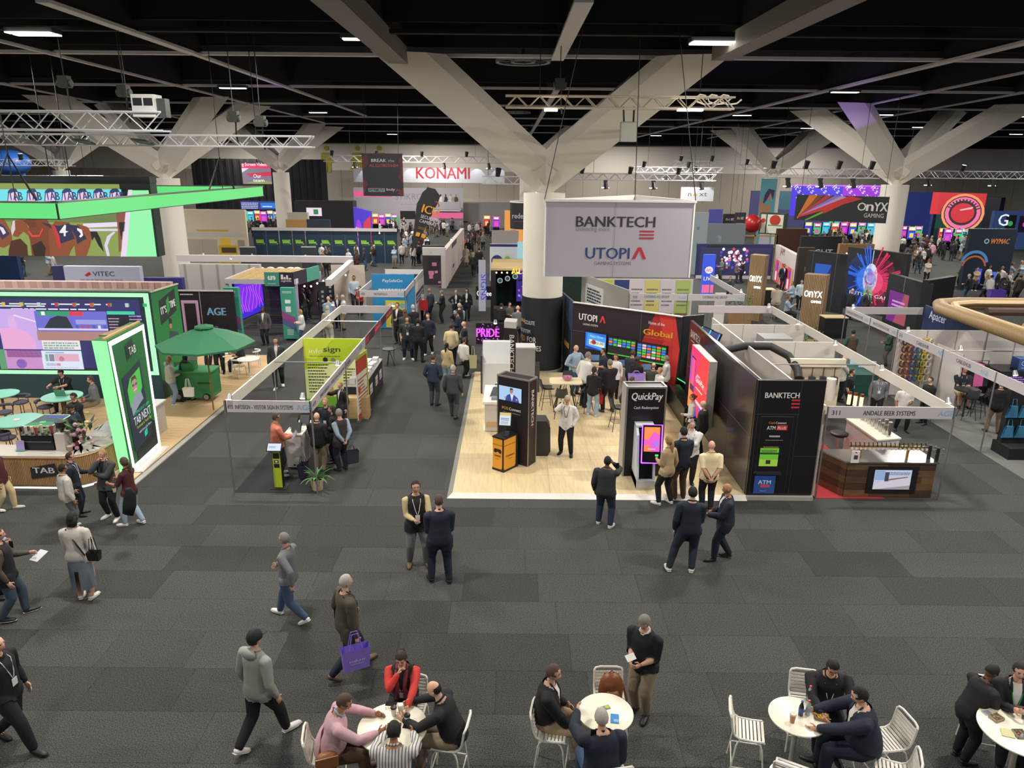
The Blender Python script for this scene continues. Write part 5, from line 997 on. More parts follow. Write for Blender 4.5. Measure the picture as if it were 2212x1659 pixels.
    for i,(gx,gy,c1,lab) in enumerate(((1466,872,'30e060','green-lit'),(1483,885,'5080ff','blue-lit'))):
        p=G(gx,gy,.1)+V((.35,.3,0));t=T('game_machine','curved %s game machine against the black corner wall'%lab,'game machine',p,RAD(-75));m_=mat('141418',.3)
        MB().box(-.3,.3,0,.5,0,.75,m_).build('cabinet',t,world=False);MB().poly([(-.34,-.25,.72),(.34,-.25,.72),(.3,.2,.78),(-.3,.2,.78)],(0,0,.06),m_).build('button_deck',t,world=False)
        pr=[(.1,.8),(.16,1.2),(.25,1.6),(.4,1.85),(.33,2.0),(.45,2.35),(.56,2.6)]
        for j in range(6):
            (y0,z0),(y1,z1)=pr[j],pr[j+1]
            if j==3:continue
            c_=em(('c83a30','6a4a8a','3a6a9a','','2a5a9a','3a4a80')[j],.8);MB().add([(-.26,y0-.01,z0),(.26,y0-.01,z0),(.26,y1-.01,z1),(-.26,y1-.01,z1)],[(0,1,2,3)],c_).build('screen',t,world=False);MB().add([(-.3,y0,z0),(.3,y0,z0),(.3,y1,z1),(-.3,y1,z1),(-.3,y0+.08,z0),(.3,y0+.08,z0),(.3,y1+.08,z1),(-.3,y1+.08,z1)],[(0,1,2,3),(5,4,7,6),(1,5,6,2),(4,0,3,7)],m_).build('screen_back',t,world=False)
        for s in (-1,1):MB().tube([(s*.29,a_-.02,b_) for a_,b_ in pr],.016,em(c1,2),6).build('edge_light',t,world=False)
        MB().tube([(-.34,-.25,.76),(.34,-.25,.76),(.3,.15,.82)],.018,em(c1,2),6).build('edge_light',t,world=False)
    MB().box(5.45,5.85,21.7,24.3,.1,.75,mat('1a1a1c',.3)).build('machine_base',None,label='low black base cabinet under the curved game machines',cat='cabinet')
    t=T('column_wrap','dark printed wrap around the foot of the near column','banner',(cx_,cy_,0));z1=D(1176,645,cy_-.8).z;MB().cyl(cx_,cy_,.12,z1,.835,mat('1d1c24',.6),40).build('wrap',t,smooth=True)
    def arc(txt,a0,z,h,col,wdeg,bold=.02):
        vs,fs,mx=text_mesh(txt,bold,2);sc=h/.72;out=[]
        for q in vs:th=RAD(a0+q[0]/mx[0]*wdeg);out.append((cx_+.845*sin(th),cy_-.845*cos(th),z+q[1]*sc))
        MB().add(out,fs,mat(col,.5)).build('lettering',t)
    arc('global',-90,1.98,.17,'e0a030',34);arc('CCULITE',-56,1.98,.15,'e4e2e0',34,0);arc('GAMING SYSTEM',-100,1.62,.15,'e4e2e0',65);arc('CRAFTED',-108,1.27,.22,'e0a030',55,.03);arc('FOR',-45,1.27,.22,'f0eeea',28,.03);arc('SMALLER VENUES',-115,.93,.22,'f0eeea',112,.03)
    p=G(1222,822,1.15);t=T('high_table','pale high table with rounded corners and pink sweets bowl on it','table',(p.x,p.y,.1));q=[(p.x+sx*(.42)+cos(RAD(a))*.12,p.y+sy*.26+sin(RAD(a))*.12,p.z-.04) for sx,sy,a0 in ((1,1,0),(-1,1,90),(-1,-1,180),(1,-1,270)) for a in range(a0,a0+91,30)]
    MB().poly(q,(0,0,.04),wood('dcc9a0','e8dab8')).build('tabletop',t)
    for sx in (-1,1):MB().tube([(p.x+sx*.12,p.y,p.z-.04),(p.x+sx*.38,p.y+.2,.1)],.02,DKMET,6).build('leg',t);MB().tube([(p.x+sx*.12,p.y,p.z-.04),(p.x+sx*.38,p.y-.2,.1)],.02,DKMET,6).build('leg',t)
    s=T('sweets_bowl','pink glass bowl of sweets on the high table','bowl',(p.x+.05,p.y+.05,p.z));MB().lathe(p.x+.05,p.y+.05,[(.09,p.z),(.15,p.z+.05),(.17,p.z+.13),(.16,p.z+.13),(.13,p.z+.05)],mat('c884a4',.2),18,False).build('bowl',s,smooth=True);r_=random.Random(8);mb=MB()
    for i in range(30):mb.ball((p.x+.05+r_.uniform(-.1,.1),p.y+.05+r_.uniform(-.1,.1),p.z+.06+r_.uniform(0,.07)),.022,mat(r_.choice(('b050a0','d090b8','804090','e0c0d0')),.4),5,4)
    mb.build('sweets',s,kind='stuff')
    return up
def grey_stool(label,x,y,z,face,first=[None]):
    if first[0]:return dup(first[0],(x,y,z),-RAD(face),label,'dark grey bar chairs on the platform')
    t=T('bar_chair',label,'bar chair',(0,0,0),0,'dark grey bar chairs on the platform');m_=mat('43474a',.8);sh=.72;k=mat('26262a',.5)
    rows=[(.20,-.01,.19),(.12,0,.21),(-.05,0,.22),(-.17,.03,.215),(-.22,.12,.20),(-.25,.24,.18),(-.27,.34,.15)];vs=[]
    for y_,z_,w_ in rows:
        for j in range(7):s=-1+j/3;vs.append((s*w_,y_+abs(s)**3*.04,sh+z_+abs(s)**3*.05))
    n=len(vs);fs=[(i*7+j,i*7+j+1,(i+1)*7+j+1,(i+1)*7+j) for i in range(6) for j in range(6)]
    MB().add(vs,fs,m_).add([(a,b-.015,c-.03) for a,b,c in vs],[f[::-1] for f in fs],m_).build('seat_shell',t,world=False,smooth='all')
    for sx in (-1,1):
        for sy in (-1,1):MB().tube([(sx*.12,sy*.10,sh-.02),(sx*.22,sy*.21,0)],.011,k,6).build('leg',t,world=False)
    MB().tube([(-.19,-.18,.28),(.19,-.18,.28),(.19,.18,.28),(-.19,.18,.28),(-.19,-.18,.28)],.008,k,5).build('foot_rest',t,world=False)
    t.location=(x,y,z);t.rotation_euler=(0,0,-RAD(face));first[0]=t;WM[t.name]=M.Translation(t.location);return t
up=centre()
for px,py,f,l in ((1180,882,80,'dark grey bar chair left of the pale high table'),(1212,902,5,'dark grey bar chair in front of the high table, back to camera'),(1262,888,320,'dark grey bar chair right of the high table'),(1228,868,170,'dark grey bar chair behind the high table'),(1332,928,80,'dark grey bar chair half behind the wide black tower')):
    p=G(px,py,.1);grey_stool(l,p.x,p.y,.1,f)
# ---------------------------------------------------------------- shell scheme booths
FC=mat('b9b4b6',.6);WP=mat('cfcac4',.6);PO=mat('9c9a98',.35,.7)
def fascia(t,p0,p1,z0=2.17,z1=2.47,m_=None):return slab(t,'fascia',p0,p1,z0,z1,m_ or FC,.04)
def post(t,x,y,z1=2.47,z0=0):MB().tube([(x,y,z0),(x,y,z1)],.022,PO,8).build('post',t)
def age(f,a,b,h,c='6aa6cc',al=1):
    """three-letter mark: sliced A, G, E made of bars"""
    f.text('AGE',a,b,h,c,w=h*2.7,bold=.02);return f
def wallp(t,p0,p1,z1=2.45,m_=None,n=0,z0=0.0):
    f=slab(t,'wall_panel',p0,p1,z0,z1,m_ or WP,.05)
    for i in range(1,n):f.rect(i/n-.003,0,i/n+.003,1,'9a9690')
    if n:f.done('panel_joint')
    return f
def infosign():
    x0,x1,y0=-7.05,-4.93,16.9;t=T('shell_booth','open corner booth of white fascia boards on thin posts, near left aisle','booth',(x0,y0,0))
    f=fascia(t,(x0,y0),(x1,y0));f.text('410',.03,.28,.11,'4a464e',w=.14).text('INFOSIGN \u2013 VISITOR SIGN IN SYSTEMS',.12,.28,.11,'4a464e',w=1.42);age(f,.83,.25,.14,'7aaed0');f.done()
    f=fascia(t,(x1,y0),(x1,23.7));f.text('410',.02,.28,.11,'5a565e',w=.3).text('INFOSIGN \u2013 VISITOR SIGN IN SYSTEMS',.13,.28,.11,'5a565e',w=3.6);age(f,.86,.25,.14,'7aaed0');f.done()
    fascia(t,(x0,29.3),(x0,y0),m_=mat('d9d6c8',.6));
    for x,y in ((x0,y0),(x1,y0),(x0,20.7),(x1,20.7),(x0,23.7),(x1,23.7)):post(t,x,y)
    MB().tube([(x0,20.7,2.42),(x1,20.7,2.42)],.02,PO,6).build('cross_rail',t)
    MB().box(x0,x1,y0,23.7,0,.006,mat('1d1d1f',.95,noise=.2,scale=80)).build('booth_carpet',t)
    f=wallp(t,(x0,23.7),(x1,23.7),2.42,mat('b4cc2c',.5));f.poly([(0,.55),(1,.75),(1,0),(0,0)],'dfe6a0').poly([(0,.12),(1,.2),(1,0),(0,0)],'7ab83a').poly([(0,1),(.5,1),(.2,.7),(0,.72)],'c8d83a').text('info',.10,.79,.17,'eef4d0',w=.45,bold=-.005).text('sign',.33,.79,.19,'4c4a3a',w=.56,bold=.03).greek(.1,.745,.62,.765,1,'7a7a40')
    f.greek(.06,.22,.42,.66,10,'4a4a30',fill=.4,seed=1).greek(.62,.22,.9,.6,9,'4a4a30',fill=.4,seed=2).circ(.35,.70,.04,'26261e').circ(.47,.70,.035,'8a8a60').rect(.2,.16,.45,.30,'c8a05a').rect(.25,.2,.36,.27,'e0e0e8');f.done('print')
    a,b=G(775,912),G(799,887);q=T('roll_up_banner','tall roll-up banner in red, white and lime at the booth corner','banner',a);u=V((b.x-a.x,b.y-a.y,0));f=slab(q,'banner_sheet',a,b,.08,2.15,mat('dcd8c8',.5),.02);f.rect(0,.72,1,.95,'b8402c').rect(0,0,1,.08,'c83a30').greek(.1,.15,.9,.66,9,'b06a50',fill=.45,seed=5).circ(.2,.45,.1,'c8402c').rect(0,.95,1,1,'a8c42c').poly([(.86,0),(1,0),(1,1),(.92,1)],'b4c83a');f.done('print');MB().frame(a-V((.05,.05,0)),u*1.05,V((.12,-.05,0)),V((0,0,.08)),ALU).build('base',q)
    p=G(603,1055);q=T('sign_in_kiosk','slim black and lime kiosk with a bright tablet screen','kiosk',p);x,y=p.x,p.y;MB().box(x-.11,x+.11,y,y+.14,0,1.08,mat('17171a',.4)).box(x-.2,x+.2,y-.1,y+.3,0,.02,BLACK).build('post',q)
    f=Face(q,(x-.11,y-.001,.03),(.22,0,0),(0,0,1.0));f.rect(0.05,0,.95,1,'aebd2e').rect(.0,0,.2,.5,'8fae2e').rect(.12,.80,.85,.95,'1c1c1e').rect(.2,.68,.75,.76,'3c3c3e').rect(.15,.55,.8,.66,'1c1c1e').rect(.35,.70,.6,.74,'d8d8dc');f.done('front_print')
    a=V((x-.19,y-.14,1.07));MB().frame(a,(.38,0,0),(0,.16,.17),(0,-.02,.02),mat('1c1e26',.3)).build('screen',q);f=Face(q,a+V((0,-.021,.021)),(.38,0,0),(0,.16,.17));f.rect(.06,.08,.94,.92,'cfe0f2',1).greek(.15,.4,.6,.65,2,'5a80b0',.9);f.done()
    p=G(622,1012);q=T('counter_cabinet','grey white counter cabinet in the front booth','counter',p);x,y=p.x,p.y;MB().box(x,x+.42,y,y+.75,.04,.98,mat('c4c1bc',.5)).build('cabinet',q);MB().box(x-.03,x+.48,y-.04,y+1.1,.98,1.02,mat('d8d4c8',.4)).build('counter_top',q);MB().cyl(x+.2,y-.01,.1,.13,.03,BLACK,8).build('cable_hole',q)
    for i,(dx,dy,s,l) in enumerate(((.28,.12,.24,'front black payment screen on the booth counter'),(.1,.5,.22,'black printer on the booth counter'),(.34,.75,.26,'rear black monitor on the booth counter'))):
        MB().frame((x+dx-s/2,y+dy,1.03),(s,0,0),(0,.18,.2),(0,-.1,.05),mat('22242a',.4)).build('terminal',None,label=l,cat='terminal')
    p=G(680,1063);q=T('potted_plant','dark green leafy plant in a beige pot at the booth corner','plant',p);x,y=p.x+.03,p.y+.17;MB().lathe(x,y,[(.13,0),(.17,.3),(.16,.3),(.14,.26)],mat('b8a68a',.7,noise=.15),20).build('pot',q,smooth=True);MB().cyl(x,y,.24,.265,.14,mat('2a2018',.9),14).build('soil',q)
    r_=random.Random(5)
    for i in range(22):
        an=i*2.4+r_.uniform(-.2,.2);L_=r_.uniform(.32,.5);el=r_.uniform(.35,1.3);w_=.035;vs=[]
        for k in range(6):
            s=k/5;rr=L_*s*cos(el*(1-s*.35));zz=.28+L_*s*sin(el)-s*s*s*.22*(1.4-el);ww=w_*(.35+1.3*s)*(1-s)**.6+.003
            c_=V((x+cos(an)*rr,y+sin(an)*rr,zz));sd=V((-sin(an),cos(an),0))*ww;vs+=[c_-sd+V((0,0,.008)),c_,c_+sd+V((0,0,.008))]
        MB().add(vs,[(3*k+j,3*k+j+1,3*k+4+j,3*k+3+j) for k in range(5) for j in (0,1)],mat(r_.choice(('2f5a34','3a6e3a','4d8a44','5f9a4a')),.5)).build('leaf',q,smooth='all')
    t=T('shell_booth','booth with dark red fascia and black-clothed counters beyond the lime wall','booth',(x0,23.9,0))
    f=fascia(t,(x1,23.7),(x1,29.3),m_=mat('3a2430',.6));f.rect(.0,.15,.12,.85,'a82838').rect(.3,.1,.55,.9,'b83040').rect(.72,.1,.98,.9,'a82838').greek(.32,.4,.52,.6,1,'e0b8b8').greek(.75,.4,.95,.6,1,'e0b8b8');f.done()
    fascia(t,(x0,29.3),(x1,29.3));[post(t,x,y) for x,y in ((x0,29.3),(x1,29.3),(x1,26.5),(x0,26.5))];MB().tube([(x0,26.5,2.42),(x1,26.5,2.42)],.02,PO,6).build('cross_rail',t)
    for k,(ya,yb) in enumerate(((22.9,24.7),(24.75,26.5))):
        q=T('display_counter','black-clothed counter with white square labels, %s of two'%('nearer','farther')[k],'counter',(x1-.1,ya,0));MB().box(x1-.62,x1+.02,ya,yb,0,.98,mat('1c1a22',.8)).build('cloth',q);MB().box(x1-.64,x1+.04,ya-.01,yb+.01,.98,1.0,mat('8e8c88',.5)).build('top',q)
        f=Face(q,(x1+.021,ya,0),(0,yb-ya,0),(0,0,1));f.rect(.15,.35,.4,.7,'d8d4d2').rect(.6,.35,.85,.7,'d8d4d2').greek(.18,.4,.38,.62,2,'b86a60').greek(.63,.4,.82,.62,2,'b86a60');f.done('print')
    r_=random.Random(9)
    for i in range(14):
        bx,by=x1-.5+(i%2)*.26,23.2+(i//2)*.45;h=r_.uniform(.08,.3)
        q=MB().box(bx,bx+.2,by,by+.28,1.0,1.0+h,mat(r_.choice(('d8d4d4','c8c4c8','e0dcd8')),.5)).box(bx-.001,bx+.201,by+.05,by+.12,1.0+h*.3,1.0+h*.8,mat('3a2c38',.5)).build('gift_box',None,label='small white gift box on the black counters, %s column, %s row from the front'%(('left','right')[i%2],ORD[i//2]),cat='box',group='white gift boxes on the black counters')
    p=G(842,790);q=T('side_table','small black round table with sweets in the gift booth','table',p);MB().cyl(p.x,p.y,.7,.73,.28,BLACK,20).build('tabletop',q)
    for a in range(3):MB().tube([(p.x,p.y,.7),(p.x+.2*cos(a*2.1),p.y+.2*sin(a*2.1),0)],.015,BLACK,6).build('leg',q)
    p=G(757,905);q=T('wooden_desk','pale wooden desk at the back of the front booth','desk',p);MB().box(p.x-.1,p.x+.6,p.y,p.y+.4,0,.72,wood('b89a6a','c8aa7a')).build('body',q)
    t=T('shell_booth','booth with bright blue panel and white fascia, third along the left aisle','booth',(x0,33,0));y1=33.0
    f=fascia(t,(x0,y1),(x1,y1));f.text('420',.05,.28,.11,'4a464e',w=.17).text('PAYSAFEGO',.33,.28,.11,'4a464e',w=.6);age(f,.83,.25,.13);f.done();fascia(t,(x1,y1),(x1,40));fascia(t,(x0,36),(x0,y1));[post(t,*q) for q in ((x0,y1),(x1,y1),(x1,36.4),(x0,36.4),(x1,40),(x0,40))]
    f=wallp(t,(x0,36.2),(x1+.0,36.2),2.75,mat('2f8fc8',.5));f.text('PaySafeGo',.25,.84,.15,'f0f4f8',w=1.0,shear=.1).greek(.15,.70,.85,.77,1,'dcecf8').rect(.30,.02,.82,.52,'e8d84a').circ(.4,.42,.06,'f4f0c0').circ(.7,.42,.06,'8ac0d8').rect(.45,.1,.7,.3,'f4ecb0');f.done()
    wallp(t,(x1,33.6),(x1,36.2),2.2,mat('2f8fc8',.5))
    f=wallp(t,(x0,40),(x1,40),2.45,WP);f.rect(.1,.1,.35,.9,'4a2c30').rect(.4,.4,.55,.9,'2c2a34').rect(.4,.05,.55,.35,'b04838').rect(.62,.8,.98,.9,'3a3450').greek(.62,.1,.95,.7,5,'6a4a50');f.done()
    q=T('info_panel','white printed booth end panel beside the blue booth','panel',(x1+.02,36.3,0));f=slab(q,'panel',(x1+.03,36.3),(x1+.03,39.9),0,2.15,mat('d8d0cc',.5),.03);f.rect(.05,.55,.95,.8,'38304a').greek(.1,.2,.9,.5,4,'a08a90').greek(.1,.6,.9,.75,2,'d0c8d8');f.done()
infosign()
# ---------------------------------------------------------------- betting stand on the left
def tab_stand():
    gr,lg='2f7d43','a8f7b8'
    t=T('stand_floor','pale timber floor of the green stand with a grey kerb','platform',(-14,20,0));m_=wood('c2a277','d4b78c',(1,14,1),.45)
    MB().box(-26,-9.9,17.3,30.5,0,.03,mat('6a5c48',.6)).build('base',t);MB().box(-9.9,-9.75,17.3,30.5,0,.035,mat('a4a098',.5)).build('kerb',t)
    first=None
    for i in range(58):
        y=17.32+i*.227
        if first is None:first=MB().box(0,16.0,0,.22,0,.012,m_).build('floor_board',t,world=False);o=first
        else:o=first.copy();C.objects.link(o);o.parent=t
        o.location=(-25.95+14,y-20,.03)
    y=24.3;zt=3.83;x0,x1=-21.5,-12.22;t=T('screen_wall','huge racing screen wall framed in glowing green light','screen wall',(x0,y,0));f=slab(t,'wall',(x0,y),(x1,y),0,zt,mat('22424c',.6),.25)
    W_=x1-x0;X=lambda px,py=720:(D(px,py,y).x-x0)/W_;Z=lambda py,px=160:D(px,py,y).z/zt
    for a,b,c_,d_ in ((0,.955,.992,.99),(.972,.245,.992,.97),(0,.24,.992,.275)):f.rect(a,b,c_,d_,'a8f7b8',1.25)
    f.rect(0,.30,.955,.93,'2a2c6a',.9)
    f.greek(.0,.86,.93,.90,2,'e8ecf4',.9,.6,1);r_=random.Random(3)
    for i in range(8):a=X(5+i*38,660);f.rect(a,.865,a+.012,.90,r_.choice(('d8503a','e0c040','d0d0e0','c83040')),.9).rect(a+.065,.87,a+.08,.9,'2ac070',.9)
    f.greek(X(35),.835,X(218),.85,1,'e8ecf4',.9,.8,2)
    def R(p0,p1,q0,q1,c_,g=1.0):f.rect(X(p0,(q0+q1)/2),Z(q1),X(p1,(q0+q1)/2),Z(q0),c_,g)
    R(0,86,668,755,'c8a8e8');f.poly([(X(5,720),Z(755)),(X(2,720),Z(712)),(X(30,710),Z(708)),(X(60,715),Z(718)),(X(78,740),Z(735)),(X(80,750),Z(755))],'e8a8d8',1);f.poly([(X(18,700),Z(708)),(X(18,690),Z(685)),(X(32,690),Z(680)),(X(38,700),Z(708))],'d8b0e4',1);f.poly([(X(30,685),Z(683)),(X(32,680),Z(680)),(X(78,690),Z(694)),(X(78,690),Z(697))],'ecd8f4',1)
    R(80,235,672,735,'6a6ad0');R(82,235,716,735,'b0807c');R(83,150,672,682,'2a9a6a');R(150,180,672,682,'d83a50');R(90,98,673,681,'f0f0f0');f.poly([(X(97,708),Z(709)),(X(110,690),Z(688)),(X(125,680),Z(682)),(X(145,682),Z(684)),(X(158,700),Z(709))],'1c2c40',.8);R(84,235,709,713,'d8d0ec');R(165,230,690,700,'9aa0e0')
    for i in range(6):a=X(165+i*12,705);f.rect(a,Z(709),a+.01,Z(702),r_.choice(('c05070','e8e8f0','5060b0')),.9)
    R(232,292,671,678,'3ad0a0');R(235,300,680,735,'1c1830',.5);f.greek(X(237,700),Z(733),X(262,700),Z(682),8,'e0c8f0',.9,.4,3);f.greek(X(282,700),Z(800,300),X(312,720),Z(676),18,'d0b8f0',.9,.4,4)
    R(93,175,735,755,'e8e4e8');f.greek(X(96,745),Z(753),X(172,745),Z(737),3,'3a8a5a',.9,.6,5)
    R(0,15,755,798,'5a9a70');R(15,93,757,797,'c890c8');R(17,92,757,772,'5a4a8a');f.greek(X(18,765),Z(771),X(90,765),Z(758),4,'c04a70',.9,.7,6);f.circ(X(48,785),Z(786),.018,'5a4ab8',.9);f.ring(X(50,785),Z(785),.018,.003,'8a5ab0',.9)
    R(93,180,757,797,'dce4f4');R(100,140,760,763,'4aa0d0');R(120,172,764,780,'e08aa0');R(100,106,765,780,'2a8a5a');R(108,119,765,780,'281c3a');f.circ(X(135,774),Z(775),.01,'c02040',.9);R(102,125,784,790,'3a3a8a');R(125,133,784,790,'d84a50');f.greek(X(100,795),Z(795),X(175,795),Z(791),1,'5a70b0',.9)
    f.done('screen_picture')
    MB().box(x0,x1,y+.02,y+.3,zt,zt+.05,mat('8a8c80',.5)).build('top_trim',t)
    t=T('side_wall','green printed side wall right of the racing screen','wall panel',(x1,y,0));b=G(383,613,zt);f=slab(t,'panel',(x1,y),(b.x,b.y),0,zt,mat(gr,.5),.1);MB().bar((x1,y,zt),(b.x,b.y,zt),.08,.04,mat('c8c0a8',.5)).build('top_trim',t)
    f.poly([(.22,.68),(.24,.90),(.86,.97),(.84,.76)],'2c3430').text("IT'S",.28,.77,.26,'dfe4dc',w=.36,bold=.03,rot=5).text('TIME',.62,.80,.26,'dfe4dc',w=.38,bold=.03,rot=5).poly([(.5,.75),(.49,.88),(.6,.92),(.6,.79)],'3a9a50').poly([(.42,.36),(.42,.52),(.5,.60),(.78,.56),(.9,.4),(.84,.36)],'3a4a4c').circ(.55,.64,.05,'a88070').poly([(.5,.67),(.52,.72),(.62,.7),(.6,.66)],'3a3430')
    f.poly([(0,0),(0,.2),(.3,.1),(.3,0)],'1c4a38').poly([(.6,0),(.5,.3),(.9,.25),(1,0)],'1e5238');f.done()
    FRb,FLb=G(348,968),G(289,1024);z1=3.75;FRt,FLt,BLt=G(302,698,z1),G(206,736,z1),G(173,735,z1);th=BLt-FLt;FRt.x,FRt.y=FRb.x,FRb.y
    t=T('sign_tower','leaning green sign tower framed in white light with a portrait poster','display tower',FLb);mb=MB();A,Bq,Cq,Dq=FLb,FRb,FRt,FLt;Dq.x=A.x+(Bq.x-A.x)*(Dq.y-A.y)/(Bq.y-A.y)
    mb.add([A,Bq,Cq,Dq,A+th*.9,Bq+th*.9,Cq+th,Dq+th],[(0,1,2,3),(5,4,7,6),(0,3,7,4),(1,5,6,2),(2,6,7,3),(0,4,5,1)],mat('2b6a3c',.5));mb.build('body',t)
    MB().bar(A,Bq,.5,.12,mat('b8b4ac',.5)).build('plinth',t)
    class Q4(Face):
        def P(s,a,b,d=.004):return (A*(1-a)+Bq*a)*(1-b)+(Dq*(1-a)+Cq*a)*b+s.n*d
    f=Q4(t,A,Bq-A,(0,0,z1));f.n=-f.n if f.n.x<0 else f.n;w_='fff8f8'
    for q in (((0,.03),(.075,.03),(.06,.99),(0,.99)),((.925,.03),(1,.03),(1,.99),(.94,.99)),((0,.955),(1,.955),(1,.99),(0,.99)),((0,.02),(1,.02),(1,.06),(0,.06))):f.poly(q,w_,3)
    f.poly([(.2,.06),(.9,.06),(.9,.25),(.55,.35),(.2,.16)],'1e2a28').poly([(.38,.80),(.38,.91),(.60,.94),(.62,.84)],'2a3834').poly([(.16,.14),(.16,.7),(.72,.76),(.76,.17)],'1b3a56',.35).poly([(.25,.47),(.25,.60),(.36,.67),(.68,.71),(.68,.56),(.44,.44)],'4ad04a',.8)
    f.circ(.46,.60,.085,'c8988a',.8,ry=.055).poly([(.28,.40),(.27,.47),(.38,.53),(.5,.54),(.62,.53),(.66,.47),(.52,.45)],'9aa0b0',.8).poly([(.37,.62),(.40,.67),(.52,.675),(.55,.63),(.5,.65),(.42,.645)],'5a3426',.7).rect(.39,.60,.455,.618,'6a5a60',.7).rect(.475,.60,.54,.618,'6a5a60',.7).poly([(.42,.565),(.5,.57),(.5,.577),(.42,.574)],'f0e0e0',.8)
    f.poly([(.52,.19),(.52,.23),(.62,.25),(.62,.20)],'2ac8a0',.9)
    u_=(Bq-A).normalized();
    def tx(s,a,b,h,c_,g,w=None,sh=.0):
        vs,fs,mx=text_mesh(s,.02,2);o=f.P(a,b,.06);sc=h/.72;sx=w/mx[0];f.t.add([o+u_*(p[0]*sx)+V((0,0,1))*(p[1]*sc+p[0]*sx*sh) for p in vs],fs,em(c_,g) if g else mat(c_,.5))
    tx('TAB',.41,.835,.22,'e8ece8',0,.42);tx('COMING UP AT 1:30PM',.24,.405,.09,'3ad890',.9,1.02,.03);tx('TAB NEXT',.22,.33,.24,'f0f0f4',.9,1.08,.03);tx('Terminals & Touch Play',.27,.29,.08,'c8d83a',.9,.95,.03);tx('with Karen De Pietro',.32,.255,.07,'e8e8f0',.9,.8,.03);tx('TAB',.53,.205,.09,'0e3a48',0,.2)
    f.done('poster','lettering')
    g=Face(t,Dq+th,(0,0,0),(0,0,1));mb=MB()
    nn=V((-.12,-.99,0));o=[A+th*.9,A+V((-.03,-.02,0)),Dq,Dq+th];mb.add([p+nn*.03 for p in o],[(0,1,2,3)],em('8ff5a0',1.25));mb.build('glowing_side',t)
    MB().bar((Cq+Dq)/2+th*.3,(Cq+Dq)/2+th*.9,1.2,.06,mat('8a7650',.6)).bar(Dq+th*.3+V((0,0,.03)),Cq+th*.3+V((0,0,.03)),.06,.05,mat('b09868',.6)).build('wooden_top',t)
    y0=16.9;xr=-10.35;t=T('service_counter','curved slatted timber counter with warm edge light and black logo plate','counter',(-12.5,y0,0));wm=wood('a8845a','c09a6c',(14,14,.5));path=[(-17.5,y0),(-11.35,y0)]+[(-11.35+.75*sin(a),y0+.75-.75*cos(a)) for a in np.linspace(.2,1.35,6)]+[(-10.55,18.2),(-10.52,18.9)]
    def ribbon(z0,z1,off,m_,nm,extra=0,th_=.06):
        mb=MB();P2=[]
        for i,p in enumerate(path):
            a=V(path[max(i-1,0)]);b=V(path[min(i+1,len(path)-1)]);d=(b-a).normalized();n=V((d.y,-d.x));P2.append((p[0]+n.x*off,p[1]+n.y*off,p[0]+n.x*(off-th_),p[1]+n.y*(off-th_)))
        for (a,b,c_,d_),(e_,f_,g_,h_) in zip(P2,P2[1:]):mb.frame((a,b,z0),(e_-a,f_-b,0),(c_-a,d_-b,0),(0,0,z1-z0),m_)
        mb.build(nm,t)
    ribbon(.16,.9,0,wm,'front_board');ribbon(.90,.925,-.01,em('ffb04a',3.2),'warm_light');ribbon(.93,.98,.06,mat('c4bdb2',.35),'counter_top',th_=.75);ribbon(0,.09,-.14,em('fff2ee',3.2),'floor_light');ribbon(.09,.16,-.04,mat('d8d0c4',.5),'shadow_gap')
    sl=None;mb=MB()
    for i in range(150):
        x=-17.4+i*.04
        mb.box(x,x+.022,y0-.02,y0,.17,.89,wm)
    for k in range(1,len(path)-1):
        a,b=V(path[k]),V(path[k+1]);L_=(b-a).length;d=(b-a).normalized();n=V((d.y,-d.x))
        for j in range(int(L_/.04)):q=a+d*j*.04;mb.frame((q.x,q.y,.17),(d.x*.022,d.y*.022,0),(n.x*.02,n.y*.02,0),(0,0,.72),wm)
    mb.build('slat',t,kind='stuff')
    f=Face(t,D(68,1030,y0-.04)*1.0,(.72,0,0),(0,0,.42));f.o.z=.36;f.poly([(0,.0),(.02,.72),(.9,1),(1,.25)],'2b2d34');f.text('TAB',.1,.36,.16,'d8d4d0',w=.54,bold=.04);f.done('logo_plate')
    q=T('back_counter','white back counter running along the glowing tower','counter',(-11.5,19,0));MB().box(-11.4,-10.75,18.2,21.3,.03,.98,mat('b8b2a8',.5)).build('body',q);MB().box(-11.45,-10.7,18.15,21.35,.98,1.02,mat('d8d6d0',.3)).build('counter_top',q)
    def gtab(px,py,r,lab):
        p=G(px,py,1.0);q=T('round_table',lab,'table',(p.x,p.y,.03));MB().cyl(p.x,p.y,.97,1.0,r,mat('8fd8c0',.3),36).build('tabletop',q,smooth=True);MB().cyl(p.x,p.y,.95,.97,r-.01,DKMET,36).build('rim',q);MB().cyl(p.x,p.y,.03,.95,.04,mat('5a4a3c',.4),12).build('pedestal',q);MB().cyl(p.x,p.y,.03,.05,.28,DKMET,24).build('base',q);return p
    a=gtab(40,907,.62,'pale green round table with white plate behind the counter');b=gtab(134,855,.58,'pale green round table under the open laptop');c_=gtab(2,850,.5,'pale green round table at the left photo edge')
    MB().cyl(a.x-.05,a.y,1.0,1.02,.09,WHITE,18).build('plate',None,label='white plate on the nearer green table',cat='plate')
    q=T('laptop','open laptop on the green round table','laptop',(b.x,b.y,1.0));MB().box(b.x-.17,b.x+.17,b.y-.05,b.y+.18,1.0,1.015,mat('8a9a90',.3,.5)).build('base',q);MB().frame((b.x-.17,b.y-.05,1.01),(.34,0,0),(0,-.06,.22),(0,-.008,0),mat('5f8f74',.3,.4)).build('lid',q)
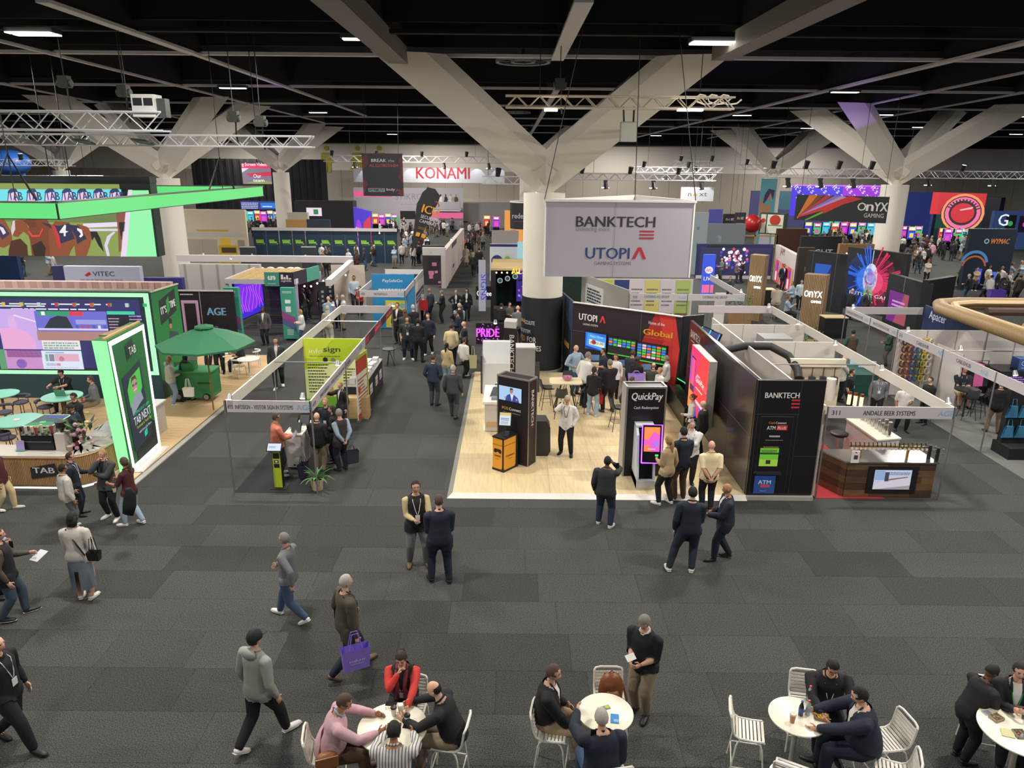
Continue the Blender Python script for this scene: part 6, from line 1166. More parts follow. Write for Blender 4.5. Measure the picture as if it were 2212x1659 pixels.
    def tubchair(x,y,face,lab,first=[None]):
        if first[0]:return dup(first[0],(x,y,.03),-RAD(face),lab,'dark lilac bar chairs on the green stand')
        q=T('bar_chair',lab,'bar chair',(0,0,0),0,'dark lilac bar chairs on the green stand');m_=mat('4a4658',.85);MB().lathe(0,0,[(.16,.66),(.22,.69),(.22,.73),(.15,.76)],m_,18).build('seat',q,world=False,smooth=True)
        MB().tube([(.23*cos(RAD(a)),-.03+.25*sin(RAD(a)),.90+.02*sin(RAD(a))) for a in range(180,361,20)],.045,m_,8).build('backrest',q,world=False,smooth='all')
        for sx in (-1,1):
            for sy in (-1,1):MB().tube([(sx*.17,sy*.16,.68),(sx*.22,sy*.21,0)],.011,DKMET,6).build('leg',q,world=False)
            MB().tube([(sx*.21,-.08,.70),(sx*.23,-.1,.90)],.01,DKMET,6).build('back_post',q,world=False)
        MB().tube([(-.2,.2,.25),(.2,.2,.25),(.2,-.2,.25),(-.2,-.2,.25),(-.2,.2,.25)],.008,DKMET,5).build('foot_rest',q,world=False)
        q.location=(x,y,.03);q.rotation_euler=(0,0,-RAD(face));first[0]=q;return q
    for px,py,fc,lab in ((45,868,200,'lilac bar chair behind the nearer green table'),(98,878,120,'lilac bar chair between the two green tables'),(10,890,150,'lilac bar chair far left behind the nearer green table'),(82,925,290,'lilac bar chair right of the nearer green table'),(15,945,20,'lilac bar chair in front of the nearer green table'),(72,945,330,'lilac bar chair front right of the nearer green table'),(2,935,60,'lilac bar chair at the left photo edge')):
        p=G(px,py,.75);tubchair(p.x,p.y,fc,lab)
    def cnt(px,py,z=.98):return G(px,py,z)
    p=cnt(90,972);q=T('coffee_machine','wide black coffee machine on the slatted counter','coffee machine',p);MB().box(p.x-.45,p.x+.35,p.y-.02,p.y+.5,.98,1.38,mat('121214',.4)).build('body',q);MB().box(p.x-.40,p.x+.30,p.y-.03,p.y-.02,1.2,1.22,ALU).build('trim_bar',q)
    r_=random.Random(6)
    for i in range(9):MB().lathe(p.x-.38+i*.085,p.y+.1+(i%3)*.1,[(.03,1.38),(.036,1.38+r_.uniform(.1,.22))],mat(r_.choice(('b8b0a0','7a9a58','c8c0a8','a03c38')),.5),12).build('cup_stack',None,label='stack of cups on the black coffee machine, '+nth(i,9),cat='cups',group='cup stacks on the coffee machine')
    p=cnt(132,972);q=T('coffee_grinder','white coffee grinder with dark hopper on the slatted counter','grinder',p);MB().box(p.x-.11,p.x+.14,p.y-.02,p.y+.3,.98,1.42,mat('c8c0b8',.4)).build('body',q);MB().lathe(p.x+.02,p.y+.14,[(.04,1.42),(.06,1.5),(.12,1.56),(.12,1.66),(.14,1.69),(.14,1.71)],mat('2a2624',.3),18).build('hopper',q,smooth=True)
    p=cnt(45,975);q=T('menu_stand','lilac menu stand on the left of the counter','menu stand',p);MB().frame(p+V((-.1,0,0)),(.2,0,0),(0,.03,.28),(0,.01,0),mat('a89cd0',.4)).box(p.x-.11,p.x+.11,p.y-.03,p.y+.08,.98,1.0,mat('3a9a60',.4)).build('card',q)
    cup_=cnt(153,974);q=T('food_tub','small round tub beside the flowers on the counter','tub',cup_);MB().lathe(cup_.x,cup_.y,[(.05,.98),(.065,1.1)],mat('a88a6a',.5),14).build('body',q);MB().cyl(cup_.x,cup_.y,1.1,1.12,.07,mat('d8d0c0',.4),14).build('lid',q)
    p=G(105,905,1.45);q=T('display_fridge','glass-fronted food display with a green picture on its lid','display case',(p.x,p.y,.03));x,y=p.x,p.y;MB().box(x-.45,x+.35,y-.45,y+.5,.03,1.4,mat('4c4846',.4)).build('body',q);MB().box(x+.351,x+.36,y-.4,y+.45,.9,1.38,mat('8a8e88',.15)).build('glass_front',q);f=Face(q,(x-.45,y-.45,1.401),(.8,0,0),(0,.95,0));f.rect(0,0,1,1,'c8f0c8',.8).rect(.05,.05,.93,.95,'1a5a5c',.8).poly([(.05,.05),(.9,.05),(.9,.4),(.05,.3)],'2a9a5a',.8).circ(.45,.35,.1,'5ae070',.9).rect(.3,.7,.9,.9,'3a4ab0',.8);f.done()
    p=cnt(190,968);q=T('flower_arrangement','big flower arrangement with green leaves and pink roses on the counter corner','flowers',p);r_=random.Random(12);MB().lathe(p.x,p.y,[(.1,.98),(.13,1.1)],mat('e0dcd4',.4),16).build('vase',q)
    for i in range(70):
        an=r_.uniform(0,6.28);rr=r_.uniform(.05,.42);zz=1.15+r_.uniform(0,.6)*(1-rr)+(.25 if i%2 else 0);c=V((p.x+cos(an)*rr,p.y+sin(an)*rr*.7+.05,zz))
        if i<40:
            d=V((cos(an),sin(an)*.6,.6)).normalized();s_=d.cross(V((0,0,1))).normalized()*.05;MB().add([c,c+d*.12+s_,c+d*.28,c+d*.12-s_],[(0,1,2,3)],mat(r_.choice(('2c5a2a','3f7a34','56a040','1f4424')),.6)).build('leaf',q)
        elif i<58:MB().ball(c+V((.0,-.12,-.12)),.055,mat(r_.choice(('c89aa8','d8b0b8','b88898')),.7),8,6).build('rose',q,smooth='all')
        elif i<64:MB().ball(c,.06,mat('c8c078',.6),8,5,(1,1,.6)).build('lily',q,smooth='all')
        else:MB().ball(c+V((-.2,0,-.1)),.07,mat('5a1c28',.7),8,5,(.6,.6,1.3)).build('red_foliage',q,smooth='all')
    z=7.0;A,Bq=D(125,439,16.8),D(567,405,29);A.z=Bq.z=6.8;Cq=G(333,403,7.13);Cq.z=6.8;L0=V((A.x-7,A.y+.2,6.8));t=T('light_ring','hanging angular ring of glowing green light panels','hanging light',A)
    for nm,p,q in (('panel',L0,A),('panel',A,Bq),('panel',Cq,Bq)):
        u=q-p;n=u.cross(V((0,0,1))).normalized();MB().frame(p,u,(0,0,.34),-n*.04,em('66e87f',.95) if nm else 0).build(nm,t);MB().frame(p+V((0,0,.34))-n*.001,u,(0,0,.03),-n*.28,mat('5a5a56',.5)).frame(p-V((0,0,.02))-n*.001,u,(0,0,.02),-n*.28,mat('3a3a3a',.5)).build('rim',t)
    MB().bar(A+V((0,-.06,0)),A+V((0,-.06,.34)),.03,.03,BLACK).build('corner_joint',t)
    for p in (D(28,400,17.5),D(478,380,26)):MB().tube([V((p.x,p.y,7.15)),V((p.x,p.y,14.6))],.012,BLACK,4).tube([V((p.x-.3,p.y-.4,7.15)),V((p.x,p.y,8.2)),V((p.x+.3,p.y+.3,7.15))],.03,BLACK,5).build('suspension',t)
    y=27.0;z0,z1=4.68,7.3;xa,xb=-20.5,D(333,470,y).x;t=T('led_screen','huge hanging screen showing racehorses with a pale green strip','screen',(xa,y,z0));f=slab(t,'housing',(xa,y),(xb,y),z0,z1,mat('1c2a28',.5),.5);MB().box(xa,xb+.02,y-.03,y+.5,z1,z1+.22,mat('1c2826',.5)).build('header',t)
    W_=xb-xa;X=lambda px,py=500:(D(px,py,y).x-xa)/W_;Z=lambda py,px=160:(D(px,py,y).z-z0)/(z1-z0);PL=lambda pts,c_,g=1:f.poly([(X(a,b),Z(b,a)) for a,b in pts],c_,g)
    f.rect(0,0,X(272,500),.98,'8a9c50',1);PL([(-20,409),(262,409),(262,440),(-20,438)],'6ad8e0',1.1);PL([(-20,438),(262,440),(262,482),(-20,478)],'6a8048')
    for i,px in enumerate((16,57,96,133,166,201,236)):PL([(px,437),(px+2,412),(px+8,407),(px+18,407),(px+23,414),(px+26,437)],'25406a',1);PL([(px+2,434),(px+4,415),(px+22,415),(px+24,434)],'e8c8e8',1);f.text('TAB',X(px+3,425),Z(432,px),.30,'2a3a6a',1,w=.5,bold=.02)
    PL([(180,483),(265,479),(265,489),(180,492)],'e8dcf0');PL([(190,494),(262,494),(262,499),(190,499)],'dcd0ec');PL([(232,553),(226,530),(232,510),(246,500),(250,502),(240,512),(233,530),(238,553)],'dcd0ec')
    br='8a4a2a';db='4a2618';PL([(-20,475),(10,473),(25,500),(28,525),(10,535),(-20,530)],br);PL([(-5,480),(8,486),(22,505),(6,518),(-5,500)],'3a2f50');PL([(-2,488),(8,492),(14,503),(8,507)],'e8e0f0')
    PL([(70,473),(100,470),(115,495),(128,553),(70,553),(66,520),(60,500)],'7a3c22');PL([(25,480),(50,472),(62,490),(66,512),(52,500),(40,512),(30,510)],br);PL([(28,478),(33,476),(34,495),(28,508),(25,500)],'dcc8d0');PL([(50,475),(75,472),(80,490),(66,492)],'6a3420');PL([(110,553),(105,500),(120,478),(150,480),(165,500),(168,520),(155,540),(150,553)],br);PL([(165,553),(160,520),(168,483),(190,490),(200,505),(196,530),(188,553)],'8f4c2c')
    PL([(20,540),(25,520),(45,515),(60,530),(62,553),(20,553)],db);PL([(75,553),(70,530),(90,520),(100,535),(98,553)],'2c1810');PL([(196,500),(210,500),(218,515),(226,545),(214,530),(205,512),(200,520)],'1c1418')
    PL([(90,480),(128,488),(150,482),(163,515),(133,526),(124,500)],'2c2a4a');PL([(130,500),(141,485),(144,487),(143,498),(149,500),(143,503),(143,510),(139,510),(139,503),(130,503)],'f0ecf4');PL([(150,485),(170,487),(189,515),(168,527),(165,512)],'2c2a4a');PL([(168,492),(178,496),(181,508),(176,513),(172,511),(176,505),(172,500),(168,497)],'f0ecf4');PL([(64,497),(72,508),(86,507),(93,492),(95,495),(87,511),(70,512),(62,500)],'d84a30');PL([(110,484),(120,488),(130,510),(134,540),(126,530),(118,500)],'c8303a');PL([(252,460),(273,458),(271,480),(262,480),(264,540),(258,545),(256,500)],'8a5040');PL([(258,480),(272,479),(270,500),(266,500),(264,520),(260,500)],'281c24')
    PL([(278,410),(287,410),(275,554),(262,554)],'e8d8f0');PL([(286,411),(322,411),(340,554),(274,554)],'92f0a8',1.05);f.done('screen_picture')
    for px in (28,110,152):p=D(px,392,27.2);MB().tube([p,V((p.x,p.y,14.6))],.02,BLACK,4).build('hanging_cable',t)
    p=G(440,703,2.95);t=T('parasol','large green parasol beside the green cart','parasol',(p.x,p.y,.03));gm=mat('256b47',.7);n=8;r0=1.55;vs=[(p.x,p.y,2.92)]
    for ring_,(rr,zz) in enumerate(((.22,2.86),(r0*.55,2.66),(r0,2.36),(r0,2.30))):
        for j in range(n):a=2*pi*(j+.3)/n;vs.append((p.x+rr*cos(a),p.y+rr*sin(a),zz+(.03 if ring_==3 and 0 else 0)))
    fs=[(0,1+j,1+(j+1)%n) for j in range(n)]+[(1+i*n+j,1+(i+1)*n+j,1+(i+1)*n+(j+1)%n,1+i*n+(j+1)%n) for i in range(3) for j in range(n)];MB().add(vs,fs,gm).build('canopy',t);MB().lathe(p.x,p.y,[(.05,3.0),(.30,2.93),(.32,2.88)],gm,8,False).build('vent_cap',t);MB().cyl(p.x,p.y,.03,2.9,.025,mat('8a6a3c',.5),10).build('pole',t)
    for j in range(n):a=2*pi*(j+.3)/n;MB().tube([(p.x,p.y,2.5),(p.x+r0*.55*cos(a),p.y+r0*.55*sin(a),2.63)],.012,mat('8a6a3c',.5),4).build('rib',t)
    t=T('green_cart','green wheeled vending cart under the parasol','cart',G(415,868));a,b=G(363,850),G(465,868);x0,x1,y0=-11.8,b.x,24.0;cg=mat('2c8048',.5);MB().box(x0,x1,y0,y0+.8,.2,1.1,cg).build('body',t);MB().box(x0-.04,x1+.04,y0-.04,y0+.84,1.1,1.14,mat('3a9a58',.4)).build('lid',t);MB().box(x1-.45,x1-.05,y0-.01,y0,.7,.76,mat('1c3a28',.5)).build('handle',t)
    for x in (x0+.25,x1-.2):MB().tube([(x,y0-.05,.24),(x,y0,.24)],.24 if x<x1-.5 else .12,mat('16161a',.5),24).build('wheel',t);MB().tube([(x,y0-.06,.24),(x,y0-.05,.24)],.09,ALU,12).build('hub',t)
    q=T('cash_box','open green till drawer on the cart','box',(x0+.6,y0+.3,1.14));MB().box(x0+.4,x0+.8,y0+.1,y0+.5,1.14,1.4,mat('2c8048',.5)).build('body',q);MB().frame((x0+.4,y0+.5,1.4),(.4,0,0),(0,.08,.28),(0,.02,0),mat('b8c8b8',.4)).build('lid',q)
    p=G(536,775,.75);t=T('cafe_table','white round cafe table near the parasol','table',(p.x,p.y,.0));MB().cyl(p.x,p.y,.72,.75,.42,WHITE,30).build('tabletop',t,smooth=True);MB().cyl(p.x,p.y,0,.72,.03,WHITE,10).build('pedestal',t);MB().lathe(p.x,p.y,[(.3,0),(.3,.015),(.04,.05)],WHITE,24).build('base',t)
    def wc(px,py,fc,lab,first=[None]):
        q_=G(px,py,.46)
        if first[0]:return dup(first[0],(q_.x,q_.y,0),-RAD(fc),lab,'white round-backed cafe chairs')
        q=T('cafe_chair',lab,'chair',(0,0,0),0,'white round-backed cafe chairs');MB().cyl(0,0,.44,.47,.23,mat('d6d2bc',.5),20).build('seat',q,world=False)
        MB().tube([(.25*cos(RAD(a)),.25*sin(RAD(a)),.74) for a in range(180,361,20)],.035,WHITE,8).build('backrest',q,world=False,smooth='all')
        for a in (-1,1):
            for b in (-1,1):MB().tube([(a*.17,b*.17,.46),(a*.2,b*.2,0)],.012,WHITE,6).build('leg',q,world=False)
            MB().tube([(a*.2,-.12,.45),(a*.22,-.12,.74)],.012,WHITE,6).build('back_post',q,world=False)
        q.location=(q_.x,q_.y,0);q.rotation_euler=(0,0,-RAD(fc));first[0]=q
    wc(515,790,30,'white cafe chair under the seated person');wc(549,772,260,'white cafe chair right of the cafe table');wc(492,782,80,'white cafe chair behind the seated person')
tab_stand()
SIT+=[(160,862,1.62,200,'hh',.9,1.1,Q('141418','141418','bk','side','k','l',nod=20),1.72,'worker with black fringe bending behind the counter'),(153,886,1.60,250,'hh',.9,1.1,Q('1a2236','141418','bk','side','k','m',nod=30,lean=10),1.70,'worker in dark blue shirt working beside the flowers')]
def age_office():
    t=T('office_wall','black office wall with pale blue lettering and a pink framed door','booth wall',(-15.4,32.9,0));y=32.9;f=slab(t,'wall',(-15.35,y),(-12.75,y),0,2.45,mat('1a181e',.6),.08);MB().box(-15.35,-12.75,y-.05,y,2.38,2.45,WP).build('top_trim',t)
    f.text('AGE',.50,.52,.36,'7ab4e0',w=.86,bold=.05).greek(.06,.90,.3,.94,1,'d8d4e0');f.rect(.06,.0,.36,.80,'c8a8c8').rect(.09,0,.33,.76,'b090b0').rect(.11,0,.31,.74,'1c1a20').rect(.395,0,.405,1,'b8b0b4').done()
    x0,x1,y0,y1=-13.95,-10.5,35.1,39.2;t=T('music_booth','booth with slatted wooden ceiling, white beams and purple screen','booth',(x0,y0,0));wt=mat('d0c8d0',.5)
    MB().box(x0,x1,y0-.05,y0,2.38,2.62,wt).box(x1-.05,x1,y0,y1,2.38,2.62,wt).box(x0,x0+.05,y0,y1,2.38,2.62,wt).build('beam',t)
    for x,y in ((x0,y0),(x1-.1,y0),(x1,y1),(x0,y1)):MB().box(x,x+.12,y,y+.12,0,2.4,mat('b8a8c0',.5)).build('post',t)
    wm=wood('b09058','c4a870',(3,3,1));o0=None
    for i in range(7):
        for j in range(9):
            if o0 is None:o0=MB().box(0,(x1-x0)/7-.03,0,.38,0,.03,wm).build('ceiling_plank',t,world=False);o=o0
            else:o=o0.copy();C.objects.link(o);o.parent=t
            o.location=(.02+i*(x1-x0)/7,.04+j*.45,2.55)
    f=slab(t,'back_wall',(x0,y1),(x1,y1),0,2.5,mat('4a4448',.7),.05)
    p,q=D(512,690,35.7),D(572,660,38.8);s=T('wall_screen','large purple screen with pink light trails','screen',(p.x,p.y,.4));f=slab(s,'housing',(p.x,35.7),(q.x,38.8),.35,2.45,BLACK,.08);f.rect(.02,.02,.98,.98,'3b2ad0',1.0);f.poly([(.02,.35),(.02,.85),(.9,.8),(.98,.3),(.5,.1),(.2,.2)],'7a2ee0',1.1)
    r_=random.Random(2)
    for i in range(9):
        a=.05+i*.1;pts=[(a+.012+.05*sin(k*.9+i),.15+k*.1) for k in range(7)];f.poly([(x_,z_) for x_,z_ in pts]+[(x_+.018,z_) for x_,z_ in pts[::-1]],'d060f8',1.2)
    f.done('screen_picture')
    s=T('wall_screen','dark screen with green heading and blue text lines','screen',(-11.5,37.3,.6));p=D(604,640,37);q=D(632,640,37);f=slab(s,'housing',(p.x,37),(q.x,37),.9,2.35,BLACK,.06);f.rect(.04,.04,.96,.96,'0c1c4a',1).greek(.15,.75,.8,.9,2,'3ae070',1).greek(.15,.2,.85,.68,6,'5a8ad8',1);f.done()
    for k,(px,py,lab) in enumerate(((577,590,'teal and dark square signs on the front corner of the music booth'),)):
        a,b,c_=D(573,618,35),D(604,618,35),D(634,618,35);zt=D(573,588,35).z;s=T('corner_sign',lab,'sign',a);f=slab(s,'plate',(a.x,34.98),(b.x,34.98),a.z,zt,mat('4a9a88',.5),.06);f.circ(.3,.6,.09,'e8f0ec').circ(.5,.55,.1,'e8f0ec').circ(.7,.6,.09,'e8f0ec').rect(.26,.45,.74,.75,'e8f0ec').rect(.36,.55,.42,.9,'4a9a88').rect(.56,.4,.62,.65,'4a9a88').greek(.2,.15,.8,.25,2,'c8e0d8');f.done()
        f=slab(s,'plate',(b.x+.02,34.98),(c_.x,34.98),a.z,zt,mat('2c2838',.5),.06);f.rect(.12,.5,.3,.85,'e8e4ec').rect(.34,.5,.48,.68,'e8e4ec').rect(.52,.5,.66,.8,'e8e4ec').rect(.7,.5,.88,.6,'e8e4ec').text('nightlife',.12,.28,.1,'e8e4ec',w=.5);f.done()
        f=slab(s,'plate',(c_.x+.02,35.0),(c_.x+.3,36.3),a.z,zt,mat('2c2838',.5),.06);f=slab(s,'plate',(c_.x+.32,36.3),(c_.x+.6,37.6),a.z,zt,mat('4a9a88',.5),.06)
    for fl,fr_,y,z1,lab in ((490,521,33.2,2.5,'teal pillar sign left of the purple screen'),(611,640,33.3,2.5,'teal pillar sign right of the purple screen')):
        a,b=D(fl,700,y),D(fr_,700,y);s=T('pillar_sign',lab,'sign',(a.x,y,0));f=slab(s,'board',(a.x,y),(b.x,y),.1,z1,mat('3f9a86',.5),.25);f.poly([(0,.45),(1,.25),(1,.42),(0,.55)],'8a4a90').poly([(0,.3),(1,.15),(1,.28),(0,.42)],'5a5a90').poly([(0,.42),(1,.3),(1,.34),(0,.45)],'b03a68').circ(.4,.74,.1,'e8f0ec').circ(.6,.74,.1,'e8f0ec').rect(.3,.70,.7,.77,'e8f0ec').greek(.15,.9,.85,.95,2,'dcece8').greek(.3,.08,.8,.2,4,'c8e4dc')
        for rr in (.3,):f.rect(.3,.53,.7,.64,'d8e4e4')
        f.done();MB().box(a.x+.1,b.x-.1,y+.05,y+.2,0,.1,BLACK).build('foot',s)
    s=T('light_string','string of small warm bulbs along the booth beam','lights',(-10.5,35.5,2.4));mb=MB();pts=[V((-10.2+.15*i,35.4+i*.62,2.3-.12*sin(i*1.2)**2)) for i in range(8)];MB().tube(pts,.008,BLACK,4).build('cable',s)
    for p in pts:MB().ball(p-V((0,0,.06)),.05,em('ffe0b0',4),8,6).build('bulb',s)
    for px,lab in ((700,'tall black slatted sign pillar by the cream wall'),(717,'second black sign pillar nearer the barrels')):
        p=D(px,690,37 if px==700 else 38.5);s=T('sign_pillar',lab,'sign',(p.x,p.y,0));f=slab(s,'board',(p.x-.2,p.y),(p.x+.2,p.y+.1),0,2.2,mat('2a2c32',.6),.15);f.greek(.35,.2,.65,.85,6,'b8b8bc');f.done()
    wallz=T('booth_wall','cream booth wall behind the people under the light string','booth wall',(-9.9,41,0));slab(wallz,'panel',(-10.3,41.2),(-8.4,41.2),0,2.5,mat('c8b8a8',.6),.05)
    for i,(px,py) in enumerate(((757,632),(764,655))):p=G(px,py);MB().lathe(p.x,p.y,[(.32,0),(.34,.3),(.33,.6),(.34,.88),(.30,.9)],mat('1c1c20',.4),20).build('steel_drum',None,label='black steel drum, %s of two, near the blue-shirted people'%('farther','nearer')[i],cat='drum',smooth=True)
age_office()
# ---------------------------------------------------------------- right-hand booths
def right():
    xl,xr,y0=7.74,10.86,16.86
    t=T('shell_booth','long white fascia booth with beer equipment, right of the cash machine wall','booth',(xl,y0,0));f=fascia(t,(xl,y0),(xr,y0));f.text('311',.035,.28,.12,'3a383c',w=.20).text('ANDALE BEER SYSTEMS',.28,.28,.12,'3a383c',w=1.28);age(f,.87,.25,.14,'7aaed0');f.done()
    fascia(t,(xr,y0),(xr,30.0),m_=mat('cdc9c0',.6));fascia(t,(xl,30),(xr,30),m_=mat('c8bcc0',.6));[post(t,*q) for q in ((xl,y0),(xr,y0),(xr,21),(xr,23.7),(xr,26.4),(xr,30),(xl,30))]
    wallp(t,(6.78,27.6),(6.78,17.0),2.5,n=9);wallp(t,(7.4,26.4),(xr,26.4),2.45,n=3);wallp(t,(8.1,23.7),(xr,23.7),2.45,n=2);MB().box(7.7,7.75,17,27.6,0,2.45,WP).build('wall_panel',t)
    MB().box(xl,xr,y0,23.6,0,.006,mat('3a3634',.95,noise=.2,scale=80)).box(xl,9.5,y0,23.3,.006,.012,mat('9c2c30',.95)).build('booth_carpet',t);MB().tube([(xl,20.9,2.44),(xr,20.9,2.44)],.018,PO,6).build('cross_rail',t)
    q=T('bar_counter','timber-clad bar counter with steel top and built-in television','counter',(8.5,16.95,0));a,b,c_,d=V((8.48,16.98,0)),V((10.72,16.98,0)),V((10.72,17.8,0)),V((8.12,17.8,0));z1=.94
    MB().poly([a,b,c_,d],(0,0,z1),mat('2a201a',.6)).build('carcass',q);P=[V(p)+V((0,0,z1)) for p in (a+V((-.05,-.05,0)),b+V((.04,-.05,0)),c_,d+V((-.05,0,0)))];MB().poly(P,(0,0,.04),mat('9a9a98',.25,.9)).build('steel_top',q)
    r_=random.Random(3);cs=[wood('4a3524','5c4330',(1,10,10)),wood('5e4630','70543a',(1,10,10)),wood('6c4a30','7c583a',(1,10,10)),wood('3e2c20','4c382a',(1,10,10))]
    for fc,(p,e_) in enumerate(((a,b),(d,a))):
        u=e_-p;n=u.cross(V((0,0,1))).normalized();L_=u.length;u=u.normalized()
        for i in range(5):
            x=0
            while x<L_-.02:
                w_=min(r_.uniform(.5,1.1),L_-x);MB().frame(p+u*(x+.002)+V((0,0,.02+i*.184)),u*(w_-.004),n*r_.uniform(.018,.03),(0,0,.18),r_.choice(cs)).build('plank',q);x+=w_
    s=T('television','television showing a bar picture in the front of the bar','television',(9.6,16.93,.2));f=slab(s,'housing',(9.02,16.93),(10.28,16.93),.14,.86,BLACK,.03);f.rect(.13,.14,.87,.88,'b4bfd8',1).poly([(.13,.14),(.87,.3),(.87,.14)],'9a8f98',1).poly([(.13,.3),(.35,.5),(.8,.62),(.87,.5),(.87,.3),(.13,.16)],'c8c0cc',1).rect(.14,.5,.34,.86,'8aa4c8',1).rect(.34,.45,.42,.8,'3a3a4a',1).greek(.4,.7,.85,.82,3,'4a4a5a',.9).poly([(.42,.48),(.8,.6),(.8,.64),(.42,.54)],'8a5a4a',1);f.done('screen_picture')
    s=T('tap_rail','long brass pipe rail with a row of beer taps on the bar','beer taps',(9.6,17.5,.98));br=mat('c09a50',.25,.9);A,Bq=D(1833,963,17.3),D(2003,966,17.3);MB().tube([A,Bq],.028,br,10).build('rail',s)
    for px in (1860,1963):p=D(px,965,17.3);MB().tube([(p.x,p.y,.98),p],.035,br,12).build('upright',s)
    for i in range(18):p=A.lerp(Bq,(i+.5)/18);MB().tube([p+V((0,-.02,0)),p+V((0,-.08,-.01)),p+V((0,-.09,-.07))],.012,CHROME,6).tube([p+V((0,-.05,.0)),p+V((-.02,-.03,.12))],.012,BLACK,6).tube([p+V((0,-.095,-.03)),p+V((0,-.1,-.03))],.033,mat('d8c8b8',.3),12).build('tap',s)
    for k,(px,py) in enumerate(((2005,990),(2022,996))):
        p=G(px,py,.98);s=T('beer_font','black beer font with chrome fittings, %s of two at the bar end'%('rear','front')[k],'beer font',p);MB().cyl(p.x,p.y,.98,1.34,.045,BLACK,14).build('column',s)
        for z in (1.18,1.3):MB().tube([(p.x-.12,p.y,z),(p.x+.12,p.y,z)],.02,CHROME,8).ball((p.x+.13,p.y,z),.03,CHROME).build('fitting',s)
    p=G(1846,1000,.98);s=T('leaflet_stand','white leaflet stand with a red mark on the bar','leaflet stand',p);f=slab(s,'card',(p.x-.1,p.y),(p.x+.1,p.y),.98,1.3,mat('e0dcdc',.4),.02);f.rect(.3,.3,.8,.65,'4a3a40').poly([(.35,.85),(.5,.95),(.7,.82)],'c02a30');f.done()
    s=T('white_counter','white slanted counter with a row of steel beer columns','counter',(9.4,19.2,0));A,Bq,Cq=G(1895,950,0),G(1944,946,0),G(1812,905,0);A,Bq,Cq=[V((*G(*q,1.07).xy,0)) for q in ((1895,950),(1944,946),(1830,905))];e_=Cq+Bq-A;MB().poly([A,Bq,e_,Cq],(0,0,1.04),mat('cfc9c6',.5)).build('body',s);MB().poly([p+V((0,0,1.04))+(p-(A+e_)/2)*.05 for p in (A,Bq,e_,Cq)],(0,0,.04),mat('e0dac8',.3)).build('drip_top',s)
    for i in range(8):p=A.lerp(Cq,.08+i*.12)+(Bq-A)*.6;MB().cyl(p.x,p.y,1.08,1.5,.055,CHROME,12).tube([(p.x,p.y,1.42),(p.x-.15,p.y-.05,1.42)],.02,CHROME,6).build('beer_column',s,smooth=True)
    p=G(1806,985);s=T('swivel_stool','black and white swivel stool with chrome base on the red carpet','stool',p);MB().cyl(p.x,p.y,0,.03,.22,CHROME,20).build('base',s);MB().cyl(p.x,p.y,.03,.6,.03,CHROME,10).build('stem',s);MB().lathe(p.x,p.y,[(.12,.6),(.24,.66),(.25,.72),(.2,.74)],BLACK,20).build('seat',s)
    s=T('cabinet','small white cabinet at the left wall of the beer booth','cabinet',(7.85,18.2,0));MB().box(7.8,8.15,18.2,19.2,0,1.0,WHITE).build('body',s);MB().box(7.79,8.2,18.18,19.22,1.0,1.03,WHITE).build('top',s)
    s=T('equipment_board','cream board with beer pumps, hoses and gauges','equipment',(9.3,22.5,0));MB().box(9.0,10.6,22.55,22.6,.3,2.2,mat('d8d0b4',.5)).box(8.9,10.65,22.4,22.6,1.95,2.2,mat('e4dcc4',.5)).build('board',s)
    for i in range(4):x=9.3+i*.36;MB().box(x-.09,x+.09,22.4,22.55,1.35,1.6,mat('3a3a3c',.4)).build('pump',s);MB().tube([(x+.1*cos(k*.8),22.5,1.2+.12*sin(k*.8)-.06*k/3) for k in range(9)],.014,mat('8a5a48',.5),6).build('hose',s);MB().tube([(x,22.5,1.6),(x,22.5,1.9)],.01,DKMET,5).build('pipe',s)
    MB().tube([(6.9,22.9,2.35),(7.6,23.2,2.42),(8.5,23.25,2.4),(8.95,22.8,2.2),(9.05,22.2,1.9),(9.0,21.9,1.7)],.13,mat('1c1c1e',.6,bump=.5),12).build('flexible_duct',None,label='thick black flexible duct bending over the white booth wall',cat='duct',smooth=True)
    MB().lathe(9.9,21.6,[(.14,1.1),(.16,1.5),(.15,1.8),(.05,1.82)],mat('dcd8cc',.4),18).build('water_filter',None,label='white upright filter column beside the equipment board',cat='filter',smooth=True)
    for i in range(3):p=V((9.75+i*.12,20.0-i*.12,1.5));MB().cyl(p.x,p.y,1.5,1.8,.05,em('ffd9a0',2),12).cyl(p.x,p.y,1.8,1.88,.052,mat('a0603a',.3,.8),12).build('glowing_font',None,label='glowing copper-topped beer tower behind the white fascia, '+nth(i,3),cat='beer font',group='glowing copper-topped beer towers')
    WH='at the far right corner of the beer booth|on the diagonal beer booth fascia beside the plant|over the cream board|on the diagonal fascia by the brass taps|on the front corner of the long white fascia|at the rear of the catering booth|left of the green planter|at the back corner of the computer booth|where the computer and cable booths meet|over the clothes rail|over the black equipment cabinet|at the rear corner of the near left booth|halfway along the left booth beam|behind the dark red fascia|on the front left corner of the near left booth|on the front right corner of the near left booth|over the lime wall|on the far white row left of the music booth|on the far white row over the wooden ceiling|on the far white row, right part|at the right end of the far white row|over the neon letters|on the booth row behind the flag, right|on the booth row behind the flag, left|over the right blue panels|over the left blue panels|over the middle blue panels|over the white framed wall'.split('|')
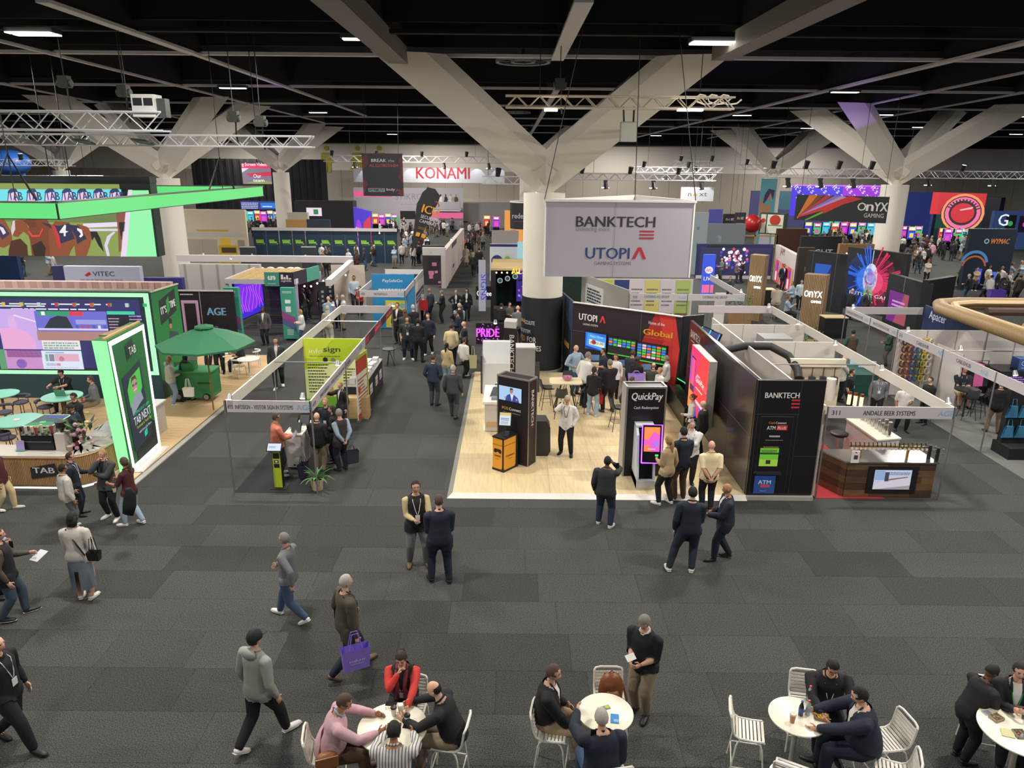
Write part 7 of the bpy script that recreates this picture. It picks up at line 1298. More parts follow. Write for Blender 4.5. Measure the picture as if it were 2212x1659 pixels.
    for i,(px,py,z) in enumerate(((1660,664,2.6),(1722,701,2.6),(1803,746,2.6),(1903,800,2.6),(2045,872,2.6),(1600,632,2.6),(1548,600,2.6),(1842,666,2.6),(1960,716,2.6),(2073,757,2.6),(2190,812,2.6),(720,660,2.6),(712,693,2.6),(850,662,2.6),(497,864,2.6),(655,862,2.6),(730,790,2.6),(440,553,2.6),(545,554,2.6),(660,556,2.6),(757,558,2.6),(1070,700,2.4),(975,518,2.6),(925,520,2.6),(820,505,2.6),(598,500,2.6),(678,500,2.6),(500,560,2.6))):
        spot('small silver spotlight '+WH[i],px,py,z-.1)
    t=T('shell_booth','white booth with two fascia names and coloured posters behind the long black wall','booth',(5.3,32.8,0));f=fascia(t,(5.3,32.8),(10.6,32.8));f.text('320',.03,.28,.12,'5a565e',w=.2).text('CATERING HQ GROUP',.13,.28,.12,'5a565e',w=1.12).text('CATERING HQ GROUP',.63,.28,.12,'5a565e',w=1.12);age(f,.42,.25,.13,'8ab0cc');age(f,.93,.25,.13,'8ab0cc');f.done()
    fascia(t,(10.6,32.8),(10.6,39));[post(t,*q) for q in ((5.3,32.8),(7.95,32.8),(10.6,32.8),(10.6,39))];f=wallp(t,(4.3,37),(9.2,37),2.5)
    for i,c_ in enumerate(('c8c84a','2c3f7c','d8ccd4','d8cc7a','d8ccd4','b0c470')):f.rect(.02+i*.16,.02,.175+i*.16,.98,c_).greek(.04+i*.16,.45,.16+i*.16,.85,5,'6a6a70' if i!=1 else 'a8b0d0',fill=.4,seed=i).rect(.03+i*.16,.04,.16+i*.16,.3,r_.choice(('4a3a3c','7a5a50','a09a60')))
    f.done('poster');wallp(t,(9.6,34.2),(10.1,34.2),2.3);f=slab(t,'side_panel',(3.6,38.0),(5.3,32.9),0,2.6,mat('a8a49c',.6),.05);f.rect(.1,.45,.5,.85,'d8d8d4').greek(.14,.5,.46,.8,5,'2c2c34',fill=.6);f.done()
    MB().box(8.9,9.9,25.0,25.9,0,2.25,mat('8f8f8e',.4)).build('storage_box',None,label='grey square box standing inside the white storage walls',cat='box')
    def planter(px,py,w_,lab,seed):
        p=G(px,py,.9);s=T('planter',lab,'plant',(p.x,p.y,0));MB().box(p.x-w_/2,p.x+w_/2,p.y-.25,p.y+.25,0,.9,wood('8a6c48','9c7c56')).build('box',s);r2=random.Random(seed);mb=MB()
        for i in range(170):
            c_=V((p.x+r2.uniform(-w_*.55,w_*.55),p.y+r2.uniform(-.35,.35),.9+abs(r2.gauss(.2,.18))));d=V((r2.uniform(-1,1),r2.uniform(-1,1),r2.uniform(0,1))).normalized()*.13;e_=d.cross(V((0,0,1))).normalized()*.035;mb.add([c_,c_+d*.5+e_,c_+d,c_+d*.5-e_],[(0,1,2,3)],mat(r2.choice(('1f4a26','2f6232','3c7438')),.6))
        mb.build('foliage',s,kind='stuff')
    planter(1598,662,1.2,'green bushy planter left of the first wooden pillar',1);planter(1738,735,1.4,'green bushy planter in front of the second wooden pillar',2)
    for (p0,p1,Y,top,lab) in (((1608,690),(1640,690),39.2,550,'slatted wooden pillar with glowing name, farther one'),((1724,712),(1772,712),36.9,592,'slatted wooden pillar with glowing name, nearer one')):
        a,b=D(*p0,Y),D(*p1,Y-.5);z1=D((p0[0]+p1[0])/2,top,Y).z;s=T('wooden_pillar',lab,'pillar',(a.x,Y,0));u=V((b.x-a.x,-.5,0));MB().frame((a.x,Y,0),u,(.35,.5,0),(0,0,z1),wood('7a6248','8e7456',(6,6,.4))).build('core',s);n=V((u.y,-u.x,0)).normalized()
        for i in range(14):MB().frame(V((a.x,Y,0))+u*(i/14),u*.035,n*.03,(0,0,z1),wood('a48a64','b89c74',(6,6,.4))).build('slat',s)
        f=Face(s,V((a.x,Y,0))+n*.035,u,(0,0,z1));k=f.W;f.text('O',.08,.60,.34,'ffffff',3,w=.19*k).text('n',.30,.60,.46,'ffffff',3,w=.17*k).text('YX',.50,.60,.34,'ffffff',3,w=.38*k).text('GAMING',.42,.50,.13,'ffffff',3,w=.45*k);f.done()
    for i,(px,py) in enumerate(((1650,625),(1800,685))):p=G(px,py,1.0);s=T('high_counter','black high counter with pale top beside the %s wooden pillar'%('farther','nearer')[i],'counter',(p.x,p.y,0));MB().box(p.x-.5,p.x+.6,p.y-.3,p.y+.4,0,1.0,mat('141416',.5)).build('body',s);MB().box(p.x-.52,p.x+.62,p.y-.32,p.y+.42,1.0,1.04,wood('c8b08a','d8c09a')).build('top',s)
    X=13.92;t=T('shell_booth','long white booth row with three fascia names at the right','booth',(X,20,0));f=fascia(t,(X,30),(X,25.7));f.text('218 APACER TECHNOLOGY INC',.02,.28,.12,'7a767a',w=1.5);age(f,.39,.25,.13,'8ab0cc');f.text('APACER TECHNOLOGY INC',.56,.28,.12,'7a767a',w=1.3);age(f,.9,.25,.13,'8ab0cc');f.done()
    f=fascia(t,(X,25.7),(X,17.0));f.text('215',.015,.28,.12,'5a565e',w=.22).text('CABLEHUB',.15,.28,.12,'5a565e',w=.75);age(f,.30,.25,.14,'8ab0cc');f.text('CABLEHUB',.42,.28,.12,'5a565e',w=.75);age(f,.56,.25,.14,'8ab0cc');f.done();[post(t,X,y) for y in (30,27.8,25.7,22.8,20.1)]
    fascia(t,(X,30),(17.15,30));f=wallp(t,(17.15,29.9),(17.15,25.7),2.6,mat('22335c',.5));f.poly([(.45,.1),(.6,.7),(1,.8),(1,.1)],'2a6a7c').poly([(.6,.1),(.7,.5),(1,.55),(1,.1)],'3a9488').text('Apacer',.1,.78,.34,'d0d8e8',w=1.2).text('Access Foundations',.12,.36,.16,'c8d0e0',w=1.8,bold=0);f.done()
    f=wallp(t,(X,25.7),(20.4,25.7),2.45,n=6);wallp(t,(20.4,25.7),(20.4,18),2.45);MB().tube([(X,22.8,2.42),(18,22.8,2.42)],.018,PO,6).build('cross_rail',t);MB().box(X,20.4,17,25.6,0,.008,mat('6a6a68',.95,noise=.15,scale=80)).build('booth_carpet',t)
    MB().box(15.35,15.4,24.0,25.7,0,2.0,WP).build('wall_panel',t)
    cols=('5a2a24','8a3a30','3a4a8a','2a6a6a','d0b82c','d8d8cc')
    s=T('cable_board','board of coloured cable coils on wooden spools','display',(14.5,25.6,0))
    for i in range(6):
        for j in range(6):
            x=14.12+j*.19;z=2.15-i*.27;MB().tube([(x,25.62,z+.02),(x,25.40,z+.02)],.035,mat('c0a070',.6),8).build('spool',s);MB().tube([(x+.08*cos(k*.7),25.46,z-.08+.11*sin(k*.7)) for k in range(10)],.028,mat(cols[j],.5),6).build('cable_coil',s)
    s=T('clothes_rack','rail with pink and black garments in the cable booth','clothes rack',(15.9,24.6,0));MB().tube([(15.45,24.7,0),(15.45,24.7,1.6),(16.75,24.7,1.6),(16.75,24.7,0)],.018,DKMET,6).build('frame',s)
    for i in range(7):x=15.55+i*.17;MB().add([(x-.07,24.45,1.5),(x+.07,24.45,1.5),(x+.09,24.4,.75),(x-.09,24.4,.75),(x-.07,24.95,1.5),(x+.07,24.95,1.5),(x+.09,25.0,.75),(x-.09,25.0,.75)],[(0,3,2,1),(4,5,6,7),(0,1,5,4),(1,2,6,5),(3,7,6,2),(0,4,7,3)],mat(('c8508a','c8508a','1c1c22','1c1c22','d0609a','d0609a','1c1c22')[i],.9)).build('garment',s)
    s=T('equipment_cabinet','long black equipment cabinet with glowing patch panels','cabinet',(17.6,24.5,0));MB().box(16.9,20.2,24.2,25.2,0,1.35,mat('1a1a1d',.4)).build('body',s);f=Face(s,(16.95,24.19,.8),(.9,0,0),(0,0,.45));f.greek(.1,.1,.9,.9,5,'9a7ad0',1,.5);f.done()
    s=T('blue_box','blue printed box on the black equipment cabinet','box',(17.8,24.6,1.35));f=slab(s,'box',(17.6,24.4),(18.3,24.4),1.35,1.75,mat('3f6ab0',.5),.4);f.ring(.25,.6,.12,.03,'e0e8f0').greek(.15,.15,.5,.3,1,'c8d4e8');f.done()
    p=G(2088,855,.75);s=T('round_table','dark round table with food in the cable booth','table',(p.x,p.y,0));MB().cyl(p.x,p.y,.95,.98,.4,mat('2a2a2c',.4),24).cyl(p.x,p.y,0,.95,.03,DKMET,8).build('tabletop',s)
    for px,py,fc,lab in ((2086,905,10,'dark grey bar chair nearest in the cable booth'),(2108,900,320,'second dark grey bar chair in the cable booth')):p=G(px,py);grey_stool(lab,p.x,p.y,.008,fc)
    s=T('bag_rack','black display rack hung with rows of blue bags','rack',(14.6,20,0));MB().box(14.35,16.2,19.5,20.3,0,.35,mat('121214',.8)).box(14.4,16.2,20.0,20.2,.35,2.1,mat('141416',.8)).build('rack',s)
    for i in range(2):
        for j in range(5):x=14.35+j*.36;z=1.15-i*.62;MB().add([(x,19.93,z),(x+.32,19.93,z),(x+.26,19.9,z+.36),(x+.06,19.9,z+.36),(x,20.0,z),(x+.32,20.0,z),(x+.26,19.98,z+.36),(x+.06,19.98,z+.36)],[(0,1,2,3),(5,4,7,6),(0,4,5,1),(3,2,6,7)],mat('3f86b0',.7)).tube([(x+.09,19.92,z+.36),(x+.11,19.95,z+.56),(x+.21,19.95,z+.56),(x+.23,19.92,z+.36)],.01,mat('3f86b0',.7),4).build('blue_bag',None,label='blue cloth bag, %s, in the %s row of the black rack'%(nth(j,5),('upper','lower')[i]),cat='bag',group='blue cloth bags on the black rack')
    p=G(1868,800,.9);s=T('cloth_table','table under a dark green cloth with leaflet holders','table',(p.x,p.y,0));MB().box(p.x-.4,X-.1,p.y-.2,p.y+2.2,0,.78,mat('17443c',.8)).build('cloth',s)
    for i in range(3):x=p.x+i*.17;y=p.y+1.2-i*.35;MB().frame((x,y,.79),(.28,-.1,0),(.02,.1,.32),(0,.01,0),mat('a8c4d4',.4)).build('leaflet_holder',None,label='pale blue leaflet holder on the green cloth, %s'%('farthest','middle one','nearest')[i],cat='leaflet holder',group='leaflet holders on the green cloth')
    t=T('timber_canopy','curved timber-clad ring canopy at the right edge','canopy',(16,25,2.6));pts=[(26,28.4,2.95),(17.6,28.4,2.95),(16.7,28.1,2.95),(16.3,27.3,2.95),(16.2,21.5,2.95)];wd=wood('8f7450','a5885e',(8,8,8));MB().tube(pts,.30,wd,14,sq=((0,0,1),.8)).build('timber_shell',t,smooth='all');MB().tube([(x+.35,y-.35,z+.1) for x,y,z in pts],.16,mat('c8a878',.5),6,sq=((0,0,1),.6)).build('inner_ring',t)
    for p in ((17.5,28,0),(16.5,22,0),(22,28.2,0)):MB().cyl(p[0],p[1],0,2.8,.08,mat('3a2c22',.5),10).build('post',t)
    MB().tube([(17.5,26.5,3.0),(26,26.5,3.0)],.15,mat('4a342a',.6),8).tube([(17.2,24,3.0),(26,24.2,3.0)],.1,mat('c8a878',.6),8).build('cross_beam',t)
right()
# ---------------------------------------------------------------- the far half of the hall
def flat(name,lab,cat,l,r,yt,Yl,Yr=None,zb=0.0,yb=None,col='2a2a30',th=.15,glow=0):
    """upright board between pixel columns l and r (top pixel yt) at depths Yl, Yr"""
    Yr=Yr or Yl;a,b=D(l,yt,Yl),D(r,yt,Yr);z1=max(a.z,zb+.1)
    if yb:zb=D(l,yb,Yl).z
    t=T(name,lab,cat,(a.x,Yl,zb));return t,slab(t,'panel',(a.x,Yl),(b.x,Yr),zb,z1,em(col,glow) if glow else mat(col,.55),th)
def truss(lab,p,q,h=.4,w_=.4,n=None,r=.03,m_=None):
    t=T('lighting_truss',lab,'truss',p);m_=m_ or mat('c6c6cc',.4,.2);u=V(q)-V(p);L_=u.length;u.normalize();sd=u.cross(V((0,0,1))).normalized()*w_/2;up_=V((0,0,h));c=[V(p)-sd,V(p)+sd,V(p)-sd+up_,V(p)+sd+up_]
    for s in c:MB().tube([s,s+u*L_],r,m_,6).build('chord',t)
    n=n or int(L_/h);mb=MB()
    for i in range(n):
        a,b=u*(L_*i/n),u*(L_*(i+1)/n)
        if i%2:a,b=b,a
        mb.tube([c[0]+a,c[2]+b],r*.6,m_,4,False).tube([c[1]+a,c[3]+b],r*.6,m_,4,False).tube([c[2]+a,c[3]+b],r*.6,m_,4,False)
    mb.build('lattice',t,kind='stuff')
    for k in (.15,.85):e_=V(p)+u*L_*k;MB().tube([e_+up_,V((e_.x,e_.y,14.6))],.012,BLACK,4).build('hanging_chain',t)
    return t
def stagelight(p,lab,group,on=0):
    t=T('stage_light',lab,'stage light',p,group=group);MB().box(p.x-.12,p.x+.12,p.y-.1,p.y+.1,p.z,p.z+.12,BLACK).build('base',t);k=-1 if on else 1;MB().tube([(p.x,p.y,p.z),(p.x+.05,p.y-.1,p.z+k*.42)],[.12,.17],BLACK,8).build('head',t)
    if on:MB().box(p.x-.25,p.x+.25,p.y-.14,p.y-.02,p.z-.38,p.z-.33,em('fff2e0',4)).build('lens',t)
def back():
    Y=22;a,b=D(0,268,Y),D(360,278,Y);a.z=b.z=a.z;truss('heavy silver truss with electronics boxes at upper left',(a.x-2,Y,a.z-.15),(b.x,Y,a.z-.15),.5,.5)
    a,b=D(0,312,24),D(678,318,24);truss('long silver truss with floodlights across the upper left',(a.x-2,24,a.z),(b.x,24,a.z),.32,.32)
    for i,px in enumerate((37,155,282)):p=D(px,302,23.6);MB().frame(p,(.5,-.1,-.05),(.1,.3,-.1),(0,0,.06),mat('4a5a50',.4)).build('flood_panel',None,label='dark green flood panel on the long left truss, %s'%('left one','middle one','right one')[i],cat='floodlight')
    p=D(318,225,22);s=T('power_box','white and grey electronics racks standing on the heavy truss','electronics',p);MB().box(p.x-.35,p.x+.3,21.8,22.3,p.z-.35,p.z+.25,mat('b8b8b4',.4)).box(p.x-.3,p.x-.05,21.79,21.8,p.z-.05,p.z+.15,BLACK).box(p.x+.0,p.x+.25,21.79,21.8,p.z-.05,p.z+.15,BLACK).box(p.x+.32,p.x+.55,21.9,22.2,p.z-.35,p.z+.15,mat('3a3c3c',.4)).build('rack',s)
    for i,(px,py) in enumerate(((140,180),(268,200),(505,255),(563,265),(1210,185))):p=D(px,py,22.3 if i<2 else (24 if i<4 else 23.5));s=T('chain_hoist','dark chain hoist above the %s'%('left end of the heavy truss','heavy truss beside the white racks','long left truss','right part of the long left truss','truss before the near column')[i],'hoist',p);MB().box(p.x-.14,p.x+.14,p.y-.12,p.y+.12,p.z-.12,p.z+.2,mat('2c2e28',.5)).tube([(p.x-.2,p.y,p.z),(p.x+.2,p.y,p.z)],.1,mat('44473c',.5),10).build('motor',s);MB().tube([p,V((p.x,p.y,14.6))],.014,BLACK,5).tube([p+V((.05,0,-.1)),p+V((.03,0,-.45)),p+V((.07,0,-.8))],.025,BLACK,5).build('chain',s)
    a,b=D(1092,232,23.5),D(1583,236,23.5);tr=mat('d0c4b0',.35,.5);truss('pale truss hanging before the arms of the near column',(a.x,23.5,a.z),(b.x,23.5,a.z),.33,.33,m_=tr)
    for i,px in enumerate((1190,1478,1503)):p=D(px,238,23.4);MB().box(p.x-.2,p.x+.2,23.3,23.5,p.z-.03,p.z+.03,em('fff4e8',4)).build('tube_lamp',None,label='glowing lamp on the near truss, %s'%('left one','one near the right end','one at the right end')[i],cat='lamp')
    p=D(1530,215,23.4);MB().tube([p+V((.25*cos(k*.9)-.3+k*.05,0,.14*sin(k*.9))) for k in range(22)],.025,mat('bdb6a8',.5),6).build('cable_bundle',None,label='loose bundle of pale cables on the truss end',cat='cable')
    p=D(1357,285,24.5);s=T('clear_box','translucent box hanging under the near truss','box',p);MB().box(p.x-.25,p.x+.25,24.3,24.7,p.z-.3,p.z+.3,mat('b0b0a4',.3,alpha=.75)).build('box',s);MB().tube([p+V((-.15,0,.3)),D(1347,232,23.6)],.03,BLACK,5).tube([p+V((.15,0,.3)),D(1370,232,23.6)],.03,BLACK,5).build('strap',s)
    n=0
    for lab,x0,x1,y_,Y,hh,zs in (('far truss behind the hanging black banner',700,1085,349,72,.55,8),('lower truss right of the near column',1235,1545,388,50,.4,6),('upper truss right of the near column',1370,1560,372,60,.4,4),('truss above the rainbow banner',1650,1895,383,44,.5,7),('truss at the right edge',1905,2250,384,55,.5,5),('small truss right of the near column base',1042,1125,397,42,.4,1),('far truss beside the round sign',1455,1555,358,66,.4,3),('truss far up left',-20,160,357,55,.4,1),('truss left of the stage wall',1590,1640,366,66,.4,1)):
        a,b=D(x0,y_,Y),D(x1,y_,Y);truss(lab,(a.x,Y,a.z),(b.x,Y,a.z),hh,hh)
        for i in range(zs):k=(i+.4)/zs;stagelight(V((a.x+(b.x-a.x)*k,Y-hh/2,a.z+(-.13 if i%2 else hh+.01))),'stage light, %s on the %s'%(nth(i,zs) if zs>1 else 'only one',lab),'black stage lights on the far trusses',i%2)
    for i,px in enumerate((340,365,405,425)):p=D(20+(px-340)*.9+240 if 0 else px-220,381,50);MB().box(p.x-.5,p.x+.5,49.9,50.1,p.z-.06,p.z+.06,em('f4f0ff',5)).tube([p,V((p.x,p.y,14.6))],.015,BLACK,4).build('strip_light',None,label='bright strip light over the racehorse screen header, '+nth(i,4),cat='lamp',group='bright strip lights over the racehorse screen')
    t,f=flat('black_curtain','big black curtain on the back wall, left','curtain',412,703,342,98,col='0e0e11');[MB().box(f.o.x+i*.9,f.o.x+i*.9+.35,97.9,98,0,f.H,mat('141418',.9)).build('fold',t) for i in range(19)]
    t,f=flat('team_screen','pink and grey screen hanging before the curtain','screen',521,584,353,88,yb=397,col='101014');f.rect(0,.77,1,1,'e82a60',1).rect(0,0,1,.77,'8a7a90',.9).poly([(.1,.5),(1,.62),(1,.4),(.3,.35)],'c82a48',1).poly([(0,0),(.3,.1),(.6,.2),(1,.1),(1,0)],'9aa060',.9).poly([(0,.55),(.25,.77),(0,.77)],'e8e0f0',1).text('g Screen Video.',.02,.83,.38,'ffffff',1,w=2.9).text('Our',.38,.30,.42,'ffffff',1,w=.9).text('team',.36,.10,.38,'ffffff',1,w=1.3);f.done('screen_picture')
    t,f=flat('led_wall','blue screen over the far slot machines, left','screen',519,605,434,84,yb=452,col='2a3a8a',glow=.9);f.greek(.02,.1,.45,.9,4,'c8d0f0',1);f.rect(.5,.15,1,.8,'2a7ad8',1).greek(.55,.3,.8,.5,1,'ffffff',1);f.done()
    t,f=flat('dark_booth','dark booth with small white panel, left of the stage','booth',635,762,434,86,col='1c1a20',th=2);f.rect(.2,.55,.46,.8,'e8dce8',1).rect(.32,.6,.4,.75,'3a8a5a',.8);f.done()
    t,f=flat('name_board','broad white board with big red name and five light pools','sign',763,1090,362,99,yb=393,col='b8b8be');f.text('KONAMI',.415,.27,1.5,'a02838',w=7.0,bold=.02,al='l').done()
    for i in range(7):p=D(790+i*48,360,98.6);ld=bpy.data.lights.new('pool','SPOT');ld.energy=110;ld.spot_size=1.2;ld.color=(.85,.95,1);o=bpy.data.objects.new('board_spotlight',ld);C.objects.link(o);o.location=(p.x,97.8,p.z+.3);o.rotation_euler=(.55,0,0);o['label']='small spotlight over the big red name'
    t,f=flat('stage_wall','pale two-storey stage wall with pink band and balcony','booth wall',763,1000,405,93,col='b4b0b8');f.rect(0,.78,.35,.92,'e85a90',.9).text('STIKRO',.38,.72,.8,'8a8690',w=3.4,bold=-.01).rect(.42,.25,.56,.45,'1c1c20').greek(.43,.6,.6,.63,1,'9a96a0').rect(.7,.28,1,.42,'e86a98',.9);f.done();p,q=D(940,425,92),D(996,425,92);MB().box(p.x,q.x,90,93,p.z-1.6,p.z-1.4,mat('c8c4c4',.5)).box(p.x,q.x,89.95,90,p.z-1.4,p.z-.5,mat('a8a4a8',.4)).build('balcony',t)
    t,f=flat('low_wall','long pale wall strip right of the stage','booth wall',1000,1135,436,96,col='8f8c8a');
    t,f=flat('purple_banner','blue and red glowing panel left of the far crowd','screen',763,799,447,72,66,col='4a34c8',glow=1);f.poly([(.4,0),(1,0),(1,.9),(.6,.7)],'d83048',1).circ(.3,.4,.2,'a03ae0',1).greek(.1,.2,.9,.6,3,'f0a0c0',1);f.done()
    t,f=flat('hanging_banner','square black hanging banner with a slogan and red waves','banner',781,869,331,45,yb=423,col='22202a',th=.04);f.text('BREAK',.23,.80,.19,'c8c8cc',w=.88,bold=.02).text('the',.64,.80,.17,'a8a8ac',w=.36,bold=-.005,shear=.2).text('ALGORITHM',.17,.68,.19,'a83c34',w=1.72,bold=.02).rect(.13,.1,.53,.18,'b8b8bc').rect(.14,.108,.52,.172,'22202a').text('DAILY \u2022 PRESS',.16,.12,.09,'b8b8bc',w=.88).text('Indy',.58,.11,.15,'c8c8cc',w=.5).text('AI.',.80,.11,.15,'a83c34',w=.34)
    f.poly([(0,.9),(.12,1),(.16,.8),(.1,.7),(0,.6)],'5a2428').poly([(0,0),(0,.45),(.12,.3),(.05,.1)],'5a2428').poly([(1,1),(1,.3),(.88,.45),(.95,.6),(.9,.85)],'5a2428').poly([(1,0),(.85,.05),(1,.2)],'6a262a');f.done();MB().tube([f.P(.1,1),V((f.o.x+.3,45,14.6))],.012,BLACK,4).tube([f.P(.9,1),V((f.o.x+2.3,45,14.6))],.012,BLACK,4).build('suspension_wire',t)
    t=T('feather_flag','black feather flag with orange letters above the far booths','flag',G(893,620));a=D(900,532,44);pts=[D(x,y,44) for x,y in ((888,548),(897,470),(902,440),(912,416),(925,405),(940,408),(951,424),(945,440),(925,480),(905,520))];MB().poly(pts,(0,.04,0),mat('26262a',.6)).build('banner_sheet',t);MB().tube([D(887,560,44.05),D(901,440,44.05),D(925,403,44.05)],.02,DKMET,5).build('pole',t)
    o=D(893,508,43.9);f=Face(t,o,D(935,520,43.9)-o,D(909,455,43.9)-o);f.n=V((0,-1,0));f.text('ICU',.05,.95,.50,'d89a2c',w=.98,bold=.04).text('SECURITY',.08,.74,.20,'c8c8cc',w=1.0).text('CAMERAS',.08,.56,.20,'c8c8cc',w=1.0).greek(.12,.3,.75,.42,2,'8a6a30').rect(.1,.0,.3,.16,'d89a2c').rect(.38,.0,.58,.16,'d89a2c').ring(.6,1.35,.2,.05,'b8402c',a0=-10,a1=110).done()
    p=D(1136,465,38);t=T('round_sign','dark round hanging sign partly hidden by the near column','hanging sign',p);z1,z0=D(1130,437,38).z,D(1130,493,38).z;MB().lathe(p.x,38,[(.8,z0),(.82,z1)],mat('26242c',.5),30,False).build('drum',t,smooth=True);MB().lathe(p.x,38,[(.83,z1),(.83,z1+.06)],WHITE,30,False).build('rim',t);f=Face(t,(p.x-.72,37.2,z0),(1.2,0,0),(0,0,z1-z0));f.text('redeemX',.02,.42,.27,'e0e0e4',w=1.15,bold=0).greek(.1,.3,.6,.34,1,'8a5a90');f.done()
    for l,r,yt,yb,Y,c_,tx,tc,lab in ((1472,1543,404,434,60,'c0c4cc','next','5a5a60','pale hanging sign with thin four-letter name'),(1563,1592,462,484,58,'24222a','next','d8d8d8','small black booth sign, left one'),(1589,1612,459,482,56,'24222a','next','d8d8d8','small black booth sign, right one')):
        t,f=flat('hanging_sign',lab,'sign',l,r,yt,Y,yb=yb,col=c_);f.text(tx[0],.22,.35,.5*f.H*.7,tc,w=f.W*.1,bold=0).text('e',.38,.35,.3*f.H,'c8a020',w=f.W*.12).text('xt',.56,.35,.35*f.H,tc,w=f.W*.24,bold=0);f.done();MB().tube([f.P(.5,1),V((f.P(.5,1).x,Y,14.6))],.015,BLACK,4).build('suspension_wire',t)
    L=lambda*a:a
    def dr(f,seed,cols,n=6,g=0):
        r=random.Random(seed)
        for i in range(n):a,b=r.uniform(0,.85),r.uniform(.02,.85);f.rect(a,b,min(1,a+r.uniform(.05,.25)),min(.98,b+r.uniform(.04,.2)),r.choice(cols),g)
        f.done()
    BO=[('low_partition','long white fascia row crossing the left middle',380,760,551,44,44,'cfc8c8',0,2.25,2.6,None),('low_partition','white framed partition wall under the racehorse screen',385,560,570,41,41,'bdb8b4',0,.1,None,('9a9690',5)),('low_partition','white fascia running back over the barrels',716,766,604,35.5,43,'cfc8c8',0,2.25,2.6,None),
      ('pink_partition','pale pink stud wall behind the racing screen',-10,366,607,30.5,30.5,'c09c98',0,.1,None,('d8b4b0',14)),('blue_partition','dark blue wall strip right of the white name board',310,392,600,33,33,'2a3070',0,0,None,None),('name_wall','white board with a streaming company name',135,300,575,33.5,33.5,'b4bcd0',0,0,None,'vitec'),('name_wall','dark blue side of the white name board',110,136,575,33.3,33.5,'2a2c5c',0,0,None,None),('blue_partition','dark blue booth wall at the far left',-10,35,552,40,40,'1c3058',0,0,None,None),
      ('cream_booth','cream booth with yellow counters, left',395,528,452,60,60,'c8bca4',0,0,None,'cream'),('white_booth','white booth right of the racehorse screen',350,395,470,52,52,'b8b4a8',0,0,None,('2a8a5a',1)),('food_banner','banner with food picture above the blue panels',617,662,474,66,66,'a8804a',0,0,None,('d8b870',12)),('food_banner','black banner with script beside the food picture',662,712,474,66,66,'2a323c',0,0,None,('b8a888',2)),('low_partition','pale booth above the food banners',620,664,459,70,70,'b8b4a0',0,0,None,None),
      ('white_booth','front row of white booths beyond the flag',912,962,535,48.5,48.5,'c4c0bc',0,2.2,2.6,('8ab0cc',1)),('black_wall','black booth wall with pink screens under the far white fascia',912,960,530,50,50,'2a2428',0,0,2.3,('c87a98',5)),('white_booth','white side wall of the far booth row',962,1003,542,48.5,66,'c0b4ae',0,0,2.5,('3a3450',3)),('grey_booth','grey box booth in the far aisle',1062,1120,498,63,63,'9a948e',0,0,None,None),('white_booth','white booth with blue and green circles',1058,1120,527,52,52,'c8ccd0',0,0,None,'dots'),('cyan_booth','glowing cyan booth wall beside the column',1118,1136,523,50,50,'a8dce4',.8,0,None,('6ab0c0',2)),
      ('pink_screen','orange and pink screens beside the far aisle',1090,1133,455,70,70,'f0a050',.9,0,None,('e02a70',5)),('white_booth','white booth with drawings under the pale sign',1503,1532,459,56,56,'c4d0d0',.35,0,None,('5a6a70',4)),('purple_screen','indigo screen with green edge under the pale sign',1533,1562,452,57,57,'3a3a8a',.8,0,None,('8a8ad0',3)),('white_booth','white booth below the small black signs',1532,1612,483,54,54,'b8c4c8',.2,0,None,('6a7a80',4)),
      ('blue_booth','navy booth wall with floating red and white balls',1508,1672,527,54,54,'24285c',0,0,None,'balls'),('stripe_booth','white booth with three tall red and white screens',1676,1727,528,54,47,'c0b8b4',0,0,None,'jam'),('tall_sign','glowing blue sign stand with letters',1522,1547,550,47,47,'3a5ae8',.9,0,None,'afl'),('dark_booth','dark booth with wavy orange light',1727,1762,535,46,46,'3a3028',0,0,None,('e8a060',2)),('dark_booth','black panelled booth with blue screen',1744,1833,541,43,41,'2c2e34',0,0,None,'bluescreen'),('starburst_wall','tall wall printed with a blue and red starburst',1833,1965,533,43,39.5,'17181e',.25,0,None,'star'),('black_booth','black panelled booth with purple screen',1921,2008,590,37.5,34,'22262c',0,0,None,'purple'),('black_booth','black booth side right of the purple screen',2008,2065,606,34,35.5,'1c1a20',0,0,None,None),
      ('logo_wall','dark blue wall with orange name and arcs',2098,2200,494,50,50,'1e2a38',0,0,None,'wymac'),('blue_wall','bright blue stage wall behind the roulette screen',1958,2025,415,92,92,'34449a',.35,0,None,None),('blue_wall','teal and navy striped wall under the roulette screen',2018,2130,455,84,84,'2a3a6a',0,0,None,('4a9a88',5)),('dark_tower','navy tower right of the roulette screen',2133,2164,425,80,78,'16182c',0,0,None,None),('blue_wall','pale blue wall with letter at the far right',2150,2240,456,76,76,'4464a8',.3,0,None,'g'),('teal_banner','purple and teal banner with an ampersand',1625,1800,412,90,90,'6468a8',.3,1.0,None,'amp'),('brown_counter','brown raised counter left of the far machines',1680,1745,494,58,58,'4a2c20',0,0,None,None),('light_bar','black curved bar front with white letters',1732,1820,510,54,54,'202228',0,0,None,'light'),('timber_drum','rounded timber counter at the foot of the right column',1815,1890,527,46,46,'8a6844',0,0,None,'pink')]
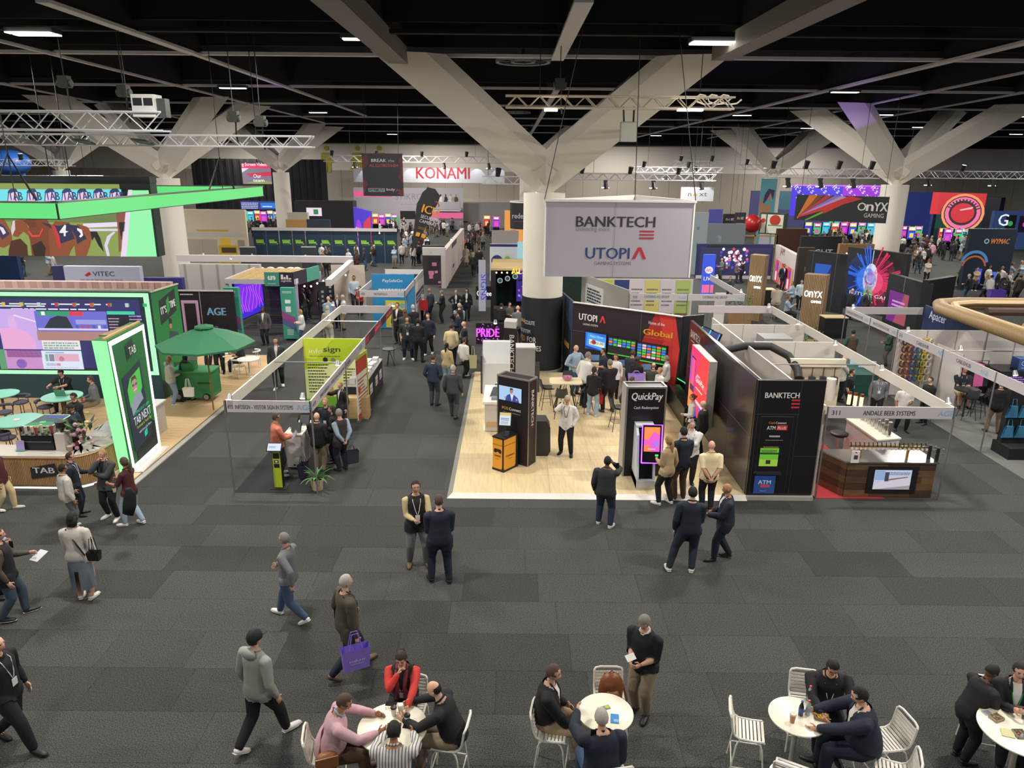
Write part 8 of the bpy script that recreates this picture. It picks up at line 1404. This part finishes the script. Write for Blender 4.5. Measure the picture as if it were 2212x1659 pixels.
    for nm,lab,l,r,yt,Yl,Yr,c_,gl,z0,zt,dw in BO:
        t,f=flat(nm,lab,'booth',l,r,yt,Yl,Yr,col=c_,glow=gl,zb=z0 if z0>.2 else 0,th=.3 if Yl<70 else .5)
        if isinstance(dw,tuple):dr(f,len(lab),(dw[0],),dw[1],gl and .9) if dw[0] not in ('9a9690','d8b4b0','4a9a88') else [f.rect((i+.3)/dw[1],0,(i+.3)/dw[1]+(.2 if dw[0][0]=='4' else .03),1,dw[0]) for i in range(dw[1])] and f.done('stud')
        elif dw=='vitec':f.text('VITEC',.38,.87,.22,'3a3c6a',w=1.0).poly([(.27,.88),(.34,.93),(.36,.89),(.3,.86)],'c03040').greek(.2,.81,.8,.84,1,'8a90a8');f.rect(.1,0,.8,.62,'8a5a48').done()
        elif dw=='cream':f.rect(0,.5,1,.57,'b8b4ae').rect(.18,.60,.7,.63,'c89a30').rect(.52,.0,.82,.34,'c8a020').rect(.55,.34,.72,.48,'d8b43a').rect(.86,.0,.98,.24,'c8a020').rect(.56,.2,.8,.3,'4a3c30').rect(.0,.0,.5,.45,'a8a090').rect(.84,.26,.95,.44,'9a8a70').rect(.25,0,.255,.45,'8a8478').done()
        elif dw=='dots':f.circ(.25,.55,.2,'2c2a6a').circ(.62,.6,.1,'7ab83a').rect(0,.93,1,1,'2c2a6a').done()
        elif dw=='balls':
            rr=random.Random(1);f.rect(.04,.1,.98,.9,'24286a',.5)
            for i in range(60):a=rr.gauss(.5,.12);b=.55+rr.gauss(0,.18);f.circ(a,min(max(b,.15),.86),rr.uniform(.012,.024),rr.choice(('e83a50','f0e4f4','e86080','5a3ad0','f4f0ff')),1,n=8)
            f.rect(0,0,1,.1,'b8b4b0').done('screen_picture')
        elif dw=='jam':
            f.text('JAM',.25,.76,.5,'6a2830',w=1.4)
            for i in range(3):a=.1+i*.28;f.rect(a,.0,a+.16,.62,'d83a4a',1).rect(a+.03,.05,a+.09,.3,'f4e4f0',1).rect(a+.08,.35,a+.14,.55,'4a3ad0',1).rect(a+.19,0,a+.24,.62,'c88a60')
            f.done()
        elif dw=='afl':f.circ(.5,.62,.35,'f0e8f8',1,ry=.09).text('AFL',.25,.58,.2,'d02a50',1,w=.5*f.W).text('LIVE',.1,.36,.25,'f8f0f8',1,w=.8*f.W).rect(0,.05,1,.25,'f06aa8',1).done()
        elif dw=='bluescreen':f.rect(.25,.3,.65,.8,'1a5ac0',.9).poly([(.25,.3),(.5,.5),(.65,.8),(.65,.3)],'0c2a70',.9).rect(.17,0,.175,1,'8a8e90').rect(.75,0,.755,1,'8a8e90').done()
        elif dw=='star':
            rr=random.Random(5);f.circ(.33,.5,.34,'16306a',.6,ry=.42,n=24).circ(.60,.48,.30,'6a1838',.6,ry=.42,n=24).circ(.42,.52,.22,'2a5ac8',.7,n=24).circ(.56,.5,.2,'c03060',.7,n=24)
            for i in range(70):
                a=rr.uniform(0,6.28);L_=rr.uniform(.2,.5);w_=rr.uniform(.01,.035);c2='2a6ae8' if cos(a)<-.1 else ('e82a5a' if cos(a)>.25 else ('30a040' if sin(a)<0 else 'b8c8e8'));f.poly([(.46,.55),(.46+L_*cos(a-w_),.55+1.1*L_*sin(a-w_)),(.46+L_*cos(a+w_),.55+1.1*L_*sin(a+w_))],c2,.9)
            f.circ(.40,.53,.17,'3a7af0',.9).circ(.53,.50,.16,'f04a78',.9).circ(.46,.34,.09,'4ab04a',.8).circ(.46,.55,.12,'d8dcf4',1,ry=.24).ring(.46,.55,.095,.03,'1c1420',0).text('FUTURE GAMING',.14,.26,.2,'e0e4f0',.9,w=3.4,bold=0);f.done('print')
        elif dw=='purple':f.rect(.1,.18,.62,.72,'7a1a8a',.8).poly([(.3,.18),(.62,.18),(.62,.72),(.5,.72)],'b04a60',.8).greek(.2,.4,.55,.6,3,'e0a0e8',.9).rect(.45,.75,.455,1,'c8d0d0').done()
        elif dw=='wymac':f.text('WYMAC',.46,.76,.35,'e8883c',.6,w=1.25,shear=.15,bold=.03).ring(.38,.80,.055,.025,'b0c4d8',.5).ring(.2,.42,.3,.06,'4a90d0',.6,a0=10,a1=170).ring(.2,.36,.27,.04,'c8642c',.6,a0=10,a1=170).rect(.25,.1,.4,.35,'3a4ae0',.9).rect(.55,.05,.72,.3,'4a6ae0',.9).done()
        elif dw=='g':f.text('G',.12,.62,1.2,'e8f0ff',1,w=1.0).rect(.3,.45,.55,.9,'1c2a30').rect(.62,.45,.95,.88,'3a2a50').circ(.42,.68,.06,'3a9a50',.9).circ(.78,.66,.06,'c84aa0',.9).done()
        elif dw=='amp':f.poly([(.3,.5),(1,.4),(1,1),(.3,1)],'5a9aa8',.35).text('&W',.62,.45,1.9,'e8d4a0',.5,w=2.9,bold=.02);f.done()
        elif dw=='light':f.text('LIGHT',.2,.55,.5,'b8bcc4',w=1.8).text('WONDER',.15,.25,.45,'b8bcc4',w=2.2);f.done()
        elif dw=='pink':f.text('MAY',.2,.75,.35,'ffd0c0',1.5,w=1.6);f.done()
    p0,p1=D(545,500,61),D(858,503,61);n=11;t=T('panel_row','row of dark blue booth panels with lime lettering marks','booth wall',(p0.x,61,0));w_=(p1.x-p0.x)/n
    for i in range(n):
        f=slab(t,'wall_panel',(p0.x+i*w_+.03,61),(p0.x+(i+1)*w_-.03,61),0,2.6,mat('1b3348',.5),.06);f.greek(.2,.66,.85,.72,1,'8ac03a',fill=.9,seed=i).rect(.22,.6,.82,.66,'8ac03a').rect(.8,.57,.9,.6,'8ac03a').rect(.25,.55,.8,.56,'5a8a4a');f.done('mark')
    fascia(t,(p0.x,60.9),(p1.x,60.9),2.6,2.85)
    for i,px in enumerate((560,582,604,626,640)):p=D(px,556,50);MB().ball((p.x,50,.75),.42,mat('cfcabc',.7),12,8,(1,.8,.95)).build('armchair_back',None,label='rounded cream armchair back before the blue panels, '+nth(i,5),cat='armchair',group='cream armchairs before the blue panels')
    for l,r_,lab in ((517,551,'left one'),(650,682,'right one')):t,f=flat('notice_board','dark framed notice board with red dot before the blue panels, '+lab,'sign',l,r_,532,50,col='2a3238');f.circ(.9,.25,.12,'b84a50').rect(0,.97,1,1,'b0b0b0');f.done()
    t,f=flat('roulette_screen','bright red roulette wheel screen on the right','screen',2016,2133,415,78,75,yb=462,col='c81c28',glow=1);f.circ(.62,.1,.42,'280c14',.6,ry=.8).ring(.62,.1,.40,.05,'f09060',1.1).ring(.62,.1,.33,.07,'e86a9a',1.1).circ(.62,.1,.22,'d01c30',1,ry=.45).rect(0,0,.14,1,'d8202c',1).poly([(.55,.25),(.8,.4),(.78,.3),(.58,.2)],'f0b0b0',1)
    for i in range(12):a=RAD(20+i*12);f.poly([(.62+.26*cos(a),.1+.5*sin(a)),(.62+.33*cos(a),.1+.63*sin(a)),(.62+.33*cos(a+.09),.1+.63*sin(a+.09)),(.62+.26*cos(a+.09),.1+.5*sin(a+.09))],'300a18',.8)
    f.done('screen_picture')
    t,f=flat('slogan_screen','violet screen covered in slanted white slogan words','screen',1713,1912,399,85,yb=466,col='4a34e0',glow=1);f.rect(.55,0,1,1,'a030d8',1).rect(0,.96,1,1,'c86af8',1.2)
    for i in range(7):
        for j,wd_ in enumerate(("it's all",'about the','games')):f.text(wd_,.01+i*.14+j*.035,.92-j*.33,.62,'ece4ff',1,w=2.0,rot=-48)
    f.done('screen_picture')
    a,b=D(1716,466,40),D(1905,492,38);za,zb=D(1718,413,40).z,D(1921,433,38).z;t=T('hanging_banner','dark hanging banner with rainbow beams and white name','banner',(a.x,40,a.z));z0=(a.z+b.z)/2;z1=(za+zb)/2;f=slab(t,'banner_sheet',(a.x,40),(D(1921,433,38).x,38),z0,z1,mat('22262a',.5),.08)
    for i,(c_,s0,s1) in enumerate((('d87a30',.14,.24),('8a4a2a',.25,.30),('b8403a',.32,.40),('8a7ad8',.42,.50),('c8a0e0',.5,.55),('d03a34',.58,.72))):f.poly([(.03,.08+i*.012),(.035,.05+i*.008),(s1,1-.05*max(0,i-3)),(s0,1)],c_)
    f.poly([(.12,.02),(.14,0),(.5,.62),(.42,.62)],'6aa83a').poly([(.3,.38),(.33,.3),(.62,.86),(.58,.98)],'d0342c').text('O',.68,.45,.42,'e8e4e4',w=.40,bold=.01).text('n',.775,.45,.52,'e8e4e4',w=.32,bold=.03).text('YX',.855,.45,.46,'e8e4e4',w=.62,bold=.02).text('GAMING',.76,.2,.22,'d8d4d4',w=.92,bold=0);f.done();[MB().tube([f.P(k,1),V((f.P(k,1).x,f.P(k,1).y,14.6))],.012,BLACK,4).build('suspension_wire',t) for k in (.05,.95)]
    p=D(1657,440,75);t=T('column_print','teal column wrap printed with a dancing figure','banner',(p.x,75,2));f=slab(t,'print',(D(1640,440,75).x,75),(D(1674,440,75).x,75),0,D(1657,386,75).z,mat('5a9aa4',.6),.05);f.poly([(.2,0),(.3,.4),(.8,.4),(.95,0)],'b8b4c0').poly([(.35,.4),(.4,.62),(.7,.65),(.75,.4)],'b0805c').circ(.6,.75,.12,'b0805c',ry=.06).poly([(.2,.62),(.3,.78),(.5,.86),(.9,.84),(.85,.7),(.65,.8),(.5,.72)],'3a2c5c').poly([(.05,.5),(.0,.66),(.15,.7),(.4,.6),(.38,.54)],'b0805c');f.done()
    p=D(20,352,62);MB().ball(p,1.3,mat('24509a',.4),18,12,(1.3,1,.8)).build('blue_balloon',None,label='big blue rounded sign shape at the far left edge',cat='sign',smooth='all');t,f=flat('blue_sign','blue lit sign under the rounded blue shape, far left','sign',-10,52,372,70,yb=392,col='2858d8',glow=.8);f.circ(.5,.3,.1,'f08a30',1).text('IGT',.75,.05,.5,'f0f4ff',1,w=.9);f.done()
    p=D(1625,483,60);t=T('ball_machine','big red ball beside a green framed game case','game',p);MB().ball(p,.72,mat('a82020',.3),24,16).build('red_ball',t,smooth='all');a,b=D(1643,460,60),D(1682,505,60);f=slab(t,'case',(a.x,60),(b.x,59),b.z,a.z,mat('24402c',.5),1.2);f.rect(.3,.05,.95,.95,'d8d8c8').circ(.62,.68,.22,'b83028').rect(.35,.4,.9,.46,'5a9a5a').rect(.04,.05,.25,.95,'c8c8b4').circ(.15,.65,.09,'b83028');f.done()
    t=T('timber_gantry','open pale timber gantry under the red ball','frame',D(1625,525,58));zt_,zb_=D(1620,508,58).z,D(1620,528,58).z;xa,xb=D(1583,508,58).x,D(1678,508,58).x
    for x in (xa,(xa+xb)/2,xb):MB().box(x,x+.1,58,58.1,max(zb_-2,0),zt_,wood('a8804a','bc9458')).build('upright',t)
    MB().box(xa,xb+.1,58,58.1,zt_-.1,zt_,wood('a8804a','bc9458')).build('top_rail',t)
    t,f=flat('neon_wall','black counter front with purple neon letters and splashes','counter',1028,1088,698,33,col='1a151c');r_=random.Random(4)
    f.text('PRIDE',.02,.35,.42,'e050f8',1.6,w=1.05,bold=.03)
    for i in range(26):a,b=r_.uniform(.0,.75),r_.uniform(.08,.95);f.poly([(a,b),(a+r_.uniform(.02,.14),b+r_.uniform(-.06,.06)),(a+.03,b+.05)],r_.choice(('d03af0','a028c8','f080ff')),1.2)
    f.done();t=T('coffee_bar','dark coffee bar with timber roof, bulbs and green hedge wall','booth',(1.0,40,0));a,b=D(1060,600,38),D(1135,600,38);k=D(1075,580,38).z;MB().box(a.x,b.x+2.6,38,42,k-.1,k,wood('b8a070','c8b080')).build('roof',t);MB().box(a.x,a.x+.25,38,42,0,k-.1,mat('24262a',.5)).build('side_wall',t);MB().box(a.x,4.2,42,42.1,0,k,mat('20342a',.9,noise=.5,scale=8)).box(1.0,2.2,41.4,41.95,0,2.4,mat('1f4a26',.9,noise=.5,scale=12,bump=.6)).build('hedge_wall',t);MB().box(a.x+.2,2.4,36.2,37.0,0,1.05,mat('2a2426',.5)).build('counter',t)
    f=Face(t,(1.9,41.35,.6),(.75,0,0),(0,0,1.9),1);f.rect(0,0,1,1,'a0e8e8',1).greek(.1,.3,.9,.95,7,'5a9aa0',.9,.3);f.done();f=Face(t,(.2,41.3,.5),(1.2,0,0),(0,0,2.1),1);f.rect(0,0,1,1,'3a2a80',1);[f.circ(r_.uniform(.1,.9),r_.uniform(.1,.9),.06,r_.choice(('8a9af0','c04ac0','4a4ad0','1c1430')),1,n=7) for i in range(28)];f.done()
    f=Face(t,(a.x+.15,37.95,0),(b.x-a.x+1,0,0),(0,0,k),0);[f.circ(.12+i*.14,.78+.04*i,.05,'c8d8d8').circ(.12+i*.14,.78+.04*i,.035,'2a5a6a') for i in range(3)];f.done('round_badge');f=Face(t,D(1028,660,37),(1.0,0,0),(0,0,1.0));f.rect(0,.3,.8,1,'1a1416').text('Coffee',.05,.5,.28,'f4f0f0',1.3,w=.75);f.done();f=Face(t,D(1034,672,36.5),(.4,0,0),(0,0,2.6));f.rect(0,.0,.9,1,'b8b4c8').text('SIGNS',.3,.72,.3,'3a4ad0',.8,w=1.3,rot=-90);f.done()
    f=Face(t,D(1105,592,37.8),(1.3,0,0),(0,0,.5));f.text('ALL ON',.0,.0,.32,'f0b830',2,w=1.1);f.done();mb=MB()
    for i in range(10):mb.ball((a.x+.3+i*.28,37.9,k-.2),.05,em('ffcf80',3),6,4)
    mb.build('bulb_row',t,kind='stuff');f=Face(t,(.2,36.15,.2),(1.3,0,0),(0,0,.75));f.text('HOME',.0,.2,.35,'e0f4ff',2,w=1.2);f.done()
    protos={}
    def slot(px,py,c_,Yo=0,rz=0):
        p=G(px,py)
        if c_ not in protos:
            s=T('slot_machine','x','slot machine',(0,0,0));MB().box(-.35,.35,-.1,.45,0,.8,mat('15151a',.4)).box(-.38,.38,-.35,-.05,.75,.85,mat('1c1c22',.3)).box(-.36,.36,0,.4,.8,2.1,mat('18181e',.4)).build('cabinet',s,world=False)
            c2=('f0e060','e85ab0','5ad0e8')[len(protos)%3];MB().box(-.31,.31,-.02,0,.9,1.65,em(c_,1)).box(-.2,.2,-.03,-.02,1.0,1.45,em(c2,.9)).build('screen',s,world=False);MB().box(-.34,.34,-.05,.1,1.72,2.1,em(c2,1)).box(-.25,.25,-.06,-.05,1.8,2.0,em('f4f0ff',1)).build('topper',s,world=False);MB().box(-.38,-.35,-.06,.0,.8,2.12,em(c_,1.6)).box(.35,.38,-.06,.0,.8,2.12,em(c_,1.6)).build('edge_light',s,world=False);protos[c_]=s;o=s;o.location=p;o.rotation_euler.z=rz
        else:o=dup(protos[c_],p,rz)
        return o
    CC=('3a4af0','e83a50','30d070','c03ae8','30c0e8')
    for lab,g_,x0,x1,y_,n in (('glowing slot machine under the rainbow banner','slot machines under the rainbow banner',1742,1895,522,9),('glowing slot machine in the second row under the rainbow banner','second row of slot machines under the rainbow banner',1750,1880,505,8),('glowing slot machine left of the roulette screen','slot machines left of the roulette screen',1950,1978,532,3),('glowing slot machine below the roulette screen','slot machines below the roulette screen',2030,2075,538,5),('upper slot machine before the blue wall','slot machines before the blue wall',1972,1984,500,2),('green-lit slot machine before the teal wall','slot machines before the teal wall',2020,2034,508,2),
        ('red-trimmed slot machine at the far crowd','slot machines left of the far crowd',812,853,500,4),('slot machine behind the feather flag','slot machines behind the feather flag',930,1005,492,7),('slot machine left of the crowd by the purple panel','slot machines left of the purple panel',720,752,492,3),('slot machine at the right end of the far aisle','slot machines right of the far aisle',1052,1072,505,2),('slot machine under the blue screen at left','slot machines under the blue screen',530,600,492,6),('slot machine at the far right edge','slot machines at the far right edge',2120,2205,520,4)):
        for i in range(n):o=slot(x0+(x1-x0)*i/max(n-1,1),y_+(i%2)*2,CC[(i*2+len(lab))%5]);o['label']=lab+', '+nth(i,n);o['group']=g_
    CN=dict(bk='black',nv='navy',wh='white',dg='dark grey',lb='pale blue',gy='grey',st='beige',ol='olive',mr='maroon',ch='charcoal');cl=[('bk','bk'),('nv','dg'),('wh','nv'),('dg','jn'),('lb','kh'),('gy','bk'),('st','bk'),('bk','jn'),('ol','kh'),('mr','bk'),('ch','bk'),('wh','bk')];pr=[];hrs='kbgnsykwbskb'
    for i,(a,b) in enumerate(cl):
        t=T('person','x','person',(0,0,0));person(t,FK[(i%6,(i//3)%2)],1.75,Q(a,b,'bk',('short','long','short','bob')[i%4] if (i//3)%2 else 'short',hrs[i],'lmldlmlplmlm'[i],pose='dd'),2);pr.append(t)
    r_=random.Random(21);used=set()
    for lab,g_,x0,x1,y0,y1,n in (('visitor in the dense far crowd behind the feather flag','far crowd behind the feather flag',868,925,500,575,46),('visitor in the crowd left of the stage machines','crowd left of the stage machines',800,870,492,512,16),('visitor in the far aisle crowd beside the column','far aisle crowd',1012,1062,508,545,16),('visitor before the far machines behind the flag','far crowd right of the flag',930,1000,500,512,12),
        ('visitor among the machines under the rainbow banner','crowd under the rainbow banner',1740,1900,524,552,34),('visitor in the open floor below the roulette screen','crowd below the roulette screen',1945,2085,540,575,24),('visitor seated or standing at the timber counters on the right','visitors at the right counters',1900,1990,545,600,10),('visitor in the crowd before the orange logo wall','crowd before the orange logo wall',2075,2215,600,655,18),('visitor under the blue screen far left','crowd under the blue screen',525,605,494,515,14),('visitor in the yellow and cream booth','visitors at the cream booth',430,520,535,552,8),('visitor in front of the dark blue panels','visitors before the blue panels',690,860,568,598,14),('visitor at the tables beneath the racehorse screen','visitors beneath the racehorse screen',20,130,590,602,5),('visitor on the stage balcony','',955,990,0,0,4)):
        for i in range(n):
            if not g_:p=D(952+i*11,436,91.5);p.z=D(940,425,92).z-1.4
            else:
                for _ in range(30):
                    p=G(r_.uniform(x0,x1),r_.uniform(y0,y1));k=(round(p.x/.6),round(p.y/.7))
                    if all((k[0]+dx,k[1]+dy) not in used for dx in (-1,0,1) for dy in (0,)):break
                used.add(k)
            q_=r_.randrange(12);o=dup(pr[q_],p,r_.uniform(0,6.28),lab.replace('visitor','visitor in %s top'%CN[cl[q_][0]],1),g_ or 'people on the stage balcony')
    for t in pr:
        for ch in KIDS[t.name]:bpy.data.objects.remove(ch)
        bpy.data.objects.remove(t)
FK=mk_people()
back()
